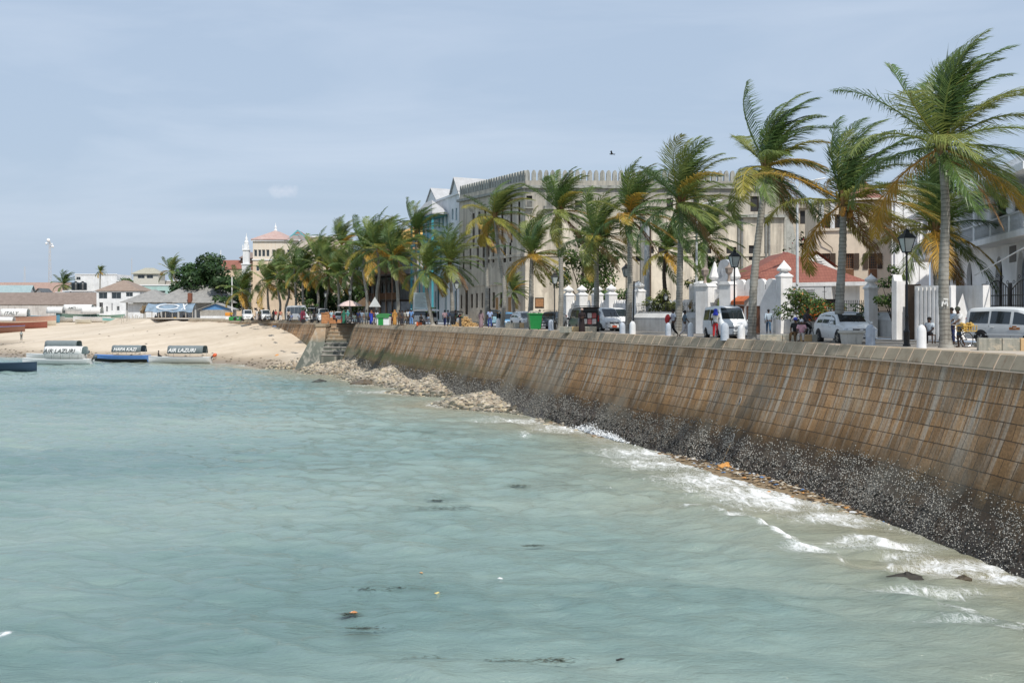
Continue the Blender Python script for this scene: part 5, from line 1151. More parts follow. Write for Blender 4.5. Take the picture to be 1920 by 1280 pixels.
def body_meshes(kind,dress,fingers=True):
    key=(kind,dress)
    if key in BODY: return BODY[key]
    J,LG,AR=pose(kind)
    V=[];E=[];R=[]
    def v(p,r): V.append(p); R.append(r); return len(V)-1
    def e(a,b_): E.append((a,b_))
    pel=v(J['pel'],(.135,.105)); bel=v(J['bel'],(.125,.095)); che=v(J['che'],(.155,.105)); nck=v(J['nck'],.058); h0=v(J['hd0'],(.062,.07)); h1=v(J['hd1'],(.078,.095)); h2=v(J['hd2'],(.06,.075))
    for a,b_ in ((pel,bel),(bel,che),(che,nck),(nck,h0),(h0,h1),(h1,h2)): e(a,b_)
    hx,hy,hz_=J['hd1']; ns=v((hx,hy-.112,hz_-.015),.014); e(h1,ns)
    for hip,kn,an,to in LG:
        a=v(hip,.092); b_=v(kn,.062); c=v(an,.042); hl=v((an[0],an[1]+.02,max(.03,an[2]-.05)),.04); t=v(to,(.042,.028)); e(pel,a); e(a,b_); e(b_,c); e(c,hl); e(hl,t)
    for sh,el,wr in AR:
        a=v(sh,.062); b_=v(el,.044); c=v(wr,.030); e(che,a); e(a,b_); e(b_,c)
        d=(Vector(wr)-Vector(el)).normalized(); side=d.cross(Vector((0,1,.1))).normalized(); cur=Vector((0,-1,0)) if abs(d.y)<.8 else Vector((0,0,-1))
        pm=Vector(wr)+d*.07; p_=v(tuple(pm),(.036,.020)); e(c,p_)
        if fingers:
            for k,(o_,ln) in enumerate(((-.030,.062),(-.010,.075),(.010,.07),(.030,.055))):
                q1=pm+d*.04+side*o_; q2=q1+d*ln*.55+cur*.012; q3=q2+d*ln*.4+cur*.03
                i1=v(tuple(q1),.0095); i2=v(tuple(q2),.0085); i3=v(tuple(q3),.007); e(p_,i1); e(i1,i2); e(i2,i3)
            t1=Vector(wr)+d*.035-side*.035+cur*.015; t2=t1+d*.045-side*.012+cur*.015; i1=v(tuple(t1),.011); i2=v(tuple(t2),.009); e(c,i1); e(i1,i2)
    body=skin_mesh(V,E,R); 
    # shirt
    def mk(spec):
        VV=[];RR=[];EE=[]
        for p,r,par in spec:
            VV.append(p); RR.append(r)
            if par is not None: EE.append((par,len(VV)-1))
        return skin_mesh(VV,EE,RR)
    lerp=lambda a,b_,t: tuple(x+(y-x)*t for x,y in zip(a,b_))
    def shirt(sl):
        sp=[(lerp(J['pel'],J['bel'],-.25),(.165,.135),None),(J['bel'],(.150,.118),0),(J['che'],(.178,.128),1),(lerp(J['che'],J['nck'],.85),.085,2)]
        for sh,el,wr in AR:
            k=len(sp); sp.append((sh,.082,2)); sp.append((lerp(sh,el,.8),.066,k))
            if sl: sp.append((lerp(el,wr,.2),.06,k+1)); sp.append((lerp(el,wr,.85),.048,k+2))
        return mk(sp)
    def trousers(short=False):
        sp=[(lerp(J['pel'],J['bel'],.15),(.150,.118),None),(J['pel'],(.155,.122),0)]
        for hip,kn,an,to in LG:
            k=len(sp); sp.append((hip,.108,1)); sp.append((kn,.082,k))
            if not short: sp.append((lerp(kn,an,.9),.064,k+1))
        return mk(sp)
    def gown():
        if kind=='sit': return trousers()
        mb=MB(); prof_=[(.20,.06),(.235,.10),(.215,.45),(.19,.8),(.165,1.05),(.175,1.2),(.20,1.34),(.15,1.44),(.07,1.49)]; 
        n=14; vs=[]
        for i,(r,z) in enumerate(prof_):
            for j in range(n):
                a=2*PI*j/n; w_=1+.06*math.sin(a*5+z*3)*(z<1); vs.append((r*w_*math.cos(a),r*w_*.78*math.sin(a)+J['che'][1],z))
        mb.add(vs,[(i*n+j,i*n+(j+1)%n,(i+1)*n+(j+1)%n,(i+1)*n+j) for i in range(len(prof_)-1) for j in range(n)]); me=mb.mesh('g',[]) ; me.polygons.foreach_set('use_smooth',[True]*len(me.polygons)); return me
    def hairm(f=1.06,low=.0):
        mb=MB(); c=Vector(J['hd1'])+Vector((0,.012,.035)); mb.ball(c,.098*f,.115*f,.095*f,10,8)
        mb.v=[(x,y,z) if not (z<c.z-.02+low and y<c.y-.03) else (x*1,y+.07,z) for x,y,z in mb.v]; return mb.mesh('h',[])
    def scarf():
        mb=MB(); hx,hy,hz_=J['hd1']; n=12; prof_=[(.19,-.26),(.16,-.16),(.105,-.07),(.115,.02),(.105,.09),(.06,.125),(.0,.13)]; vs=[]
        for r,z in prof_:
            for j in range(n): a=2*PI*j/n; vs.append((hx+r*math.cos(a),hy+.015+r*math.sin(a),hz_+z))
        mb.add(vs,[(i*n+j,i*n+(j+1)%n,(i+1)*n+(j+1)%n,(i+1)*n+j) for i in range(len(prof_)-1) for j in range(n)]); return mb.mesh('s',[])
    def cap():
        mb=MB(); hx,hy,hz_=J['hd1']; mb.ball((hx,hy+.005,hz_+.05),.112,.122,.105,10,8); mb.box(hx-.08,hx+.08,hy-.2,hy-.08,hz_+.03,hz_+.045); return mb.mesh('c',[])
    d={'body':body,'shirt':shirt(False),'long':shirt(True),'trousers':trousers(),'shorts':trousers(True),'gown':gown(),'hair':hairm(),'scarf':scarf(),'cap':cap(),'J':J,'A':AR}
    for k in d:
        if k in('hair','cap','scarf'): d[k].polygons.foreach_set('use_smooth',[True]*len(d[k].polygons))
    BODY[key]=d; return d
CL={}
def cloth(c):
    k=tuple(round(x,3) for x in c)
    if k not in CL: CL[k]=M_('cloth_%d'%len(CL),k,.85,var=.22,scale=6,bump=.3,fine=14)
    return CL[k]
def person(label,x,Y,kind='stand',face=0,top=(.5,.5,.5),bot=(.04,.05,.08),head='hair',headc=None,dress=False,short=False,longs=False,h=1.0,z=0.0,group=None,seat=None):
    d=body_meshes(kind,dress)
    t=thing('person',label,'person',G(x,Y,z),math.radians(face),group); t.scale=(h,)*3
    def part(nm,me,mat):
        o=bpy.data.objects.new(nm,me); col.objects.link(o); o.parent=t
        if not me.materials: me.materials.append(None)
        o.material_slots[0].link='OBJECT'; o.material_slots[0].material=mat; return o
    part('body',d['body'],SKIN)
    if dress: part('dress',d['gown'],cloth(top)); 
    else: part('trousers',d['shorts' if short else 'trousers'],cloth(bot))
    if dress: part('sleeves',d['long'],cloth(top))
    else: part('shirt',d['long' if longs else 'shirt'],cloth(top))
    if head=='hair': part('hair',d['hair'],HAIR)
    elif head=='scarf': part('headscarf',d['scarf'],cloth(headc or top))
    else: part('hair',d['hair'],HAIR) ; part('cap',d['cap'],cloth(headc or (.5,.5,.5)))
    return t
NAVY=(.02,.03,.10); BLK=(.014,.014,.016); WHT=(.68,.68,.68); DEN=(.05,.09,.16)
# close to the camera
t=person('person in a white vest and denim shorts pushing a bicycle at the tallest palm',1799,50.5,'push',-78,WHT,DEN,'cap',(.10,.11,.08),short=True,h=1.02)
mb=MB(); 
bicycle(G(1789,50.2,0)+Vector((0,-.25,0)),math.radians(-165),'bicycle with a yellow crate of fruit, pushed past the tallest palm')
person('person in a pale blue shirt standing behind the bicycle at the tallest palm',1784,55,'stand',-60,(.42,.50,.60),NAVY,h=1.02)
# seated man on chair
p=G(1743,56,0); ch=thing('wooden_chair','low brown chair under the person leaning back by the broad palm','chair',p,.9)
mb=MB(); mb.box(-.22,.22,-.22,.22,.40,.44); mb.build('seat',TIMBER,ch); mb=MB(); mb.box(-.22,.22,.2,.24,.44,.9); mb.build('backrest',TIMBER,ch)
for a in (-.2,.2):
    for b_ in (-.2,.2): mb=MB(); mb.bar((a,b_,0),(a,b_,.42),.04); mb.build('leg',TIMBER,ch)
person('person in a light shirt leaning back on a chair beside the broad palm',1743,56,'sit',-52,(.45,.50,.55),BLK)
person('person in blue knit cap and brown trousers sitting on the stone bench',1492,59.3,'sit',-35,BLK,(.14,.085,.04),'cap',(.03,.05,.30),z=-.05)
person('person with a pink and white top bending forward on the stone bench',1503,58.6,'sit',-20,(.55,.30,.34),(.48,.43,.38),'cap',(.62,.62,.66),z=-.05,h=.93)
person('person in a dark waistcoat over white sleeves riding a bicycle behind the bench',1509,63,'ride',35,(.05,.045,.06),BLK,h=1.0)
bicycle(G(1509,63,0)+Vector((.05,-.05,0)),math.radians(-55),'plain bicycle under the rider behind the stone bench',load=False)
person('person in a pale blue shirt and jeans walking away along the low wall',1441,81,'walk',170,(.42,.50,.58),(.06,.12,.20),longs=True)
t=person('person in red trousers and cream blouse with a blue headscarf before the white minibus',1342,66.5,'stand',160,(.62,.58,.54),(.48,.025,.03),'scarf',(.03,.05,.42))
mb=MB(); mb.ball((0,0,0),.19,.1,.24,8,6); o=mb.build('shoulder_bag',cloth((.45,.45,.36))); o.location=G(1342,66.5,0)+Vector((.42,-.1,.85)); tag(o,'cream cloth bag hanging at the side of the person in red trousers','bag')
t=person('person with a red backpack walking behind the stout palm',1262,72,'walk',-80,(.50,.53,.60),BLK)
mb=MB(); mb.ball((0,0,0),.17,.25,.30,10,8); o=mb.build('backpack',cloth((.40,.03,.03)),smooth=180); o.location=G(1262,72,0)+Vector((-.36,-.05,1.12)); o.rotation_euler=(0,.15,0); tag(o,'round red backpack on the back of the person behind the stout palm','backpack')
person('person in a grey top walking just right of the stout palm',1284,71,'walk',90,(.12,.16,.2),(.45,.42,.42),h=.95)
person('person in a long black robe and white cap with arms folded before the black van',1091,84,'fold',5,(.02,.012,.014),BLK,'cap',(.45,.33,.28),dress=True,h=1.03)
person('head and shoulders of a person in red behind the green bin',1012,101,'stand',30,(.35,.04,.04),BLK)
person('person in a blue and white striped shirt seen from behind by the thin palm',918.5,110,'stand',175,(.30,.38,.58),(.03,.05,.20),h=1.06)
person('person in a patterned mauve dress holding a dark cloth by the thin palm',902,111,'stand',150,(.26,.18,.20),BLK,'scarf',(.03,.025,.025),dress=True)
person('person in a pink checked shirt walking toward the corner of the fort',834,121,'walk',170,(.55,.35,.36),NAVY)
person('person in dark blue right beside the one in the pink checked shirt',840,123,'walk',160,(.06,.09,.16),(.03,.04,.06))
person('person in black beside the lamp post at the corner of the fort',854,122,'stand',90,BLK,BLK)
person('seated person in black on an orange crate by the slanting palm',789,125,'sit',60,BLK,BLK,z=-.02,h=1.05)
mb=MB(); mb.box(-.3,.3,-.22,.22,0,.42,bev=.03); o=mb.build('crate',M_('orange_plastic',(.6,.12,.03),.5)); o.location=G(786,125.4,0); tag(o,'orange red crate under the person sitting by the slanting palm','crate')
person('seated person in grey blue facing the one on the orange crate',803,126,'sit',-60,(.20,.25,.32),(.08,.10,.14),z=-.02)
G2='people gathered on the promenade right of the beach steps'
CROWD=[(771,129,'stand',160,(.14,.27,.52),(.12,.24,.48),'cap',(.12,.3,.35),'person in bright blue overalls from head to foot by the tall dark palm',1.08,0),
(765,130,'stand',-30,WHT,(.10,.075,.055),'hair',None,'person in a white shirt and brown trousers left of the one in blue overalls',1.06,0),
(760,131,'walk',20,(.30,.28,.24),(.25,.22,.18),'hair',None,'person in a dull beige shirt among the group beside the blue overalls',1.0,0),
(754,130,'stand',60,(.06,.06,.07),(.04,.04,.05),'hair',None,'person in black and white patterned top in the group left of the beige shirt',1.0,0),
(749,132,'stand',0,(.10,.07,.05),(.05,.04,.04),'hair',None,'person in dark brown next to the orange dress',1.0,0),
(740,131,'stand',10,(.48,.24,.06),BLK,'scarf',(.42,.20,.05),'person in an orange dress right of the green and white booth',1.02,1),
(733,132,'stand',-20,NAVY,(.20,.04,.05),'hair',None,'person in navy standing at the right side of the green and white booth',.98,0),
(706,138,'stand',170,(.52,.58,.66),(.66,.66,.64),'hair',None,'person in white trousers and pale blue shirt left of the booth',1.0,0),
(701,139,'walk',120,(.30,.10,.07),(.5,.45,.42),'hair',None,'person in a brick red top left of the white trousers',.98,0),
(696.5,139,'stand',30,(.03,.06,.40),(.03,.04,.25),'scarf',(.25,.1,.05),'person in royal blue beneath the triangular road sign',1.0,1),
(687,142,'stand',-10,(.14,.18,.19),(.05,.06,.07),'hair',None,'person in grey green between the tall palms',1.02,0),
(682,145,'walk',40,(.45,.40,.36),(.4,.36,.32),'hair',None,'person in pale clothes behind the one in navy by the tall palm',.95,0),
(678,143,'stand',20,(.22,.28,.36),(.10,.12,.16),'hair',None,'person in grey blue left of the tall palm',1.0,0),
(672,142,'stand',160,NAVY,(.03,.035,.05),'hair',None,'person in navy with a pack left of the grey blue one',1.0,0),
(664,146,'sit',30,(.12,.16,.15),(.12,.16,.18),'hair',None,'person sitting on a motorbike right of the far lamp post',1.0,0),
(652,148,'stand',0,(.08,.28,.26),(.10,.12,.12),'scarf',(.1,.3,.28),'person in teal at the foot of the far lamp post',1.0,0),
(649.5,150,'stand',60,(.45,.25,.28),(.35,.12,.2),'hair',None,'person in pink left of the one in teal',1.0,0),
(644.5,149,'stand',0,(.03,.16,.10),BLK,'scarf',(.03,.14,.09),'person in a dark green gown by the far lamp post',1.02,1),
(641,152,'stand',90,(.45,.05,.04),(.35,.04,.04),'hair',None,'person in bright red behind the dark green gown',1.04,0),
(626,158,'sit',60,(.25,.03,.03),BLK,'hair',None,'person in dark red sitting on the low parapet',1.0,0),
(621,160,'stand',0,(.35,.52,.62),(.4,.5,.55),'hair',None,'person in pale sky blue behind the gateposts',1.0,0),
(589,166,'stand',0,BLK,BLK,'hair',None,'person in black under the dark trees left of the silver minibus',1.1,0),
(569.5,168,'stand',170,(.18,.025,.05),(.16,.02,.05),'scarf',(.16,.02,.05),'person in maroon, right of two seen from behind by the white coach',1.0,1),
(566,169,'stand',175,(.20,.03,.06),(.18,.02,.05),'scarf',(.20,.03,.06),'person in maroon, left of two seen from behind by the white coach',.97,1),
(561,170,'sit',20,(.3,.34,.4),(.10,.12,.16),'hair',None,'person in grey sitting on the wall left of the maroon pair',1.0,0),
(547,172,'sit',-20,(.16,.20,.34),(.16,.18,.22),'hair',None,'person in blue sitting on the wall next to the beige shirt',.95,0),
(541,173,'stand',175,(.5,.40,.32),BLK,'hair',None,'person in a beige shirt and black trousers seen from behind on the wall',1.08,0),
(526,182,'stand',0,(.45,.20,.14),(.66,.64,.62),'hair',None,'person in a white skirt and orange top between far palms',1.08,0),
(517,188,'stand',0,(.35,.05,.05),(.6,.6,.6),'hair',None,'person in a red top and white trousers among the far small palms',1.08,0),
(513,188,'stand',0,BLK,BLK,'scarf',BLK,'person in a black gown by the far small palms',1.05,1),
(487,196,'stand',20,(.06,.07,.05),BLK,'hair',None,'person in dark olive between the two small pale vans',1.12,0),
(482,197,'stand',-20,(.62,.60,.58),(.55,.5,.48),'hair',None,'person in white between the two small pale vans',1.12,0)]
for x,Y,k,f,a,b_,hd,hc,l,h,dr in CROWD: person(l,x,Y,k,f,a,b_,hd,hc,dress=bool(dr),h=h,group=G2 if x>640 else None,z=0 if k!='sit' else .05)
person('person in an orange vest at the head of the beach by the white pole',434,216,'stand',0,(.5,.28,.03),BLK,z=-.2,h=1.1)
person('person in grey standing against the red hull at the left edge',40,262,'stand',170,(.36,.42,.42),(.10,.12,.12),z=-5.0,h=1.25)
# ================================================================ LETTERING
def text_mesh(s,size=1.0,shear=0.0,depth=0.004,bold=0.0):
    cu=bpy.data.curves.new('t','FONT'); cu.body=s; cu.size=size; cu.shear=shear; cu.align_x='CENTER'; cu.align_y='CENTER'; cu.extrude=depth; cu.offset=bold; cu.resolution_u=3
    o=bpy.data.objects.new('t',cu); col.objects.link(o); dg=bpy.context.evaluated_depsgraph_get(); me=bpy.data.meshes.new_from_object(o.evaluated_get(dg)); bpy.data.objects.remove(o); bpy.data.curves.remove(cu); return me
# ================================================================ BOATS (local: bow at +x)
def hullpts(L,W,H,f,bowr=.55,stern=.75):
    # f 0 stern .. 1 bow
    w_=W/2*(stern+(1-stern)*min(1,f*2.2))*(1-max(0,(f-.5)/.5)**2.1*.97); sheer=H*(1+.10*(1-f)**2+bowr*max(0,f-.35)**1.8); keel=-.25+.32*max(0,f-.6)**1.6*2.2
    x=-L/2+L*f+(.12*L*max(0,f-.85)); return x,w_,sheer,keel
def boat(label,p,rz,L=9,W=2.2,H=.7,hull=WHITE2,low=None,inner=None,rail=None,canopy=None,engine=None,tilt=0,posts=6,group=None,extra=True,name='tour_boat'):
    root=thing(name,label,'boat',p,rz,group); root.rotation_euler=(tilt,0,rz)
    N_=18; mats=[hull,low or hull]; mb=MB(); R=[]
    for i in range(N_+1):
        x,w_,sh,k=hullpts(L,W,H,i/N_); zs=[sh,sh-.12,sh-.16,(sh+k)*.5,k+.12,k]
        ws=[w_,w_,w_*.97,w_*.88,w_*.5,.02]
        R.append([(x,-a,z) for a,z in zip(ws,zs)]+[(x,a,z) for a,z in zip(reversed(ws),reversed(zs))])
    n=len(R[0]); mb.v=[q for r in R for q in r]; mb.c=[(1,1,1)]*len(mb.v)
    for i in range(N_):
        for j in range(n-1): mb.f.append((i*n+j,i*n+j+1,(i+1)*n+j+1,(i+1)*n+j)); jj=min(j,n-2-j); mb.m.append(1 if jj>=3 else 0); mb.sm.append(True)
    mb.f.append(tuple(range(n))); mb.m.append(0); mb.sm.append(False)
    mb.build('hull',mats,root)
    mb=MB(); vs=[]
    for i in range(N_+1):
        x,w_,sh,k=hullpts(L,W,H,i/N_); vs+= [(x,-w_*.93,sh-.22),(x,w_*.93,sh-.22)]
    mb.add(vs,[(2*i,2*i+1,2*i+3,2*i+2) for i in range(N_)]); mb.build('deck',inner or M_('grey_deck',(.30,.36,.36),.7),root)
    mb=MB()
    for sg in (-1,1): mb.tube([(hullpts(L,W,H,i/N_)[0],sg*hullpts(L,W,H,i/N_)[1],hullpts(L,W,H,i/N_)[2]) for i in range(N_+1)],.045,5)
    mb.build('gunwale',rail or hull,root)
    if extra:
        for k in range(3):
            f=.25+.17*k; x,w_,sh,kk=hullpts(L,W,H,f); mb=MB(); mb.box(x-.14,x+.14,-w_*.9,w_*.9,sh-.14,sh-.09); mb.build('thwart',M_('thwart_wood',(.32,.27,.2),.7),root)
    if canopy:
        x0,x1,hc,cm,txt,tm,dz=canopy; K=8; wt=W*.52
        ah=.30 if dz is True or not dz else dz*.30; dr=.62 if dz is True else (dz*1.08 or .42); pr=[(wt*.86*math.cos(a),hc+ah*math.sin(a)) for a in [PI*k/K for k in range(K+1)]]; pr=[(wt+.10,hc-dr)]+pr+[(-wt-.10,hc-dr)]
        mb=MB(); n2=len(pr); M=9; vs=[]
        for i in range(M+1):
            xx=x0+(x1-x0)*i/M; sag=-.03*math.sin(i/M*PI*4)**2
            vs+=[(xx,y,z+sag) for y,z in pr]
        mb.add(vs,[(i*n2+j,i*n2+j+1,(i+1)*n2+j+1,(i+1)*n2+j) for i in range(M) for j in range(n2-1)]); mb.smooth=True; c=mb.build('canopy',cm,root,smooth=50)
        m=c.modifiers.new('t','SOLIDIFY'); m.thickness=.03
        if txt:
            for sg in (1,-1):
                for s_,size,xo,zo in txt:
                    me=text_mesh(s_,size,.25,.01,.012); o=bpy.data.objects.new('lettering',me); col.objects.link(o); me.materials.append(tm); o.parent=c
                    sl=math.atan2(wt*.14+.10,dr); zc=hc-dr*.5; yc=(wt*.86+wt+.10)/2
                    o.location=((x0+x1)/2+xo*sg,sg*(yc+.05),zc+zo); o.rotation_euler=(PI/2-sl,0,PI if sg==1 else 0)
        mb=MB()
        for k in range(posts//2):
            xx=x0+.15+(x1-x0-.3)*k/(posts//2-1)
            f=(xx+L/2)/L
            for sg in (-1,1): x_,w_,sh,kk=hullpts(L,W,H,max(0,min(1,f))); q=MB(); q.tube([(xx,sg*w_*.92,sh-.1),(xx,sg*wt,hc+.02)],.022,5); q.build('canopy_post',M_('galvanised_tube',(.30,.32,.33),.4),root)
    if engine is not None:
        e=bpy.data.objects.new('outboard_engine',None); 
        ec,up=engine; mb=MB(); mb.ball((0,0,.30),.2,.17,.26,10,8); eo=mb.build('outboard_engine',ec,root,smooth=180); bpy.data.objects.remove(e)
        mb=MB(); mb.bar((0,0,.1),(-.05,0,-.75),.15,.1); mb.box(-.26,.12,-.02,.02,-.62,-.58); mb.ball((-.14,0,-.72),.2,.06,.07); mb.build('engine_leg',M_('dark_grey_alloy',(.05,.055,.06),.5),eo)
        mb=MB()
        for k in range(3): a=2*PI*k/3; mb.bar((-.36,0,-.72),(-.38,.15*math.cos(a),-.72+.15*math.sin(a)),.06,.015)
        mb.build('propeller',PLASTIC,eo)
        eo.scale=(1.45,)*3; eo.location=(-L/2-.2,0,H+.12); eo.rotation_euler=(0,up,0)
    return root
GREYC=M_('grey_canvas_awning',(.17,.20,.21),.85,var=.12,bump=.2); WHC=M_('white_canvas',(.72,.72,.71),.85,var=.06); TXW=M_('white_letter_paint',(.78,.78,.77),.7,var=.03); TXD=M_('dark_letter_paint',(.07,.08,.08),.7,var=.1); DECKT=M_('teal_grey_deck',(.22,.34,.35),.7)
BLUEH=M_('blue_hull_paint',(.12,.27,.62),.5,var=.12); BLKH=M_('black_hull_paint',(.02,.025,.03),.6); REDH=M_('red_brown_hull',(.24,.075,.05),.7,var=.2); SALM=M_('salmon_hull',(.46,.27,.20),.7,var=.15)
def seaP(x,y): Y=GY(y,SEA); return G(x,Y,SEA)
# afloat
boat('white boat with white canopy reading AIR LAZURI in dark letters, nearest of the moored pair',seaP(108,683)+Vector((0,0,.12)),PI-.06,L=10.4,W=2.3,H=.62,inner=DECKT,canopy=(-4.2,1.6,2.35,WHC,[('AIR LAZURI',.92,.55,0)],TXD,.85),engine=(M_('engine_grey',(.10,.12,.13),.4),-.9),posts=10)
boat('white boat with a plain grey arched canopy moored behind the nearest boat',seaP(105,674)+Vector((0,0,.14)),PI-.05,L=9.6,W=2.2,H=.7,inner=DECKT,canopy=(-3.9,1.4,2.75,GREYC,None,TXW,.85),engine=(M_('engine_grey',(.10,.12,.13),.4),-.9))
boat('blue and black boat with a grey canopy reading HAPA KAZI in white',seaP(229,679)+Vector((0,0,.25)),PI-.10,L=8.6,W=2.2,H=.75,hull=BLUEH,low=BLKH,inner=M_('blue_deck',(.15,.22,.3),.7),canopy=(-3.5,1.2,2.2,GREYC,[('HAPA KAZI',.72,.2,0)],TXW,.75))
boat('white boat with a grey canopy reading AIR LAZURI and an orange outboard',seaP(338,681)+Vector((0,0,.22)),PI-.08,L=9.6,W=2.2,H=.68,inner=DECKT,canopy=(-3.9,1.6,2.25,GREYC,[('AIR LAZURI',.82,.5,0)],TXW,.85),engine=(M_('engine_orange',(.66,.13,.05),.4),-1.0))
person('person in dark clothes crouching in the bow of the boat with the orange outboard',297,174,'sit',100,(.06,.055,.05),BLK,z=SEA+.62)
boat('dark blue black hull of an open boat cut by the left edge',seaP(-14,696)+Vector((0,0,.05)),.02,L=11.2,W=2.4,H=.95,hull=M_('navy_hull',(.025,.05,.085),.6),inner=M_('slate_deck',(.10,.14,.16),.7),name='open_boat',extra=False)
# drawn up on the sand
def sandP(x,y,dz=0):
    # walk the sight line until it meets the sand
    Y=150.0
    while Y<430:
        p=P(x,y,Y)
        if p.z<=sz(p.x,p.y): break
        Y+=1
    return Vector((p.x,p.y,sz(p.x,p.y)+dz))
boat('beached salmon hulled boat with a white canopy reading ITALY',sandP(45,612,.3),.10,L=17,W=3.2,H=2.2,hull=SALM,low=M_('cream_hull',(.52,.46,.36),.7),inner=DECKT,canopy=(-6.0,1.2,4.2,WHC,[('ITALY',1.45,.7,0)],TXD,1.6),tilt=-.05,name='beached_boat')
boat('long dark red boat hauled out on the beach, standing person at its side',sandP(30,618,.2),.12,L=16,W=2.6,H=1.6,hull=REDH,low=REDH,inner=M_('white_deck',(.55,.52,.5),.7),rail=SALM,canopy=(-7,-.5,3.0,WHC,None,TXD,.8),name='beached_boat')
boat('brown hulled beached boat with a blue cover, lowest at the left edge',sandP(-6,625,.2),.10,L=14,W=2.6,H=1.5,hull=M_('brown_hull',(.19,.09,.06),.7),inner=BLUEH,rail=BLUEH,name='beached_boat')
boat('teal blue prow of a beached boat poking out right of the salmon hull',sandP(84,606,.3),.2,L=8,W=2.2,H=1.7,hull=M_('teal_blue_hull',(.09,.24,.34),.6),inner=DECKT,name='beached_boat')
boat('beached boat with a plain white canopy beside the teal prow',sandP(112,604,.2),.04,L=10,W=2.6,H=1.3,hull=M_('pale_hull',(.5,.5,.48),.7),inner=DECKT,canopy=(-3.4,1.2,3.9,WHC,None,TXD,1.3),name='beached_boat')
boat('green beached boat with a white canopy reading AMTI',sandP(145,604,.5),PI+.05,L=12,W=2.8,H=1.7,hull=M_('green_grey_hull',(.20,.30,.25),.7),low=WHITE2,inner=DECKT,canopy=(-4.5,3.6,4.3,WHC,[('AMTI',.95,1.6,0)],TXD,1.3),name='beached_boat')
boat('beached boat covered by a white canopy with scalloped side flap, right of the AMTI boat',sandP(172,604.5,.3),PI,L=10.5,W=2.8,H=1.2,hull=WHITE2,inner=DECKT,canopy=(-3.0,2.6,3.8,WHC,None,TXD,1.3),name='beached_boat')
boat('small cream dinghy on the sand in front of the covered boats',sandP(156,606.5,.1),PI+.02,L=4.4,W=1.6,H=.9,hull=M_('cream_dinghy',(.58,.54,.44),.7),inner=DECKT,name='dinghy')
boat('green fishing boat drawn up before the white building',sandP(205,602,.3),.0,L=9,W=2.4,H=1.4,hull=M_('sea_green_hull',(.22,.34,.27),.7),inner=DECKT,name='beached_boat')
boat('small dinghy with an aqua stripe drawn up left of the fence posts',sandP(214,605,.1),PI,L=6.5,W=1.8,H=1.0,hull=M_('aqua_hull',(.25,.50,.48),.6),low=M_('cream_dinghy',(.58,.54,.44),.7),inner=DECKT,name='dinghy')
boat('white fishing boat behind the thin fence posts by the thatched shelter',sandP(262,602.5,.3),.05,L=9,W=2.2,H=1.2,hull=M_('off_white_hull',(.55,.53,.50),.7),inner=DECKT,name='beached_boat')
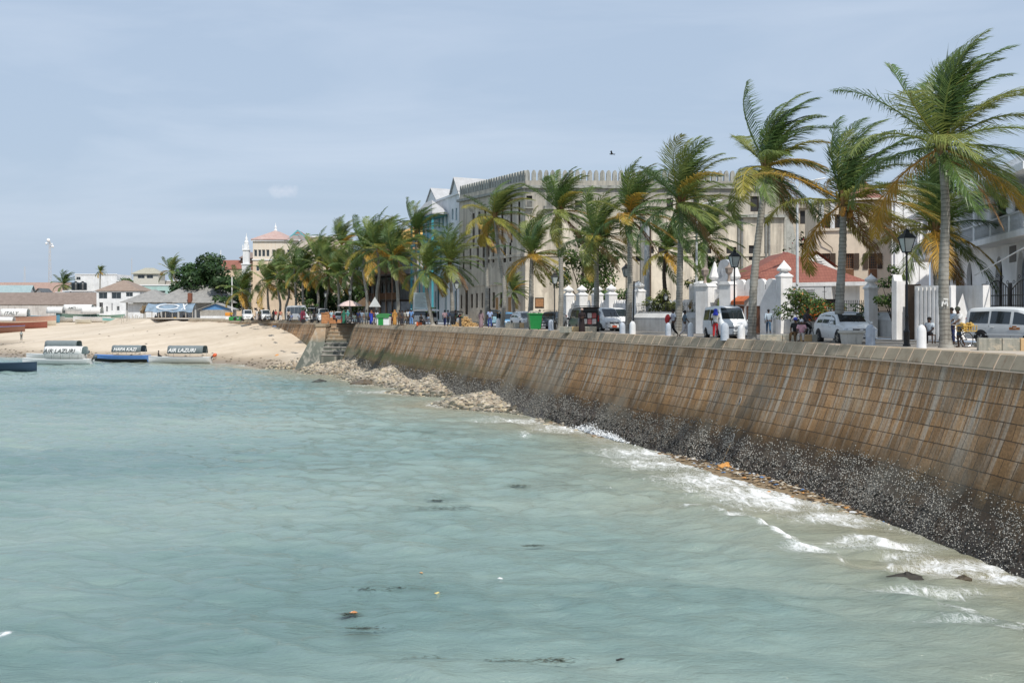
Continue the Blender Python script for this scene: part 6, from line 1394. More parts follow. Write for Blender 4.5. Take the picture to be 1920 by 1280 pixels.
# ================================================================ BUILDINGS
class Fac:
    """a straight facade from A to B (left to right seen from the sea), with recessed openings"""
    def __init__(s,A,B,z0,z1):
        s.A=Vector(A[:2]); s.B=Vector(B[:2]); s.z0=z0; s.z1=z1; s.L=(s.B-s.A).length; s.d=(s.B-s.A)/s.L; s.n=Vector((-s.d.y,s.d.x)); s.op=[]
    def u(s,px):
        k=(px-960)/F; # A+d*u = (k*Y, Y)
        return (k*s.A.y-s.A.x)/(s.d.x-k*s.d.y)
    def z(s,px,py): Y=(s.A+s.d*s.u(px)).y; return CH-(py-HZ)*Y/F
    def p(s,u,z,i=0.0): q=s.A+s.d*u+s.n*i; return Vector((q.x,q.y,z))
    def add(s,x0,x1,y0,y1,style=None):
        xm=(x0+x1)/2; u0,u1=s.u(x0),s.u(x1); z1_,z0_=s.z(xm,y0),s.z(xm,y1); s.op.append((u0,u1,max(z0_,s.z0+.02),min(z1_,s.z1-.05),style)); return s
    def addu(s,u0,u1,z0,z1,style=None): s.op.append((u0,u1,z0,z1,style)); return s
    def wall(s,mb,rec=.28):
        us=sorted(set([0,s.L]+[min(max(q,0.02),s.L-.02) for o in s.op for q in o[:2]])); zs=sorted(set([s.z0,s.z1]+[min(max(q,s.z0),s.z1) for o in s.op for q in o[2:4]]))
        for i in range(len(us)-1):
            for j in range(len(zs)-1):
                um=(us[i]+us[i+1])/2; zm=(zs[j]+zs[j+1])/2
                if any(o[0]<um<o[1] and o[2]<zm<o[3] for o in s.op): continue
                if us[i+1]-us[i]<1e-4 or zs[j+1]-zs[j]<1e-4: continue
                mb.quad(s.p(us[i],zs[j]),s.p(us[i+1],zs[j]),s.p(us[i+1],zs[j+1]),s.p(us[i],zs[j+1]))
        for o in s.op:
            a,b_,c,d=o[:4]
            for q in ((s.p(a,c),s.p(a,d)),(s.p(b_,d),s.p(b_,c)),(s.p(b_,c),s.p(a,c)),(s.p(a,d),s.p(b_,d))):
                off=Vector((s.n.x*rec,s.n.y*rec,0)); mb.quad(q[0],q[1],q[1]+off,q[0]+off)
    def windows(s,root,org,frame,rec=.22,name='window',pane=None,bars=(2,2),sill=None,shut=None,grid=None):
        for a,b_,c,d,st in s.op:
            nm='door' if st=='door' else name
            mb=MB(); fw=min(.10,(b_-a)*.12)
            def bx(u0,u1,z0,z1,i0,i1): 
                P8=[s.p(u0,z0,i0),s.p(u1,z0,i0),s.p(u1,z1,i0),s.p(u0,z1,i0)]; mb.ext(P8,(s.n.x*(i1-i0),s.n.y*(i1-i0),0))
            bx(a,a+fw,c,d,rec-.06,rec+.03); bx(b_-fw,b_,c,d,rec-.06,rec+.03); bx(a+fw,b_-fw,c,c+fw,rec-.06,rec+.03); bx(a+fw,b_-fw,d-fw,d,rec-.06,rec+.03)
            if st!='hole':
                for k in range(1,bars[0]): u=a+(b_-a)*k/bars[0]; bx(u-.03,u+.03,c+fw,d-fw,rec-.04,rec+.02)
                for k in range(1,bars[1]): z=c+(d-c)*k/bars[1]; bx(a+fw,b_-fw,z-.03,z+.03,rec-.035,rec+.015)
            mb.v=[(x-org.x,y-org.y,z-org.z) for x,y,z in mb.v]
            w_=mb.build(nm,frame,root)
            g=MB(); g.quad(*[q-org for q in (s.p(a,c,rec),s.p(b_,c,rec),s.p(b_,d,rec),s.p(a,d,rec))]); g.build('pane',pane or (DARK if st in('hole','door') else GLASS),w_,recalc=False)
            if sill and st!='door':
                g=MB(); P8=[s.p(a-.12,c-.12,-.14),s.p(b_+.12,c-.12,-.14),s.p(b_+.12,c-.005,-.14),s.p(a-.12,c-.005,-.14)]; g.ext([q-org for q in P8],(s.n.x*.13,s.n.y*.13,0)); g.build('sill',sill,w_)
            if shut and st!='door':
                for sg in (0,1):
                    g=MB(); u0=(a-.5) if sg==0 else b_; w2=.5
                    h0=c+(d-c)*.0; P8=[s.p(u0+.02,h0,-.10),s.p(u0+w2-.02,h0,-.10),s.p(u0+w2-.02,d,-.10),s.p(u0+.02,d,-.10)]; g.ext([q-org for q in P8],(s.n.x*.05,s.n.y*.05,0)); g.build('shutter',shut,w_)
def loc(mb,org): mb.v=[(x-org.x,y-org.y,z-org.z) for x,y,z in mb.v]; return mb
def solid(mb,foot,z0,z1,skip=()):
    """walls of a footprint (list of xy, order left front -> right front -> right back -> left back), except the listed edges, and its flat top"""
    n=len(foot)
    for i in range(n):
        if i in skip: continue
        a,b_=foot[i],foot[(i+1)%n]; mb.quad((a[0],a[1],z0),(b_[0],b_[1],z0),(b_[0],b_[1],z1),(a[0],a[1],z1))
    mb.poly([(p[0],p[1],z1) for p in foot])
def house(name,label,cat,faces,foot,z0,z1,wallm,frame,group=None,**kw):
    """faces: list of Fac that replace edges of the footprint by index"""
    org=Vector((foot[0][0],foot[0][1],0)); root=thing(name,label,cat,org,0,group); mb=MB()
    solid(mb,foot,z0,z1,skip=[i for i,_ in faces])
    for i,f in faces: f.wall(mb)
    loc(mb,org).build('wall',wallm,root,recalc=False)
    for i,f in faces: f.windows(root,org,frame,**kw)
    return root,org
def band(root,org,f,z0,z1,proud,mat,name='cornice',u0=None,u1=None):
    mb=MB(); a=0-proud if u0 is None else u0; b_=f.L+proud if u1 is None else u1
    P8=[f.p(a,z0,-proud),f.p(b_,z0,-proud),f.p(b_,z1,-proud),f.p(a,z1,-proud)]; mb.ext(P8,(f.n.x*(proud+.0),f.n.y*(proud+.0),0)); return loc(mb,org).build(name,mat,root)
def hip_roof(root,org,foot,z0,h,mat,over=.7,ridge=.35,name='roof',thick=.16):
    c=sum((Vector(p) for p in foot),Vector((0,0)))/len(foot); P4=[Vector(p)+(Vector(p)-c).normalized()*over for p in foot]
    e01=(P4[1]-P4[0]).length; e12=(P4[2]-P4[1]).length
    if e01>=e12: m0=(P4[0]+P4[3])/2; m1=(P4[1]+P4[2])/2
    else: m0=(P4[0]+P4[1])/2; m1=(P4[3]+P4[2])/2
    r0=m0.lerp(m1,ridge); r1=m1.lerp(m0,ridge); mb=MB()
    vs=[(p.x,p.y,z0) for p in P4]+[(r0.x,r0.y,z0+h),(r1.x,r1.y,z0+h)]+[(p.x,p.y,z0-thick) for p in P4]
    fs=[(0,1,5,4),(1,2,5),(2,3,4,5),(3,0,4)] if e01>=e12 else [(0,1,4),(1,2,5,4),(2,3,5),(3,0,4,5)]
    fs+=[(6,7,1,0),(7,8,2,1),(8,9,3,2),(9,6,0,3),(9,8,7,6)]
    mb.add(vs,fs); return loc(mb,org).build(name,mat,root)
def gable_roof(root,org,foot,z0,h,mat,over=.5,along=0,name='roof',ends=None):
    P4=[Vector(p) for p in foot]; c=sum(P4,Vector((0,0)))/4; P4=[p+(p-c).normalized()*over for p in P4]
    if along==0: m0=(P4[0]+P4[3])/2; m1=(P4[1]+P4[2])/2; fs=[(0,1,5,4),(2,3,4,5)]; ef=[(3,0,4),(1,2,5)]
    else: m0=(P4[0]+P4[1])/2; m1=(P4[3]+P4[2])/2; fs=[(1,2,5,4),(3,0,4,5)]; ef=[(0,1,4),(2,3,5)]
    vs=[(p.x,p.y,z0) for p in P4]+[(m0.x,m0.y,z0+h),(m1.x,m1.y,z0+h)]
    mb=MB(); mb.add(vs,fs); o=loc(mb,org).build(name,mat,root); md=o.modifiers.new('t','SOLIDIFY'); md.thickness=.16
    mb=MB(); Q=[p-(p-c).normalized()*over for p in P4]; q0=(Q[0]+Q[3])/2 if along==0 else (Q[0]+Q[1])/2; q1=(Q[1]+Q[2])/2 if along==0 else (Q[3]+Q[2])/2
    vs=[(p.x,p.y,z0-.1) for p in Q]+[(q0.x,q0.y,z0+h-.25),(q1.x,q1.y,z0+h-.25)]
    
    for tri in ef:
        mb=MB(); mb.add([vs[i] for i in tri],[(0,1,2)]); loc(mb,org).build('gable',ends or WHITE2,root)
    return o
def merlons(root,org,f,z,h,w_,gap,mat,proud=0.0,th=.55,round_=True,u0=0,u1=None,taper=.85):
    mb=MB(); u1=f.L if u1 is None else u1; u=u0
    while u+w_<=u1+.01:
        a,b_=u,u+w_; m=(a+b_)/2; hw=w_/2
        prof_=[(-hw,0),(hw,0),(hw*.92,h*.72),(hw*.60,h*.92),(hw*.22,h),(-hw*.22,h),(-hw*.60,h*.92),(-hw*.92,h*.72)] if round_ else [(-hw,0),(hw,0),(hw*.1,h),(-hw*.1,h)]
        mb.ext([f.p(m+q,z+zz,-proud) for q,zz in prof_],(f.n.x*th,f.n.y*th,0)); u+=w_+gap
    return loc(mb,org).build('battlements',mat,root)
MOULD=(.13,.13,.115)
FORTM=M_plaster('old_fort_plaster',(.72,.645,.53),stain=(.24,.215,.18),amt=.8,top=(7,16,(.25,.245,.225)),peel=(.46,.40,.33),scale=.4,lo=.44,vs=.5)
FORTS=M_plaster('old_fort_plaster_shade_grey',(.66,.59,.49),stain=(.26,.23,.19),amt=.7,top=(12.5,20.0,(.22,.215,.195)),peel=(.34,.30,.25),scale=.35,lo=.42,vs=.7)
MERM=M_plaster('mould_and_shade_plaster',(.36,.36,.33),stain=(.10,.10,.09),amt=.85,peel=(.17,.17,.155),scale=1.2)
OCHRE=M_('ochre_patch',(.34,.20,.09),.9,var=.3)
# ---- the old fort-like custom house: shaded sea front on the left, coloured greyer, long sunlit flank facing the camera
c0=Vector(((985-960)*140/F,140)); cl=Vector(((862-960)*158/F,158)); cr=Vector(((1472-960)*141/F,141))
fl=Fac(cl,c0,0,17.7); ff=Fac(c0,cr,0,17.7)
for (x0,x1,ya,yb) in [(886,890,400,462),(897,901,397,460),(908,912,394,460),(923,927,390,458),(940,944,386,456),(957,961,382,455),(972,976,378,454)]: fl.add(x0,x1,ya,yb)
for (x0,x1,ya,yb) in [(868,871,470,505),(881,884,466,505),(894,898,462,503),(905,909,459,501),(914.5,918,460,493),(923.5,927,459,492),(944,949,457,492),(955,959,455,490)]: fl.add(x0,x1,ya,yb)
for (x0,x1,ya,yb) in [(864,867,553,578),(883,887,551,577),(892,896,550,577),(903,906,549,577),(924,928,548,577),(938,942,548,577)]: fl.add(x0,x1,ya,yb)
fl.add(872.5,877.5,544,590,'door'); fl.add(913,919.5,540,586,'door')
for (x0,x1,ya,yb) in [(987,998,367,388),(1025,1035,368,390),(1078,1092,376,390),(1135,1144,370,392),(1192,1201,470,490),(1362,1381,463,503),(1404,1415,460,488),(1407,1423,368,397),(1234,1248,463,492),(1283,1291,458,491),(1310,1334,460,480),(1362,1379,384,397),(1220,1226,462,478),(1150,1160,470,492),(1250,1262,372,394),(1300,1310,372,394)]: ff.add(x0,x1,ya,yb,'hole')
ff.add(1003,1020,558,578); 
foot=[cl,c0,cr,Vector((cr.x+3,175)),Vector((cl.x+3,180))]
fort,fo=house('old_fort','long weathered four storey building with mouldy battlements rising behind the middle palms','building',[(0,fl),(1,ff)],foot,-.1,17.7,FORTM,TIMBERD,bars=(1,2),sill=None)
# the sea front's shade is put into a greyer plaster: its own skin 6 mm proud
mb=MB(); f2=Fac(cl-fl.n*.02,c0-fl.n*.02,0,17.7); f2.op=fl.op; f2.wall(mb); loc(mb,fo).build('sea_front',FORTS,fort,recalc=False)
for f in (fl,ff): band(fort,fo,f,16.75,17.1,.35,MERM,'cornice'); band(fort,fo,f,8.4,8.75,.14,FORTS,'string_course')
band(fort,fo,fl,5.0,5.2,.12,FORTS,'string_course')
merlons(fort,fo,fl,17.703,1.3,.60,.17,MERM,th=.6); merlons(fort,fo,ff,17.703,1.3,.58,.19,MERM,th=.6)
# right part: taller blind wall of the tower, drainpipes, ledge, railings
ut=ff.u(1375); mb=MB()
def slab(f,u0,u1,z0,z1,o_,m,nm,root,org): 
    mb=MB(); mb.ext([f.p(u0,z0,-o_),f.p(u1,z0,-o_),f.p(u1,z1,-o_),f.p(u0,z1,-o_)],(f.n.x*(o_-.004),f.n.y*(o_-.004),0)); return loc(mb,org).build(nm,m,root)
slab(ff,ut,ff.L,13.2,13.55,.5,MERM,'ledge',fort,fo)
for x in (1385,1391,1436,1442): u=ff.u(x); slab(ff,u-.12,u+.12,5,13.2,.22,M_('grey_downpipe',(.20,.20,.19),.7,var=.4,scale=2),'downpipe',fort,fo)
for x in (1203,1207): u=ff.u(x); slab(ff,u-.14,u+.14,2,14,.25,M_('grey_downpipe',(.20,.20,.19),.7,var=.4,scale=2),'downpipe',fort,fo)
slab(ff,ff.u(1218),ff.u(1220.5),2,12,.2,TIMBERD,'downpipe',fort,fo)
for x0,x1,y in ((983,1000,383),(1022,1037,385),(1132,1147,387)):
    mb=MB(); u0,u1=ff.u(x0),ff.u(x1); z=ff.z((x0+x1)/2,y+7)
    for k in range(9): u=u0+(u1-u0)*k/8; mb.bar(ff.p(u,z,-.45),ff.p(u,z+.85,-.45),.06)
    mb.bar(ff.p(u0,z+.9,-.45),ff.p(u1,z+.9,-.45),.10); mb.bar(ff.p(u0,z-.02,-.25),ff.p(u1,z-.02,-.25),.5,.12); loc(mb,fo).build('balcony',MERM,fort)
# right end: sloping buttress, its shade put in with the dark battlement plaster
mb=MB(); e=Vector((cr.x,cr.y,0)); mb.ext([(e.x-.15,e.y-.1,0),(e.x+2.4,e.y+1.2,0),(e.x+2.1,e.y+1.2,8),(e.x+.2,e.y+.2,17.0),(e.x-.15,e.y-.1,17.0)],(.5,8,0)); loc(mb,fo).build('buttress',MERM,fort)
# brick blind window and the old arch at the foot
slab(ff,ff.u(1004),ff.u(1019),ff.z(1010,575),ff.z(1010,560),.03,M_('brick_infill',(.33,.17,.08),.9,var=.35,scale=6),'brick_infill',fort,fo)
for i,(x,w_) in enumerate(((932,3),(946,3.2),(956,3))): u=fl.u(x); slab(fl,u-.4,u+.4,.8,3.4,.04,OCHRE,'boarding',fort,fo)
# ---- cream roof block right of the fort
A=Vector(((1476-960)*150/F,150)); B=Vector(((1530-960)*150/F,150)); f=Fac(A,B,0,15.4); f.add(1484,1490,400,418,'hole'); f.add(1500,1512,395,420,'hole')
r,o_=house('old_annex','weathered cream block with a flat stained roof right of the battlemented building','building',[(0,f)],[A,B,B+Vector((1,12)),A+Vector((1,12))],0,15.2,M_plaster('annex_plaster',(.50,.44,.36),stain=(.16,.14,.12),amt=.8,top=(12,17,(.2,.2,.18)),scale=.6),TIMBERD)
hip_roof(r,o_,[A,B,B+Vector((1,12)),A+Vector((1,12))],15.3,1.4,M_roof('rusty_tin_roof',(.22,.19,.17),(.34,.28,.23),freq=4),over=.5)
# ---- white house with teal balconies, left of the fort
A=Vector(((797-960)*178/F,178)); B=Vector(((861-960)*159/F,159)); f=Fac(A,B,0,18.2)
for x0,x1,ya,yb in [(822,825,395,428),(829,832,397,428),(836,839,398,428),(847,850,392,412),(854,857,390,413),(815,818,545,590),(843,846,545,590),(852,855,545,590),(834,837,550,590),(847,850,470,500),(824,828,470,500)]: f.add(x0,x1,ya,yb)
f.add(819,823.5,540,600,'door')
foot=[A,B,B+Vector((13,8)),A+Vector((13,8))]
r,o_=house('white_balcony_house','white gabled house with teal balconies, left of the battlemented building','building',[(0,f)],foot,0,18.2,WHITE,TEAL,bars=(1,3))
GREYR=M_roof('pale_grey_roof',(.42,.42,.42),(.55,.55,.56),freq=3)
m=B.lerp(A,.22)
gable_roof(r,o_,[m,B,B+Vector((13,8)),m+Vector((13,8))],18.4,2.2,GREYR,along=1,over=.3)
m2=B.lerp(A,.62); m3=B.lerp(A,.30)
gable_roof(r,o_,[A.lerp(B,.02),m2,m2+Vector((12,8)),A+Vector((12,8))],18.2,2.3,GREYR,along=1,over=.2)
hip_roof(r,o_,[A-f.n*2.4+f.d*.2,m3-f.n*2.4,m3,A+f.d*.2],15.8,2.3,GREYR,over=.35)
mb=MB(); 
for z in (15.45,10.6): 
    mb.ext([f.p(.1,z,-2.3),f.p(f.L*.68,z,-2.3),f.p(f.L*.68,z+.45,-2.3),f.p(.1,z+.45,-2.3)],(f.n.x*2.2,f.n.y*2.2,0))
loc(mb,o_).build('balcony_fascia',TEAL,r)
for z in (12.0,6.8):
    mb=MB(); u1=f.L*.68
    mb.ext([f.p(.1,z-.3,-2.3),f.p(u1,z-.3,-2.3),f.p(u1,z-.1,-2.3),f.p(.1,z-.1,-2.3)],(f.n.x*2.2,f.n.y*2.2,0)); loc(mb,o_).build('balcony_floor',TEALL,r)
    mb=MB()
    for k in range(19): u=.2+(u1-.3)*k/18; mb.bar(f.p(u,z,-2.25),f.p(u,z+1.0,-2.25),.07)
    mb.bar(f.p(.1,z+1.0,-2.25),f.p(u1,z+1.0,-2.25),.12); mb.bar(f.p(u1,z+1.0,-2.25),f.p(u1,z+1.0,0),.1); loc(mb,o_).build('balcony_railing',M_('sky_teal_paint',(.12,.36,.46),.5),r)
for k in range(6): u=.15+(f.L*.68-.2)*k/5; mb=MB(); mb.bar(f.p(u,0,-2.2),f.p(u,15.6,-2.2),.3 if k in(0,3,5) else .16); loc(mb,o_).build('balcony_post',TEAL if k!=3 else TEALL,r)
band(r,o_,f,18.0,18.3,.2,WHITE2)
# ---- dark timber balcony house with yellow roof
A=Vector(((688-960)*205/F,205)); B=Vector(((779-960)*186/F,186)); f=Fac(A,B,0,13.2)
for k in range(7):
    u=1.2+k*1.9
    f.addu(u,u+.9,4.4,6.6); f.addu(u,u+.9,8.6,10.8)
    f.addu(u,u+1.1,.1,2.6,'door')
foot=[A,B,B+Vector((10,6)),A+Vector((10,6))]
r,o_=house('balcony_house','house with dark timber verandas, hanging cloths and a yellow roof, behind the crowd','building',[(0,f)],foot,0,13.2,M_plaster('house_plaster',(.46,.45,.44),stain=(.2,.19,.18),amt=.6,scale=.6),TIMBERD,bars=(2,1))
YR=M_roof('yellow_tin_roof',(.48,.27,.06),(.58,.36,.10),freq=2.5)
hip_roof(r,o_,[f.A-f.n*3+f.d*6.0,f.B-f.n*3,foot[2],foot[3]+f.d*6],13.6,2.6,YR,over=.4)
hip_roof(r,o_,[f.A-f.n*3.2,f.B-f.n*3.2,foot[2],foot[3]],11.9,1.2,M_roof('orange_tin_roof',(.46,.27,.13),(.52,.36,.22),freq=2.5),over=.3,name='lower_roof')
for z in (3.6,7.8):
    mb=MB(); mb.ext([f.p(0,z-.3,-3.0),f.p(f.L,z-.3,-3.0),f.p(f.L,z-.05,-3.0),f.p(0,z-.05,-3.0)],(f.n.x*2.95,f.n.y*2.95,0)); loc(mb,o_).build('veranda_floor',TIMBERD,r)
    mb=MB(); mb.ext([f.p(f.L*.45,z,-2.95),f.p(f.L,z,-2.95),f.p(f.L,z+1.0,-2.95),f.p(f.L*.45,z+1.0,-2.95)],(f.n.x*.06,f.n.y*.06,0))
    for k in range(26): u=.1+f.L*.45*k/25; mb.bar(f.p(u,z,-2.92),f.p(u,z+1.0,-2.92),.06)
    mb.bar(f.p(0,z+1.02,-2.92),f.p(f.L,z+1.02,-2.92),.12); loc(mb,o_).build('veranda_railing',TIMBER,r)
    mb=MB()
    for k in range(34): u=f.L*k/34; a=u; mb.bar(f.p(u,z+2.4,-2.9),f.p(u+.9,z+3.2,-2.9),.05)
    for k in range(34): u=f.L*k/34; mb.bar(f.p(u+.9,z+2.4,-2.9),f.p(u,z+3.2,-2.9),.05)
    loc(mb,o_).build('lattice',TIMBERD,r)
for k in range(9): u=.1+(f.L-.2)*k/8; mb=MB(); mb.bar(f.p(u,0,-2.9),f.p(u,12.0,-2.9),.26); loc(mb,o_).build('veranda_post',TIMBERD,r)
slab(f,f.L*.5,f.L,-.05,3.2,2.6,M_('shop_front_grey',(.30,.31,.33),.8,var=.4,scale=1.5),'shop_front',r,o_)
slab(f,.05,f.L*.3,-.05,3.2,2.5,WHITE2,'shop_front',r,o_)
rg=random.Random(8)
for k in range(9):
    c=rg.choice([(.5,.12,.06),(.62,.6,.55),(.10,.09,.09),(.55,.25,.12),(.6,.4,.36)]); u=f.L*.18+k*.55; mb=MB(); mb.ext([f.p(u,8.5-rg.random()*.5,-3.1),f.p(u+.5,8.4-rg.random()*.5,-3.1),f.p(u+.5+.25,10.1,-3.1),f.p(u+.2,10.1,-3.1)],(f.n.x*.04,f.n.y*.04,0)); loc(mb,o_).build('hanging_cloth',cloth(c),r)
mb=MB(); mb.ext([f.p(-.1,0,-2.9),f.p(.3,0,-2.9),f.p(.3,11.9,-2.9),f.p(-.1,11.9,-2.9)],(f.n.x*3.2,f.n.y*3.2,0)); loc(mb,o_).build('end_wall',WHITE2,r)
# ---- cream villa at the far end
A=Vector(((474-960)*222/F,222)); B=Vector(((560-960)*222/F,222)); f=Fac(A,B,0,15.6); CREAM=M_plaster('cream_plaster',(.66,.52,.38),stain=(.40,.31,.23),amt=.5,top=(9.5,12,(.70,.64,.56)),scale=.4)
f.add(480,486,498,508); f.add(480,486,535,545,'hole'); f.add(479.5,486,566,570); f.add(476,482,577,582,'hole'); f.add(490,496,577,582,'hole')
for x0,x1 in ((476,482),(484,489.5),(491,497),(499,505),(510,516),(518,524),(528,534),(538,544)): f.add(x0,x1,468,481)
foot=[A,B,B+Vector((2,14)),A+Vector((2,14))]
r,o_=house('cream_villa','tall cream corner villa with glazed top floor and hipped pink roof at the far end','building',[(0,f)],foot,0,15.6,CREAM,M_('pale_window_frame',(.55,.55,.52),.6),bars=(1,1))
hip_roof(r,o_,[A,A+f.d*6.6,A+f.d*6.6+Vector((1,10)),A+Vector((1,10))],15.7,1.9,M_roof('faded_pink_roof',(.46,.30,.26),(.55,.42,.38),freq=3),over=.5)
hip_roof(r,o_,[A+f.d*6.3,B,B+Vector((1,10)),A+f.d*6.3+Vector((1,10))],15.5,1.5,M_roof('red_teal_roof',(.36,.20,.17),(.22,.33,.32),freq=3),over=.4,name='lower_roof')
hip_roof(r,o_,[A+f.d*4+f.n*9,B+f.d*1.0+f.n*9,B+f.d+f.n*15,A+f.d*4+f.n*15],15.9,2.2,M_roof('brown_roof',(.25,.10,.06),(.32,.15,.10),freq=3),over=.3,name='upper_roof')
mb=MB(); q=A+f.d*4.1+f.n*2.5; t_=[(q.x,q.y,16.6),(q.x+4.6,q.y,16.6),(q.x+2.3,q.y,18.6)]; 
mb.bar((q.x+2.6,q.y,16.2),(q.x+4.2,q.y,17.6),.22); mb.bar((q.x+6.2,q.y,15.9),(q.x+4.2,q.y,17.6),.22); mb.bar((q.x+3.4,q.y,16.8),(q.x+5.0,q.y,16.8),.14); loc(mb,o_).build('gable_truss',TEALL,r)
mb=MB(); q=A+f.d*3.2+f.n*6; mb.lathe([(.34,17),(.34,17.9),(.2,18.1),(.24,18.4),(.07,18.9),(.02,19.4)],10,(q.x,q.y,0)); loc(mb,o_).build('finial',WHITE2,r)
band(r,o_,f,11.6,11.8,.15,WHITE2); band(r,o_,f,15.3,15.6,.3,WHITE2)
# the plain block behind
A=Vector(((536-960)*240/F,240)); B=Vector(((648-960)*240/F,240)); f=Fac(A,B,0,17.2)
r,o_=house('plain_block','flat roofed pale peach block behind the cream villa','building',[(0,f)],[A,B,B+Vector((0,12)),A+Vector((0,12))],0,17.4,M_plaster('peach_plaster',(.62,.52,.42),amt=.4),TIMBERD)
band(r,o_,f,17.2,17.5,.25,WHITE2)
# white tiered belfry
p=G(462,236,0); t=thing('white_belfry','slim white tiered belfry with a pointed top at the left edge of the cream villa','tower',p); 
mb=MB(); 
for r_,z0,z1 in ((.80,0,11.2),(.95,11.2,11.5),(.62,11.5,14.2),(.76,14.2,14.5),(.42,14.5,15.6)): mb.box(-r_,r_,-r_,r_,z0,z1,bev=.05)
mb.build('shaft',WHITE,t); mb=MB(); mb.lathe([(.42,15.6),(.46,16.0),(.24,16.4),(.28,16.6),(.08,17.2),(.02,17.9)],10); mb.build('spire',WHITE2,t)
for sx in (-.6,.6): mb=MB(); mb.lathe([(.12,14.5),(.13,15.0),(.02,15.5)],6,(sx,-.6,0)); mb.build('pinnacle',WHITE2,t)
# ---- brown roofs behind the big tree
p=G(446,350,0); t=thing('brown_roof_house','house with a reddish brown roof and grey lantern roof above the dark tree','building',p); A=Vector((-4.6,0)); B=Vector((5.2,0)); ft=[A,B,B+Vector((0,10)),A+Vector((0,10))]
t.scale=(1.25,1.25,1.35); mb=MB(); solid(mb,ft,0,10.8); mb.build('wall',CREAM,t); z0=Vector((0,0,0))
gable_roof(t,z0,ft,10.9,2.2,M_roof('brick_red_roof',(.24,.09,.06),(.33,.14,.10),freq=3),along=0,over=.3)
hip_roof(t,z0,[(-.2,3),(4.2,3),(4.2,8),(-.2,8)],13.6,1.4,M_roof('grey_lantern_roof',(.20,.15,.13),(.28,.22,.2),freq=3),over=.3,name='lantern_roof')
mb=MB(); mb.box(-.1,4.1,3.1,7.9,12,13.5); mb.build('lantern_wall',TIMBERD,t); mb=MB(); mb.lathe([(.12,10),(.1,14.8),(.02,15.3)],6,(-4.3,.3,0)); mb.build('finial',WHITE2,t)
# ================================================================ LOW TOWN ON THE LEFT, behind the beach
def blockh(label,x0,x1,Y,ytop,depth,wallm,roof=None,rh=1.5,over=.6,ops=(),frame=None,ybase=None,cat='building',name='low_building',flat=False,kind='hip',coping=None,along=0):
    A=Vector(((x0-960)*Y/F,Y)); B=Vector(((x1-960)*Y/F,Y)); z1=CH-(ytop-HZ)*Y/F; f=Fac(A,B,-2.0,z1)
    for o in ops: f.add(*o)
    ft=[A,B,B+Vector((0,depth)),A+Vector((0,depth))]
    r,o_=house(name,label,cat,[(0,f)],ft,-2.0,z1,wallm,frame or M_('grey_window_frame',(.35,.36,.37),.6),bars=(2,1))
    if roof: (hip_roof if kind=='hip' else gable_roof)(r,o_,ft,z1+.05,rh,roof,over=over,**({'along':along} if kind!='hip' else {}))
    else: band(r,o_,f,z1-.25,z1+.12,.2,coping or WHITE2,'parapet')
    return r,o_,f
GREYT=M_roof('weathered_grey_roof',(.24,.235,.225),(.36,.35,.33),freq=1.6); BRNT=M_roof('grey_brown_roof',(.20,.155,.13),(.27,.215,.185),freq=1.3); BLUET=M_roof('pale_blue_roof',(.26,.36,.38),(.36,.45,.46),freq=1.5); PINKT=M_roof('brick_tin_roof',(.33,.22,.18),(.40,.28,.23),freq=1.2)
SEAW=M_plaster('stained_white_wall',(.50,.48,.46),stain=(.20,.18,.17),amt=.8,scale=.5)
blockh('long stained concrete wall building with a grey brown roof behind the beached boats',-40,179,372,571,10,SEAW,BRNT,rh=4.0,over=1.2,kind='gable')
blockh('white two storey building with big grey windows in the middle of the low town',181,262,352,545,14,WHITE,M_roof('brown_low_roof',(.26,.19,.15),(.33,.26,.21),freq=1.3),rh=3.4,over=.5,ops=[(185,201,548,560),(209,227,548,560),(236,249,548,556),(186,193,567,582,'door'),(199,202,574,584),(219,224,574,582),(209,211,568,582)])
blockh('pale teal parapet building behind the grey hipped roof',258,364,385,534,12,M_plaster('aqua_plaster',(.36,.52,.49),stain=(.5,.52,.5),amt=.5,scale=.3),ops=[(283,310,545,549),(263,272,541,553),(318,330,545,549)])
blockh('white flat roofed block with one small window, tallest of the left town',141,219,430,514,16,WHITE,ops=[(143,151,519,525)])
blockh('beige upper hut with two windows on a flat grey roof',250,297,415,513,8,M_('beige_plaster',(.55,.53,.47),.8),M_roof('beige_roof',(.36,.34,.27),(.44,.42,.34),freq=1.5),rh=2.2,over=1.0,ops=[(258,271,515,522),(275,287,515,522)])
blockh('long flat roofed grey building under the beige hut',218,343,425,526,10,M_('grey_beige_plaster',(.46,.43,.39),.85),ops=[(252,262,529,533)])
blockh('low white building with a pale ledge below the water tank',118,175,392,545,8,WHITE,ops=[(141,151,551,556),(131,134,546,552)])
blockh('low house with a long brick red tin roof on the far left',-20,118,440,553,14,M_('warm_plaster',(.45,.38,.33),.9),PINKT,rh=5.0,over=.5,kind='gable')
blockh('pale house with a blue tin roof at the left edge',-40,48,402,564,10,WHITE,BLUET,rh=5.6,over=.8,kind='gable')
r,o_,f=blockh('small shack with a dark patched gable roof beside the blue roof',52,94,398,565,8,M_('rusty_sheet',(.38,.20,.12),.8,var=.4),M_roof('dark_patched_roof',(.08,.09,.10),(.16,.17,.18),freq=2),rh=4.6,over=1.2,kind='gable',along=1)
blockh('small dark blue shed between the shack and the white buildings',105,121,388,548,6,M_('dark_blue_sheet',(.06,.09,.12),.7))
r,o_,f=blockh('small red tin lean-to roof between the ledge building and the white building',160,181,380,556,5,M_('brick_plaster',(.36,.20,.15),.9),PINKT,rh=1.2,over=.4)
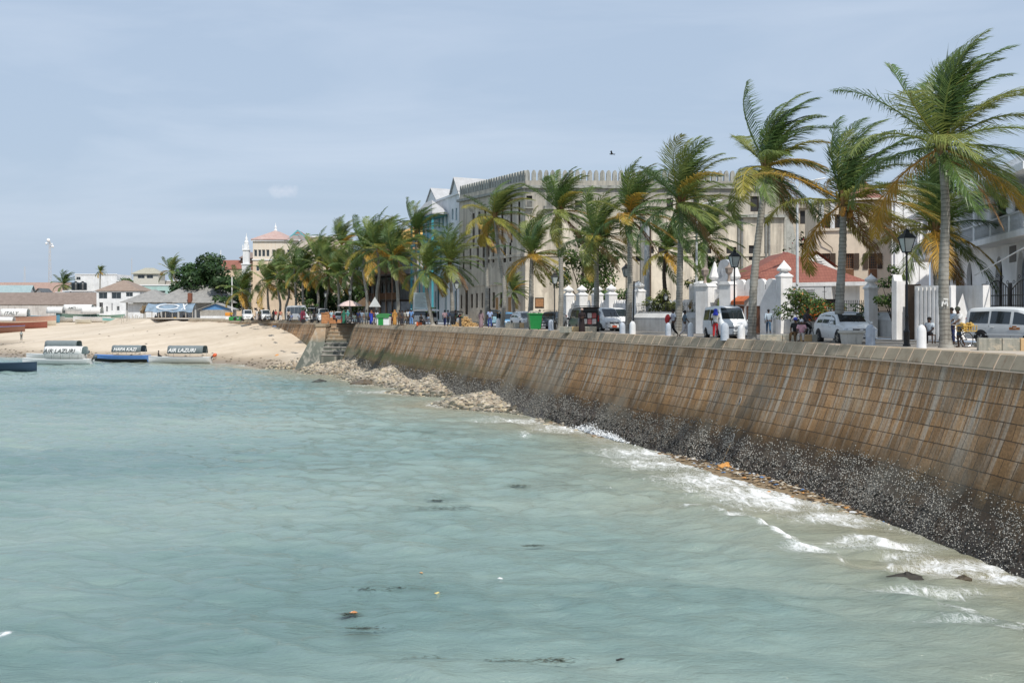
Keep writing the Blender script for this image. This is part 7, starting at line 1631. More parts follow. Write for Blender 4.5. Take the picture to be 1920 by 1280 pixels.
# water tanks
for i,x in enumerate((142,155)):
    Y=388; p=G(x,Y,CH-(544-HZ)*Y/F+.02); t=thing('water_tank','black ribbed water tank on the low white building, %s of the pair'%('left' if i==0 else 'right'),'water tank',p,0,'rooftop water tanks')
    mb=MB(); pr=[(1.35,0)]+[(1.35+(.06 if k%2 else -.02),.2+k*.2) for k in range(11)]+[(1.2,2.5),(.4,2.75),(.38,2.9)]; mb.lathe(pr,18); mb.build('tank_body',M_('black_polythene',(.018,.025,.03),.4),t,smooth=30)
    mb=MB(); mb.lathe([(.42,2.85),(.42,2.98),(.1,3.03)],12); mb.build('lid',BLACKM,t)
# grey hipped restaurant roof on posts
Y=318; A=Vector(((236-960)*Y/F,Y)); B=Vector(((432-960)*Y/F,Y)); ft=[A,B,B+Vector((0,16)),A+Vector((0,16))]; zr=CH-(567-HZ)*Y/F; org=Vector((A.x,A.y,0))
t=thing('open_pavilion','open sided pavilion with a big grey hipped roof at the top of the beach','pavilion',org)
ff2=Fac(A,B,0,zr); d=ff2.d
hip_roof(t,org,[A+Vector((8.5,0)),B,B+Vector((0,16)),A+Vector((8.5,16))],zr,5.2,GREYT,over=2.0,ridge=.34)
hip_roof(t,org,[A,A+Vector((12,0)),A+Vector((12,13)),A+Vector((0,13))],zr+.1,3.6,GREYT,over=1.9,ridge=.4,name='wing_roof')
for k in range(7): mb=MB(); u=.2+(ff2.L-.4)*k/6; mb.box(u-.22,u+.22,.1,.55,-1.5,zr-.1); mb.build('pillar',M_('grey_pillar',(.42,.42,.41),.8),t)
mb=MB(); mb.box(0,ff2.L,6,6.3,-1.5,zr-.1); mb.build('back_wall',WHITE,t)
mb=MB(); mb.box(.5,8.5,.5,.8,-1.5,zr-.3); mb.build('white_front_wall',WHITE,t)
mb=MB(); q=P(356,556,Y-1.0)-org; mb.box(q.x-.5,q.x+.5,q.y-.5,q.y+.9,q.z-1.6,q.z+1.0); mb.build('chimney',M_('red_brick_stack',(.20,.08,.05),.9),t)
# beach restaurant shelter with a printed canvas
Y=306; A=G(278,Y,0); B=G(366,Y,0); zc0=CH-(582-HZ)*Y/F; org=Vector((A.x,A.y,0)); L_=B.x-A.x; t=thing('beach_shelter','beach bar shelter with a grey blue printed canvas roof on rough posts','shelter',org)
CANV=M_('blue_grey_canvas',(.20,.27,.34),.8,var=.35,scale=.7); mb=MB(); vs=[]; K=14; rg=random.Random(6)
for j,(yy,zz) in enumerate(((-3,-.4),(-1.6,1.0),(0.2,2.0),(2.5,1.5))):
    for k in range(K+1): vs.append((L_*k/K,yy,zc0+zz*.9+.18*math.sin(k*1.3+j)+rg.uniform(-.06,.06)))
mb.add(vs,[(j*(K+1)+k,j*(K+1)+k+1,(j+1)*(K+1)+k+1,(j+1)*(K+1)+k) for j in range(3) for k in range(K)]); cv=mb.build('canvas_roof',CANV,t,smooth=180)
mb=MB(); cx,cz=L_*.46,0
def onc(x,s): # s 0..1 up the front slope
    return Vector((x,-3.05+s*3.0,zc0-.28+s*2.3+.12))
ring=[(onc(cx+3.3*math.cos(a),.5+.34*math.sin(a)),onc(cx+2.6*math.cos(a),.5+.26*math.sin(a))) for a in [2*PI*k/24 for k in range(24)]]
mb.add([q for pr in ring for q in pr],[(2*k,2*((k+1)%24),2*((k+1)%24)+1,2*k+1) for k in range(24)])
mb.bar(onc(L_*.76,.15),onc(L_*.84,.85),.4,.04); mb.bar(onc(L_*.84,.15),onc(L_*.76,.85),.4,.04); mb.build('canvas_print',M_('white_canvas_print',(.6,.62,.64),.8,var=.2,scale=2),cv,recalc=False)
mb=MB(); rg=random.Random(3)
for k in range(60): a=rg.uniform(-1.6,.8); mb.bar((-.3+rg.uniform(-.5,.3),rg.uniform(-2.8,.5),zc0+rg.uniform(.2,1.4)),(-1.3+rg.uniform(-.4,.6),rg.uniform(-2.8,.5),zc0-rg.uniform(0,.9)),.10)
mb.build('thatch_fringe',M_('dry_thatch',(.30,.22,.13),.95,var=.4),t)
for k in range(8): mb=MB(); u=L_*k/7; mb.tube([(u,-2.7,-1.6),(u+.05,-2.7,zc0-.1)],.11,6); mb.build('post',M_('bleached_post',(.44,.40,.34),.9),t)
mb=MB()
for z in (-.7,-.2,.3): mb.bar((.5,-2.9,z-.4),(L_,-2.9,z-.4),.12,.14)
mb.build('rail',M_('driftwood_rail',(.36,.28,.2),.9),t)
for i,x in enumerate((292,300,322,345,352)): person(['person in dark clothes at the left end of the beach bar','person in black at the beach bar beside a white post','person at the beach bar below the printed oval','person in black right of the yellow chair in the beach bar','person in grey at the right end of the beach bar'][i],x,305,'sit',i*70,[BLK,(.05,.05,.06),(.1,.1,.12),BLK,(.25,.25,.26)][i],BLK,z=-.9,h=1.25)
mb=MB(); 
p=G(328,301.5,-1.35); ct=thing('plastic_chair','yellow plastic chair in front of the beach bar','chair',p,.3)
mb.box(-.35,.35,-.3,.3,.55,.65); mb.build('seat',M_('yellow_plastic',(.60,.36,.03),.5),ct); mb=MB(); mb.box(-.35,.35,.24,.34,.65,1.4); mb.build('backrest',M_('yellow_plastic',(.60,.36,.03),.5),ct)
for a in (-.3,.3):
    for b_ in (-.25,.25): mb=MB(); mb.bar((a,b_,0),(a,b_,.55),.07); mb.build('leg',M_('yellow_plastic',(.60,.36,.03),.5),ct)
# blue gabled stall
Y=300; A=G(376,Y,0); B=G(433,Y,0); org=Vector((A.x,A.y,0)); L_=B.x-A.x; t=thing('blue_gable_stall','market stall with a blue gable and slatted front beside the white pole','stall',org); z0=Vector((0,0,0))
zb=CH-(580-HZ)*Y/F; ft=[Vector((0,0)),Vector((L_,0)),Vector((L_,6)),Vector((0,6))]
gable_roof(t,z0,ft,zb,1.7,GREYT,along=1,over=.9,ends=M_('blue_board',(.10,.24,.46),.6))
mb=MB()
for k in range(26): x=L_*k/25; mb.box(x-.11,x+.11,0,.06,-1.2,zb-.1)
mb.build('slat_front',M_('pale_slats',(.46,.43,.38),.9,var=.3),t)
mb=MB(); mb.box(0,L_,5.8,6,-1.2,zb); mb.box(0,L_,-.3,.0,-1.2,.4); mb.build('counter_wall',WHITE,t)
# white pole with cable, slim fence posts, stakes
p=G(435,232,0); t=thing('white_pole','tall white wooden pole at the head of the beach','pole',p); mb=MB(); mb.tube([(0,0,-.3),(0,0,8.6)],[.16,.12],8); mb.build('shaft',WHITE2,t); mb=MB(); mb.bar((-.1,0,6.0),(13,2,5.2),.04); mb.build('cable',PLASTIC,t)
rg=random.Random(4)
for k in range(13):
    x=229+k*3.6+rg.uniform(-.8,.8); p=G(x,300,-1.4); mb=MB(); mb.tube([(0,0,-.2),(rg.uniform(-.1,.1),0,rg.uniform(1.5,2.3))],.09,6); o=mb.build('fence_stake',M_('bleached_post',(.44,.40,.34),.9)); o.location=p; tag(o,'bleached wooden stake in the row between the dinghies and the beach bar','stake','wooden stakes on the beach')
p=G(427,222,-.35); t=thing('drinks_cooler','white and orange cooler box standing at the head of the beach','cooler',p,.2); mb=MB(); mb.box(-.45,.45,-.4,.4,0,1.05,bev=.06); mb.build('box',WHITE2,t); mb=MB(); mb.box(-.5,.5,-.45,.45,1.05,1.75,bev=.08); mb.build('lid',M_('orange_lid',(.62,.25,.03),.5),t)
mb=MB(); p=G(442,212,-.1); mb.box(-1.2,1.2,-.5,.5,0,.7,bev=.1); o=mb.build('green_cart',M_('green_plastic',(.03,.22,.05),.5)); o.location=p; tag(o,'low green cart beside the white pole','cart')
# radio masts
def mast(x,Y,top,label,dishes=True,w_=.55):
    p=G(x,Y,0); H=CH-(top-HZ)*Y/F; t=thing('radio_mast',label,'mast',p); mb=MB(); mt=M_('mast_steel',(.50,.50,.51),.5)
    R=[Vector((w_*math.cos(a),w_*math.sin(a),0)) for a in (.5,2.6,4.7)]
    for r_ in R: mb.bar(r_*1.6,r_*.6+Vector((0,0,H)),.16)
    n=int(H/1.6)
    for k in range(n):
        z=H*k/n; z2=H*(k+1)/n; s1=1.6-1.0*k/n; s2=1.6-(k+1)/n
        for i in range(3): mb.bar(R[i]*s1+Vector((0,0,z)),R[(i+1)%3]*s2+Vector((0,0,z2)),.09)
    mb.build('lattice',mt,t)
    if dishes:
        for dx,dz,r_ in ((-.2,.5,.75),(-1.0,-.8,.5),(1.5,-2.0,.6),(1.3,-1.0,.35)):
            mb=MB(); mb.ball((dx,-.8,H+dz),r_,.45,r_,12,8); mb.build('dish',WHITE2,t,smooth=180)
        mb=MB(); mb.bar((-1.2,-.3,H-.8),(1.6,-.3,H-1.6),.14); mb.build('dish_arm',mt,t)
mast(93,460,453,'slender lattice radio mast with white dishes behind the low roofs'); mast(46,900,500,'faint distant lattice mast at the far left',False,.8); mast(247,900,484,'faint thin distant mast above the beige hut',False,.3)
# ================================================================ GARDEN WALL, GATEWAY, TILED HOUSE, WHITE PALACE (right half)
WH=M_plaster('fresh_white_wash',(.84,.83,.82),stain=(.50,.47,.42),amt=.5,scale=.5)
LWG=M_plaster('grey_white_garden_wall',(.56,.56,.55),stain=(.30,.29,.27),amt=.5,scale=.7)
def wallseg(name,label,cat,P0,P1,z1,th,mat,cap=None,group=None,z0=-.12):
    A=Vector(P0[:2]); B=Vector(P1[:2]); f=Fac(A,B,z0,z1); org=Vector((A.x,A.y,0)); t=thing(name,label,cat,org,0,group)
    mb=MB(); mb.ext([f.p(0,z0),f.p(f.L,z0),f.p(f.L,z1),f.p(0,z1)],(f.n.x*th,f.n.y*th,0)); loc(mb,org).build('wall',mat,t)
    if cap: band(t,org,f,z1+.003,z1+.13,.08,cap,'cap')
    return t,org,f
def gx(x,Y): p=G(x,Y,0); return Vector((p.x,p.y))
# low roadside wall with slanting top and railings
Q0=gx(1186,100); Q1=gx(1308,93); Q2=gx(1412,86); Q3=gx(1690,70)
for (a,b_,lab,nm) in ((Q0,Q1,'low grey white garden wall left of the gateway, urn planter before it','a'),(Q2,Q3,'long low grey white garden wall right of the gateway behind the parked white SUV','b')):
    t,org,f=wallseg('garden_wall',lab,'wall',a,b_,1.05,.5,LWG)
    mb=MB(); mb.add([f.p(0,1.05,-.02),f.p(f.L,1.05,-.02),f.p(f.L,1.55,.62),f.p(0,1.55,.62),f.p(0,1.05,.62),f.p(f.L,1.05,.62)],[(0,1,2,3),(0,3,4),(1,5,2),(3,2,5,4)]); loc(mb,org).build('sloping_coping',LWG,t)
    # iron railing
    r,=(thing('iron_railing','black iron railing on the low garden wall %s'%('left of the gateway' if nm=='a' else 'right of the gateway, with scroll finials'),'railing',org),)
    n=int(f.L/.2); 
    for k in range(n//14+1):
        mb=MB()
        for j in range(15):
            u=(k*14+j)*.2
            if u>f.L: break
            mb.bar(f.p(u,1.5,.5),f.p(u,2.2,.5),.025); mb.bar(f.p(u,2.2,.5),f.p(u,2.33,.5),.045,.012)
        u0=k*14*.2; u1=min(f.L,u0+2.8)
        if u1-u0<.1: continue
        for z in (1.6,2.1): mb.bar(f.p(u0,z,.5),f.p(u1,z,.5),.035)
        loc(mb,org).build('railing_panel',BLACKM,r)
        if nm=='b' and k%2==1:
            mb=MB(); c=f.p(u0,2.45,.46)
            for s_ in (-1,1):
                for q in (0,1): mb.tube([c+Vector((f.d.x,f.d.y,0))*s_*(.10+.16*math.sin(w_*.5))*(1 if q==0 else .6)+Vector((0,0,-.9+q*.55+.5*w_/3.0*.6)) for w_ in [x*.5 for x in range(9)]],.018,5)
            mb.bar(c+Vector((0,0,-.9)),c+Vector((0,0,.75)),.035); mb.bar(c+Vector((-.14,0,.5)),c+Vector((.14,0,.5)),.03); mb.ball(tuple(c+Vector((0,0,.8))),.06); loc(mb,org).build('scroll_finial',BLACKM,r)
# white fence with pointed pickets and pinnacled posts (left of the gateway)
def pinnacle_post(x,Y,h,w_,label,cone=True,hc=1.1,group=None,ang=.35,name='pinnacle_post'):
    p=G(x,Y,-.1); t=thing(name,label,'gatepost',p,ang,group); mb=MB(); mb.box(-w_/2,w_/2,-w_/2,w_/2,0,h,bev=.02); mb.build('shaft',WH,t)
    mb=MB(); q=w_/2+.08; mb.lathe([(q*1.30,h),(q*1.36,h+.10),(q*.8,h+.28),(q*.55,h+.42)],4,rot=PI/4); mb.build('cap',WH,t)
    if cone: mb=MB(); mb.lathe([(q*.5,h+.42),(q*1.0,h+.50),(q*1.05,h+.62),(q*.12,h+.42+hc),(0.02,h+.5+hc)],8); mb.build('pinnacle',WH,t)
    return t
FP=[(1066,111),(1091,109),(1120,108),(1146,106),(1197,101)]
labs=['far left white pinnacled post of the crenellated fence, above the black van','white pinnacled post second from the left, above the open tailgate','white pinnacled post third from the left, hidden partly by the palm','white pinnacled post fourth from the left, before the round shrub','large white pinnacled post at the right end of the fence']
for i,((x,Y),l) in enumerate(zip(FP,labs)): pinnacle_post(x,Y,3.2 if i<4 else 3.4,.86 if i<4 else .95,l,hc=.55,group='pinnacled posts of the white fence')
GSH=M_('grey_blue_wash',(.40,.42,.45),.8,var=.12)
for i in range(4):
    a=gx(*FP[i]); b_=gx(*FP[i+1]); d=(b_-a).normalized(); a=a+d*.55; b_=b_-d*.6
    t,org,f=wallseg('white_fence','section of white crenellated fence %s'%['at its left end by the dark grey car','above the open tailgate','left of the round shrub','under the round shrub, right end'][i],'fence',a,b_,2.05,.25,WH,group='sections of the white fence')
    merlons(t,org,f,2.053,.6,.34,.02,WH,th=.25,round_=False)
# garden wall with rounded merlons behind railing, and the far little lamp
t,org,f=wallseg('crenellated_wall','white wall with big rounded merlons behind the left railing','wall',gx(1192,112),gx(1300,106),1.8,.3,WH); merlons(t,org,f,1.803,.9,1.1,.12,WH,th=.3)
t,org,f=wallseg('crenellated_wall','white wall with pointed merlons joining the gateway on its left','wall',gx(1292,103),gx(1312,92),3.4,.35,WH); merlons(t,org,f,3.403,.65,.62,.06,WH,th=.35)
# gateway
def gate():
    A=gx(1312,88); B=gx(1416,84.5); f=Fac(A,B,-.1,5.0); org=Vector((A.x,A.y,0)); t=thing('gateway','white gateway with a stepped scrolled gable, two lantern pillars and an arched gate','gateway',org)
    L=f.L
    def prism_(u0,u1,z0,z1,i0,i1,nm,mat=WH): mb=MB(); mb.ext([f.p(u0,z0,i0),f.p(u1,z0,i0),f.p(u1,z1,i0),f.p(u0,z1,i0)],(f.n.x*(i1-i0),f.n.y*(i1-i0),0)); return loc(mb,org).build(nm,mat,t)
    uu=lambda x:f.u(x)
    prism_(uu(1313),uu(1336),-.1,3.5,-.6,.6,'pillar'); prism_(uu(1357),uu(1378),-.1,3.6,-.6,.6,'pillar')
    for x0,x1,z in ((1312,1337,3.5),(1356,1379,3.6)):
        mb=MB(); a,b_=uu(x0),uu(x1); mb.ext([f.p(a,z,-.7),f.p(b_,z,-.7),f.p(b_-.2,z+.25,-.7),f.p(a+.2,z+.25,-.7)],(f.n.x*1.3,f.n.y*1.3,0)); loc(mb,org).build('pillar_cap',WH,t)
    # stepped gable behind the pillars
    a,b_=uu(1320),uu(1374); m=(uu(1329)+uu(1366))/2+.3
    pts=[(uu(1323),2.7),(uu(1374),2.7),(uu(1372),4.0),(uu(1364),4.1),(uu(1362),4.65),(uu(1357),4.9),(uu(1355),5.35),(uu(1349),5.55),(uu(1345),5.6),(uu(1338),5.5),(uu(1335),5.25),(uu(1333),4.9),(uu(1328),4.55),(uu(1327),4.1),(uu(1323),4.0)]
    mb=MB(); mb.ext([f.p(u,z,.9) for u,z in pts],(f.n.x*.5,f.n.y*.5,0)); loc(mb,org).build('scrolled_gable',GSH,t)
    mb=MB(); c=f.p(uu(1342),4.6,.88); mb.ball((c.x-org.x,c.y-org.y,c.z),.12,.03,.32,8,6); mb.build('oval_niche',M_('niche_shade_blue',(.26,.28,.31),.8),t)  # the niche's shade is a darker blue oval, not a recess
    for x in (1326,1364):
        mb=MB(); c=f.p(uu(x),3.7,1.0); mb.lathe([(.35,0),(.4,.1),(.2,.25),(.42,.45),(.46,.55),(.08,1.65),(.02,1.75)],8,tuple(c)); loc(mb,org).build('pinnacle',WH,t)
    for x,z in ((1322,3.72),(1367,3.82)):
        mb=MB(); c=f.p(uu(x),z,0); mb.lathe([(.16,0),(.1,.3),(.1,.55),(.25,.7),(.30,1.0),(.34,1.05),(.05,1.3),(.03,1.45)],6,tuple(c)); loc(mb,org).build('lantern',M_('rusty_lantern',(.30,.24,.2),.6,var=.3),t)
    # arch and iron gate leaf
    mb=MB(); n=12; a,b_=uu(1336),uu(1357); r=(b_-a)/2; mm=(a+b_)/2
    out=[(a,2.4),(a,3.3),(b_,3.3),(b_,2.4)]+[(mm+r*.96*math.cos(w_),2.25+r*.75*math.sin(w_)) for w_ in [PI*k/n for k in range(n+1)]]
    mb.ext([f.p(u,z,.2) for u,z in out],(f.n.x*.4,f.n.y*.4,0)); loc(mb,org).build('arch',WH,t)
    mb=MB()
    for k in range(9): u=a+(b_-a)*k/8; mb.bar(f.p(u,0,.3),f.p(u,2.0+.5*math.sin(PI*k/8),.3),.04)
    for z in (.4,1.2,1.9): mb.bar(f.p(a,z,.3),f.p(b_,z,.3),.05)
    loc(mb,org).build('iron_gate',BLACKM,t)
    prism_(a+.02,b_-.02,-.1,2.3,2.4,2.5,'inner_door',TIMBERD)
gate()
# white crenellated side wall of the tiled house with a rust red awning
t,org,f=wallseg('crenellated_wall','tall white wall with rounded merlons right of the gateway under the red tiled roof','wall',gx(1378,86),gx(1462,83),3.2,.4,WH); merlons(t,org,f,3.203,.8,.85,.08,WH,th=.4)
mb=MB(); u0,u1=f.u(1384),f.u(1409); mb.add([f.p(u0,2.75,-.02),f.p(u1,2.75,-.02),f.p(u1,2.35,-.9),f.p(u0,2.35,-.9),f.p(u1,2.1,-.9),f.p(u0,2.1,-.9)],[(0,1,2,3),(3,2,4,5)]); loc(mb,org).build('awning',M_('rust_red_awning',(.42,.11,.04),.8,var=.3),t)
for x0,x1 in ((1384,1395),(1400,1425)):
    mb=MB(); a,b_=f.u(x0),f.u(x1); mb.ext([f.p(a,-.1,-.03),f.p(b_,-.1,-.03),f.p(b_,2.0,-.03),f.p(a,2.0,-.03)],(f.n.x*.02,f.n.y*.02,0)); loc(mb,org).build('doorway',M_('brown_doorway',(.16,.07,.04),.8,var=.4,scale=3),t)
pinnacle_post(1470,82.5,4.15,.9,'white pinnacled pillar at the corner of the tiled house',hc=.75,ang=.2)
pinnacle_post(1633,72,3.1,.62,'white pinnacled pillar before the cream house, by the climbing plant',hc=.5,ang=.2)
# red tiled house
TILE=None
m,nt=newmat('red_roof_tiles'); nd=N(nt); tc=nd('ShaderNodeTexCoord')
w1=nd('ShaderNodeTexWave',{'Vector':(tc,'Object'),'Scale':1.25,'Distortion':.1},bands_direction='Z',wave_profile='SAW')
n1=nd('ShaderNodeTexNoise',{'Vector':(tc,'Object'),'Scale':2.2,'Detail':8.0,'Roughness':.7})
k=ramp(nd,n1,[(.3,(.22,.075,.055)),(.6,(.31,.115,.08)),(.75,(.37,.17,.12))]); k=mix(nd,ramp(nd,w1,[(0,(.75,.75,.75)),(.16,(0,0,0))]),k,C(.10,.03,.02))
w2=nd('ShaderNodeTexWave',{'Vector':(tc,'Object'),'Scale':1.5},bands_direction='X'); k=mix(nd,ramp(nd,w2,[(0,(.35,.35,.35)),(.2,(0,0,0))]),k,C(.14,.045,.03))
b=nd('ShaderNodeBsdfPrincipled',{'Base Color':k,'Roughness':.75}); bp=nd('ShaderNodeBump',{'Height':w1,'Strength':.6,'Distance':.06}); nt.links.new(bp.outputs[0],b.inputs['Normal']); nd('ShaderNodeOutputMaterial',{'Surface':b}); TILE=m
A=gx(1384,98); B=gx(1612,92); f=Fac(A,B,-.1,3.95); ft=[A,B,B+Vector((-.3,12)),A+Vector((-.3,12))]
for x0,x1 in ((1500,1530),(1545,1570)): f.add(x0,x1,552,575,'hole')
r,o_=house('tiled_house','low white house with a big red tiled hipped roof and small gablet','building',[(0,f)],ft,-.1,3.95,WH,TIMBER)
hip_roof(r,o_,ft,4.0,2.7,TILE,over=1.0,ridge=.26)
mb=MB(); g0=f.u(1480); c=f.p(f.u(1507),5.75,2.9); mb.add([c+Vector((-2.2,-.6,-.7)),c+Vector((2.2,-.6,-.7)),c+Vector((0,-.3,1.0)),c+Vector((0,3,1.0))],[(0,2,3),(1,3,2)]); loc(mb,o_).build('gablet_roof',TILE,r)
mb=MB(); mb.add([c+Vector((-1.7,-.55,-.62)),c+Vector((1.7,-.55,-.62)),c+Vector((0,-.3,.7))],[(0,1,2)]); loc(mb,o_).build('gablet',M_('gablet_white',(.6,.6,.58),.7),r)
mb=MB(); 
for k in range(5): mb.bar(c+Vector((-.9+.1*k,-.62,-.5+k*.2)),c+Vector((.9-.1*k,-.62,-.5+k*.2)),.05)
loc(mb,o_).build('gablet_vent',M_('vent_grey',(.35,.35,.34),.7),r)
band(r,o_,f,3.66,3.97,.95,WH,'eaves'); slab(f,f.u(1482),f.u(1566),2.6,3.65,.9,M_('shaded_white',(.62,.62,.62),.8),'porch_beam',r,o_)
mb=MB()
for i in range(3):
    for j in range(6): q=f.p(f.u(1521+j*2.6),3.0+i*.17,-.92); mb.box(q.x-.035,q.x+.035,q.y-.01,q.y+.01,q.z-.035,q.z+.035)
loc(mb,o_).build('vent_holes',DARK,r)
mb=MB(); q=f.p(f.u(1532),1.9,-.95); mb.lathe([(.05,0),(.14,.15),(.2,.55),(.06,.75),(.03,.9)],6,tuple(q)); mb.bar(tuple(q+Vector((0,0,.85))),tuple(q+Vector((0,.2,1.0))),.04); loc(mb,o_).build('wall_lantern',BLACKM,r)
# cream house with brown shuttered windows
A=gx(1531,108); B=gx(1677,106); f=Fac(A,B,0,12.2); CRM=M_plaster('cream_house_plaster',(.68,.58,.46),stain=(.48,.41,.33),amt=.4,scale=.3)
for x in (1549,1593,1636.5): f.add(x-8,x+8,475,504)
for x0,x1 in ((1545,1558),(1566,1580),(1591,1600)): f.add(x0,x1,402,428,'hole')
ft=[A,B,B+Vector((2,12)),A+Vector((2,12))]
r,o_=house('cream_house','cream two storey house with three brown lattice windows and red roof, behind the tiled house','building',[(0,f)],ft,0,12.2,CRM,TIMBER,bars=(4,6),sill=None,shut=TIMBERD)
for a,b_,c,d,st in f.op[:3]:
    slab(f,a,b_,c-1.15,c-.02,.05,TIMBER,'lower_shutter',r,o_)
hip_roof(r,o_,[f.p(f.u(1572),0,3).xy,f.p(f.u(1660),0,3).xy,ft[2],f.p(f.u(1572),0,12).xy],12.3,2.6,M_roof('dusty_red_roof',(.28,.11,.09),(.36,.18,.15),freq=3),over=.5)
band(r,o_,f,9.2,9.45,.18,M_('cream_trim',(.62,.54,.44),.8)); band(r,o_,f,11.9,12.2,.25,M_('cream_trim',(.62,.54,.44),.8))
for x in (1541,1561,1584,1604): u=f.u(x); slab(f,u-.2,u+.2,9.45,11.9,.16,WHITE2,'loggia_pier',r,o_)
mb=MB(); mb.tube([f.p(f.u(1533),9.0,-.1),f.p(f.u(1545),8.2,-.3),f.p(f.u(1560),7.6,-.2),f.p(f.u(1562),7.2,-.1)],[.07,.05,.04,.02],5); loc(mb,o_).build('bare_branch',BARKD,r)
# the white palace: lit end tower and long shaded arcaded front towards the sea
A=gx(1672,104); B=gx(1742,104); f=Fac(A,B,0,13.0); 
for x0,x1,ya,yb in [(1691,1697,370,400),(1718,1724,368,400),(1700,1708,455,490)]: f.add(x0,x1,ya,yb)
C_=gx(1742,104)
r,o_=house('white_tower','tall plain white stair tower lit by the sun, behind the black lamp post','building',[(0,f)],[A,B,B+Vector((4,14)),A+Vector((4,14))],0,13.0,WH,M_('pale_window_frame2',(.5,.5,.5),.6),bars=(1,2))
for x in (1684,1700,1714,1730): u=f.u(x); slab(f,u-.35,u+.35,0,12.6,.22,WH,'pilaster',r,o_)
band(r,o_,f,12.6,13.2,.35,WH)
# shaded sea front
A=gx(1745,96); B=gx(1990,60); f=Fac(A,B,0,10.9); PAL=M_plaster('palace_white',(.90,.90,.91),stain=(.6,.6,.6),amt=.2,scale=.3)
def arch(u0,u1,z0,z1): f.op.append((u0,u1,z0,z1,'hole'))
us=[f.u(1772),f.u(1812),f.u(1866),f.u(1906),f.u(1945)]
wd=1.9
for u in us: arch(u,u+wd,0.1,5.2)
for u in us: arch(u-.6,u+wd+.9,6.2,9.0)
ft=[A,B,B+Vector((10,8)),A+Vector((10,8))]
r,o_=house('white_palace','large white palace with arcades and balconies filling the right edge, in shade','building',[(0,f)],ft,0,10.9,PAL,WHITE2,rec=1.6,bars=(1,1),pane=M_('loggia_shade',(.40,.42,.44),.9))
for u in us:   # pointed arch heads
    mb=MB(); n=8; m_=u+wd/2; L_=[(u,5.22),(u,3.6)]+[(u+wd/2*(1-math.cos(PI/2*k/n)),3.6+1.55*math.sin(PI/2*k/n)) for k in range(1,n+1)]+[(u+wd/2,5.22)]
    Rr=[(2*m_-a,b_) for a,b_ in reversed(L_)]
    for poly in (L_,Rr): mb=MB(); mb.ext([f.p(a,b_,.0) for a,b_ in poly],(f.n.x*.3,f.n.y*.3,0)); loc(mb,o_).build('arch_spandrel',PAL,r)
for z in (6.1,):
    mb=MB(); mb.ext([f.p(-.2,z-.35,-1.5),f.p(f.L,z-.35,-1.5),f.p(f.L,z,-1.5),f.p(-.2,z,-1.5)],(f.n.x*1.5,f.n.y*1.5,0)); loc(mb,o_).build('balcony_slab',PAL,r)
    mb=MB(); n=int(f.L/.28)
    for k in range(n): u=.1+k*.28; mb.bar(f.p(u,z,-1.42),f.p(u,z+.95,-1.42),.05); 
    for k in range(n): u=.1+k*.28; mb.bar(f.p(u,z+.1,-1.42),f.p(u+.28,z+.85,-1.42),.03); mb.bar(f.p(u+.28,z+.1,-1.42),f.p(u,z+.85,-1.42),.03)
    mb.bar(f.p(0,z+1.0,-1.42),f.p(f.L,z+1.0,-1.42),.12); mb.bar(f.p(0,z+.05,-1.42),f.p(f.L,z+.05,-1.42),.08); loc(mb,o_).build('balustrade',M_('pale_grey_iron',(.50,.52,.54),.6),r)
    for k in range(9): u=.3+(f.L-.6)*k/8; mb=MB(); mb.tube([f.p(u,z,-1.3),f.p(u,z+3.0,-1.3)],.2,8); loc(mb,o_).build('column',PAL,r)
mb=MB(); mb.ext([f.p(-.3,9.15,-1.9),f.p(f.L,9.15,-1.9),f.p(f.L,9.55,-1.9),f.p(-.3,9.55,-1.9)],(f.n.x*1.895,f.n.y*1.895,0)); loc(mb,o_).build('roof_slab',PAL,r)
slab(f,f.u(1893),f.u(1893)+1.6,4.6,5.6,.02,M_('dark_sign_panel',(.12,.13,.14),.6),'wall_panel',r,o_)
slab(f,f.u(1832),f.u(1840),7.3,8.3,1.55,M_('white_board',(.7,.7,.7),.6),'notice',r,o_)
# fore court: white wall piece with sloped buttress, gate post, iron gates, door
pz=lambda x,y,Y:P(x,y,Y)
t=thing('gate_wall','white wall with a dark timber door and fluted post, behind the black lamp post','wall',G(1678,64,0)); org=G(1678,64,0)
A=gx(1678,64); B=gx(1734,62.5); f=Fac(A,B,0,4.0); mb=MB()
f2=f
mb.ext([f.p(0,0,-.3),f.p(f.u(1687),0,-.3),f.p(f.u(1687),3.3,-.3),f.p(0,3.3,-.3)],(f.n.x*.9,f.n.y*.9,0)); loc(mb,org).build('fluted_post',WH,t)
merlons(t,org,f,3.303,.35,.16,.02,WH,proud=.3,th=.8,round_=False,u0=0,u1=f.u(1687))
mb=MB(); mb.ext([f.p(f.u(1687),0,.5),f.p(f.u(1713),0,.5),f.p(f.u(1713),3.1,.5),f.p(f.u(1687),3.1,.5)],(f.n.x*.2,f.n.y*.2,0)); loc(mb,org).build('timber_door',TIMBERD,t)
mb=MB(); mb.ext([f.p(f.u(1713),0,.1),f.p(f.L+1.5,0,.1),f.p(f.L+1.5,3.0,.1),f.p(f.u(1713),3.0,.1)],(f.n.x*.5,f.n.y*.5,0))
for k in range(9): u=f.u(1713)+.15+k*.25; mb.ext([f.p(u,.05,.02),f.p(u+.12,.05,.02),f.p(u+.12,2.9,.02),f.p(u,2.9,.02)],(f.n.x*.08,f.n.y*.08,0))
loc(mb,org).build('slatted_panel',WH,t)
t=thing('corner_wall','white wall with a flared foot where it meets the pavement, left of the people carrier','wall',G(1790,63,0)); org=G(1790,63,0)
A=gx(1790,63); B=gx(1843,61); f=Fac(A,B,0,4); mb=MB(); mb.ext([f.p(0,0,0),f.p(f.L,0,0),f.p(f.L,3.0,0),f.p(0,3.0,0)],(f.n.x*.5,f.n.y*.5,0)); loc(mb,org).build('wall',WH,t)
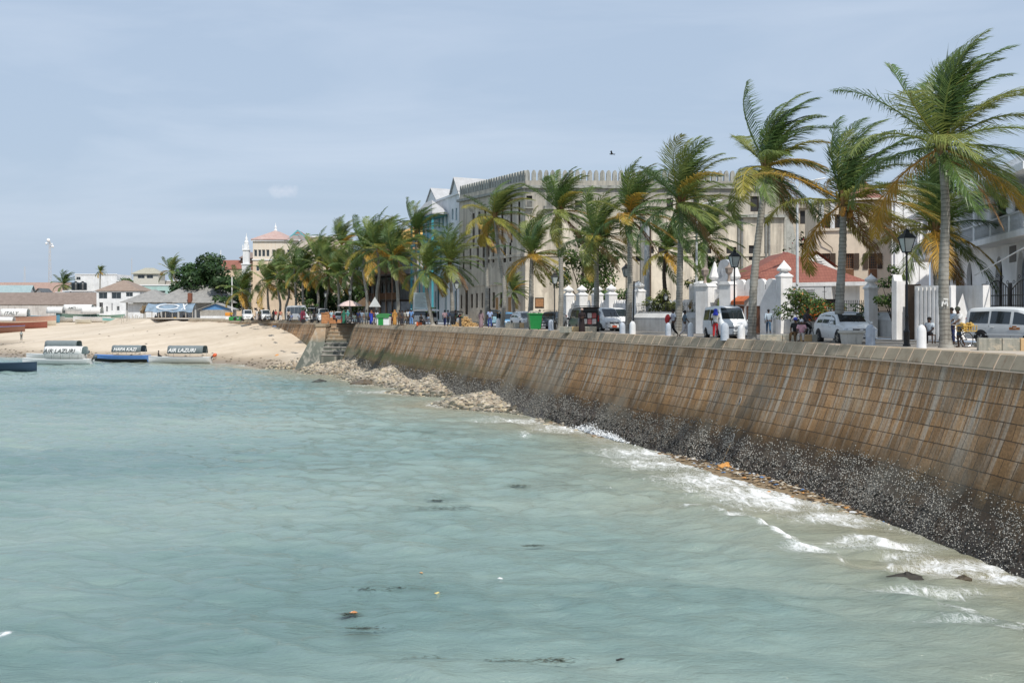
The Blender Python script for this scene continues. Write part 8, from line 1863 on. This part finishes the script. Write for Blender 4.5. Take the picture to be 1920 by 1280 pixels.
mb=MB(); u0=f.u(1806); q=[f.p(u0,2.6,-.02),f.p(u0+.35,1.8,-.02),f.p(u0+.75,.9,-.02),f.p(u0+1.15,0.02,-.02),f.p(u0,.02,-.02)]; mb.add(q+[f.p(u0,0.02,-1.3)],[(0,1,2,3,4),(0,5,1),(1,5,2),(2,5,3),(3,5,4),(4,5,0)]); loc(mb,org).build('flared_foot',WH,t)
A=gx(1846,63); B=gx(2010,55); f=Fac(A,B,0,4); org=Vector((A.x,A.y,0)); t=thing('iron_gates','tall black wrought iron gates with scrolled tops behind the people carrier','gate',org)
for g in range(3):
    u0=f.L*g/3; u1=f.L*(g+1)/3-.1; mb=MB(); n=13
    for k in range(n): u=u0+(u1-u0)*k/(n-1); h=2.7+.55*math.sin(PI*k/(n-1)); mb.bar(f.p(u,.05,.0),f.p(u,h,.0),.035)
    for z in (.15,1.9,2.45): mb.bar(f.p(u0,z),f.p(u1,z),.05)
    mb.tube([f.p(u0+(u1-u0)*k/16,2.7+.55*math.sin(PI*k/16)) for k in range(17)],.03,5)
    for k in range(5):
        c=u0+(u1-u0)*(k+.5)/5; zz=2.95+.55*math.sin(PI*(k+.5)/5); mb.tube([f.p(c+.13*math.cos(a)*(1-a/9),zz+.13*math.sin(a)*(1-a/9)) for a in [q*.6 for q in range(11)]],.016,4)
    loc(mb,org).build('gate_leaf',BLACKM,t)
for u in (0.0,f.L/3,f.L*2/3): mb=MB(); mb.bar(f.p(u,0,-.05),f.p(u,3.1,-.05),.16); loc(mb,org).build('gate_post',BLACKM,t)
mb=MB(); mb.bar(f.p(-.5,3.6,-.3),f.p(4.5,4.9,-.3),.05); loc(mb,org).build('white_bar',WHITE2,t)
# ================================================================ STREET FURNITURE
LGL=M_('lantern_glass',(.42,.45,.44),.25,var=.15)
def lamp(x,by,top,label,Y=None,group='black lantern lamp posts along the promenade'):
    Y=Y or GY(by); p=G(x,Y,0); H=CH-(top-HZ)*Y/F; t=thing('street_lamp',label,'lamp post',p,.2,group); s=H/5.0; hl=1.05*s
    mb=MB(); mb.lathe([(.17,0),(.17,.08),(.13,.1),(.13,.62),(.15,.66),(.12,.72),(.085,.78),(.07,1.3),(.085,1.34),(.085,1.4),(.055,1.45),(.045,(H-hl)/1.0-.05),(.07,H-hl-.02),(.04,H-hl+.06)],10); mb.build('post',BLACKM,t,smooth=35)
    z=H-hl; a=.13*s; b_=.25*s; zt=z+.62*s
    mb=MB(); 
    for k in range(4):
        c0=(a*(1 if k in(0,3) else -1),a*(1 if k<2 else -1)); c1=(b_*(1 if k in(0,3) else -1),b_*(1 if k<2 else -1)); mb.bar((*c0,z+.05),(*c1,zt),.03*s)
    mb.box(-a*1.1,a*1.1,-a*1.1,a*1.1,z+.02,z+.06); mb.box(-b_*1.08,b_*1.08,-b_*1.08,b_*1.08,zt,zt+.03); lf=mb.build('lantern_frame',BLACKM,t)
    mb=MB(); q=.93; mb.add([(a*q,a*q,z+.06),(-a*q,a*q,z+.06),(-a*q,-a*q,z+.06),(a*q,-a*q,z+.06),(b_*q,b_*q,zt),(-b_*q,b_*q,zt),(-b_*q,-b_*q,zt),(b_*q,-b_*q,zt)],[(0,1,5,4),(1,2,6,5),(2,3,7,6),(3,0,4,7)]); mb.build('lantern_glass',LGL,lf)
    mb=MB(); mb.lathe([(b_*1.62,zt+.03),(b_*1.5,zt+.06),(b_*.8,zt+.2*s),(b_*.55,zt+.23*s),(b_*.5,zt+.3*s),(.03,zt+.4*s),(.02,H)],4,rot=PI/4); mb.build('lantern_roof',BLACKM,lf)
    return t
lamp(1700,649,428,'black lantern lamp post left of the tallest palm, before the white gate wall')
lamp(1377,634,467,'black lantern lamp post in front of the white minibus')
lamp(1040,618,510,'black lantern lamp post beside the dark grey off-road car')
lamp(856,610,524,'black lantern lamp post at the left corner of the old fort')
lamp(656,602,540,'farthest black lantern lamp post, among the crowd near the beach steps',Y=150)
lamp(1248,0,549,'small garden lamp behind the urn planter and left railing',Y=98,group=None)
lamp(610,0,545,'lamp post between far palms above the silver minibus',Y=178)
lamp(1174,0,493,'lantern lamp half hidden behind the black shadowed palm trunk',Y=92)
def streetlight(x,Y,top,label):
    p=G(x,Y,0); H=CH-(top-HZ)*Y/F; t=thing('streetlight',label,'streetlight',p,.0,'tall double arm streetlights'); mt=M_('galvanised_pole',(.55,.57,.58),.45)
    mb=MB(); mb.tube([(0,0,0),(0,0,H*.5),(0,0,H-.5)],[.14,.11,.07],10); mb.build('pole',mt,t,smooth=40)
    for sg in (-1,1):
        mb=MB(); mb.tube([(0,0,H-.55),(sg*.25,0,H-.15),(sg*.8,0,H),(sg*1.5,0,H+.12)],[.05,.05,.045,.04],8); mb.build('arm',mt,t)
        mb=MB(); M=Matrix.Translation((sg*1.85,0,H+.18))@Matrix.Rotation(-sg*.16,4,'Y'); mb.box(-.42,.42,-.14,.14,-.05,.05,M=M,bev=.03); mb.build('lamp_head',WHITE2,t)
streetlight(1495,92,340,'double arm streetlight rising over the red tiled roof'); streetlight(1306,100,381,'double arm streetlight behind the stout palm')
p=G(1213,103,0); mb=MB(); mb.tube([(0,0,0),(0,0,9.6)],[.28,.22],10); o=mb.build('utility_pole',M_('grey_concrete_pole',(.40,.42,.44),.8)); o.location=p; tag(o,'thick grey utility pole right of the large pinnacled post','pole')
# bollards
BG='round topped white bollards along the kerb'
for x,by,h,w_,l,gr in ((1728,653.5,1.02,.40,'white bollard between the black lamp post and the tallest palm',0),(1632,647,.98,.44,'bluish bollard right of the parked white SUV',1),(1390,638,.86,.42,'white bollard right of the lamp post before the minibus',0),(1359,638,.98,.46,'bluish bollard beside the person in red trousers',1),(1295,632.5,.92,.36,'white bollard left of the white minibus',0),(1253,632,.9,.36,'bluish bollard at the feet of the person with the red backpack',1),(1186,629,.95,.42,'white bollard with a black rod at its back, by the black shadowed palm',0),(1167,628,.85,.40,'bluish bollard left of the black shadowed palm',1),(1033,619,.9,.46,'bluish bollard before the dark grey off-road car',1),(934,613.5,.9,.42,'white bollard at the foot of the crooked palm',0),(860,611,.9,.5,'white bollard by the lamp post at the fort corner',0),(780,607,.85,.36,'cream bollard left of the passenger cart',0)):
    Y=GY(by); t=thing('bollard',l,'bollard',G(x,Y,0),.2,BG); mb=MB(); r=w_/2; mb.lathe([(r*1.04,0),(r,.06),(r*.97,h*.72),(r*.85,h*.85),(r*.55,h*.95),(r*.15,h)],14); mb.build('body',M_('bollard_grey_blue',(.42,.46,.52),.7,var=.2) if gr else WHITE,t,smooth=50)
mb=MB(); p=G(1187,GY(628.6)+.3,0); mb.tube([(0,0,0),(.06,0,3.6)],.06,6); mb.bar((.06,0,3.5),(.35,0,3.6),.05); o=mb.build('sign_rod',BLACKM); o.location=p; tag(o,'thin black rod standing behind the white bollard by the black palm','pole')
# stone benches
BST=M_plaster('bench_stone',(.34,.33,.28),stain=(.12,.13,.11),amt=.8,peel=(.46,.40,.31),scale=1.6); BSO=M_('bench_orange_block',(.52,.36,.19),.9,var=.2,scale=3)
def bench(x0,x1,by,h,label,blk=None):
    Y=GY(by); A=G(x0,Y,0); B=G(x1,Y*.985,0); f=Fac(A,B,0,h); org=A; t=thing('stone_bench',label,'bench',org,0,'stone block benches along the promenade'); L=f.L; s=[0]+[L*q for q in (.36,.63,.82)]+[L]
    for i in range(4):
        mb=MB(); a,b_=s[i]+.01,s[i+1]-.01; mb.ext([f.p(a,-.02,0),f.p(b_,-.02,0),f.p(b_,h+.004*i,0),f.p(a,h+.004*i,0)],(f.n.x*.6,f.n.y*.6,0)); o=loc(mb,org).build('stone_block',BSO if i==(blk if blk is not None else -1) else BST,t); bv=o.modifiers.new('b','BEVEL'); bv.width=.03; bv.segments=2
bench(1424,1545,639.5,.36,'stone block bench under the people sitting by the white SUV',2)
bench(1834,1960,657,.5,'stone block bench before the people carrier at the right edge',2)
bench(1049,1113,623.5,.46,'stone bench between the straight palm and the person in the black robe',1)
bench(862,900,610.5,.45,'stone bench right of the lamp post at the fort corner'); bench(947,990,614.5,.5,'stone bench left of the green bin',2); bench(1826,1833,650,.2,'small stone stub beside the bench at the right edge')
def planter_box():
    p=G(1597,GY(645),0); t=thing('planter_tub','weathered white concrete tub at the foot of the palm before the SUV','planter',p); mb=MB(); mb.lathe([(.48,0),(.5,.1),(.56,.5),(.66,.56),(.66,.66),(.56,.66),(.54,.5)],20); mb.build('tub',M_plaster('tub_concrete',(.55,.53,.48),stain=(.2,.19,.17),amt=.8,scale=2),t,smooth=35); mb=MB(); mb.lathe([(.53,.56),(.3,.58),(.05,.6)],14); mb.build('soil',BARKD,t)
planter_box()
p=G(1224,101,0); t=thing('urn_planter','white urn planter with a small green plant before the low wall','planter',p); mb=MB(); mb.lathe([(.30,-.1),(.34,.0),(.24,.1),(.42,.5),(.66,1.0),(.70,1.25),(.58,1.42),(.60,1.48),(.5,1.48),(.45,1.3)],18); mb.build('urn',WHITE2,t,smooth=40)
foliage([(0,0,1.75,.5,.5,.2),(0,0,2.1,.2,.2,.35)],.15,420,MG,3).build('plant',LEAF,t,recalc=False)
# green wheelie bin
p=G(1003,GY(618.5),0); t=thing('wheelie_bin','green wheelie bin filled to the brim beside the low palm','bin',p,.15); GB=M_('green_bin_plastic',(.015,.20,.05),.4,var=.12); s=1.05
mb=MB(); A_=[(-.42,-.38,.08),(.42,-.38,.08),(.42,.38,.08),(-.42,.38,.08)]; B_=[(-.56,-.5,1.35),(.56,-.5,1.35),(.56,.5,1.35),(-.56,.5,1.35)]; mb.add(A_+B_,[(3,2,1,0),(0,1,5,4),(1,2,6,5),(2,3,7,6),(3,0,4,7)]); mb.build('body',GB,t)
mb=MB(); mb.box(-.64,.64,-.57,.57,1.33,1.43,bev=.03); mb.build('rim',GB,t)
rg=random.Random(5); mb=MB()
for k in range(22): mb.ball((rg.uniform(-.5,.5),rg.uniform(-.4,.4),1.42+rg.uniform(0,.12)),rg.uniform(.08,.16),n=6,k=4)
mb.build('rubbish',M_('mixed_rubbish',(.35,.33,.28),.7,var=.6,scale=6),t)
for sg in (-.4,.4): mb=MB(); M=Matrix.Translation((sg,.42,.14))@Matrix.Rotation(PI/2,4,'Y'); mb.lathe([(.08,-.05),(.14,-.05),(.14,.05),(.08,.05)],12); mb.v=[tuple(M@Vector(q)) for q in mb.v]; mb.build('wheel',RUBBER,t)
# green and white booth
p=G(720,131,0); t=thing('vendor_booth','green and white vendor booth with a domed top amid the crowd','booth',p,-.15); mb=MB(); mb.box(-.72,.72,-.5,.6,0,.95,bev=.05); mb.build('counter',WHITE2,t)
mb=MB(); mb.ext([(-.55,-.53,.02),(.05,-.53,.02),(.05,-.53,1.0),(-.55,-.53,1.0)],(0,.04,0)); mb.build('green_panel',M_('booth_green',(.02,.25,.05),.5),t)
mb=MB(); pr=[(.75*math.cos(a),1.15+.22*math.sin(a)) for a in [PI*k/8 for k in range(9)]]; mb.add([(x,-.6,z) for x,z in pr]+[(x,.65,z) for x,z in pr]+[(-.75,-.6,.85),(.75,-.6,.85),(-.75,.65,.85),(.75,.65,.85)],[(k,k+1,10+k,9+k) for k in range(8)]+[tuple(range(9))+(18,19)]); mb.build('domed_top',M_('booth_green2',(.05,.22,.07),.6),t)
# triangular warning sign
p=G(703,137,0); t=thing('road_sign','triangular grey road sign on a dark post above the crowd','road sign',p); mb=MB(); mb.bar((0,0,0),(0,0,3.1),.1); mb.build('post',PLASTIC,t); mb=MB(); mb.ext([(-.72,-.08,2.15),(.72,-.08,2.15),(0,-.08,3.35)],(0,.04,0)); mb.build('sign_plate',M_('sign_back_grey',(.55,.56,.55),.5),t)
# notice board
p=G(789,140,0); t=thing('notice_board','tall pale notice board with small print on white legs','notice board',p,-.2); mb=MB(); mb.box(-.85,.85,-.05,.05,1.9,3.9); mb.build('board',M_('pale_board',(.52,.60,.60),.6),t)
for sg in (-.85,.85): mb=MB(); mb.bar((sg*1.1,0,0),(sg,0,3.95),.12); mb.build('leg',WHITE2,t)
mb=MB()
for k in range(11): mb.box(-.7,.5+.18*math.sin(k*2.1),-.062,-.055,3.68-k*.15,3.73-k*.15)
mb.build('print_lines',M_('grey_print',(.25,.28,.28),.7),t)
# market parasol, heap of straw
p=G(656,172,0); t=thing('market_parasol','pale pink market parasol above the parked cars','parasol',p); mb=MB(); mb.lathe([(1.9,2.4),(1.85,2.5),(1.0,3.0),(.05,3.3)],10); mb.build('canopy',M_('pale_pink_cloth',(.62,.48,.44),.8),t); mb=MB(); mb.tube([(0,0,0),(0,0,3.7)],.05,6); mb.build('pole',PLASTIC,t)
p=G(683,176,0); t=thing('market_parasol','orange market parasol beside the white end wall of the balcony house','parasol',p); mb=MB(); mb.lathe([(1.5,2.4),(1.4,2.5),(.8,3.2),(.05,3.7)],10); mb.build('canopy',M_('orange_cloth',(.6,.34,.18),.8),t); mb=MB(); mb.tube([(0,0,0),(0,0,3.6)],.05,6); mb.build('pole',PLASTIC,t)
mb=MB(); p=G(873,120,0); rg=random.Random(9)
for k in range(420): r=abs(rg.gauss(0,.6)); a=rg.uniform(0,6.28); z=max(0,1.05-r*.95); q=Vector((r*1.3*math.cos(a),r*math.sin(a)*.8,z*rg.random())); mb.bar(q,q+Vector((rg.uniform(-.3,.3),rg.uniform(-.2,.2),rg.uniform(-.1,.2))),.06)
o=mb.build('straw_heap',M_('straw',(.55,.37,.17),.95,var=.35)); o.location=p; tag(o,'heap of pale orange straw between the fort corner lamp and the benches','heap',kind='stuff')
p=G(863,118,.9); o=foliage([(0,0,.2,.45,.3,.25)],.10,300,[(.5,.12,.10),(.05,.2,.06),(.6,.5,.4)],4).build('flower_basket',LEAF,None,recalc=False); o.location=p; tag(o,'bunch of red and green cloth on top of the bollard at the fort corner','bundle')
mb=MB(); mb.box(-.12,.12,-.12,.12,-.9,0); q=mb.build('stand',PLASTIC,o)
# bird
p=P(1147,289,70); t=thing('flying_bird','small black bird flying in the sky above the fort','bird',p); t.scale=(.7,.7,.7); mb=MB(); mb.ball((0,0,0),.17,.06,.06,8,6); mb.ball((.17,0,.02),.06,.045,.045); mb.add([(-.12,0,0),(-.34,-.05,-.02),(-.34,.05,-.02)],[(0,1,2)]); mb.build('body',HAIR,t)
for sg in (-1,1): mb=MB(); mb.add([(.08,0,.03),(-.09,0,.03),(-.06,sg*.18,.16),(.10,sg*.2,.17),(-.16,sg*.38,.10)],[(0,1,2,3),(3,2,4)]); mb.build('wing',HAIR,t)
t.rotation_euler=(.5,0,2.6)
# white daub on the tallest palm
b=G(1772.5,GY(652)-.30,1.93); mb=MB()
for q0,q1 in (((-.14,-.12),(-.12,.14)),((-.12,.14),(-.02,-.06)),((-.02,-.06),(.06,.15)),((.06,.15),(.10,-.12)),((-.08,.2),(.12,.18))): mb.bar((q0[0],0,q0[1]),(q1[0],0.0,q1[1]),.05,.012,up=(0,1,0))
pt=[o for o in bpy.data.objects if o.name=='palm_tree'][0]; o=mb.build('paint_daub',M_('white_daub',(.7,.7,.68),.8,var=.2),pt); o.location=b-pt.location
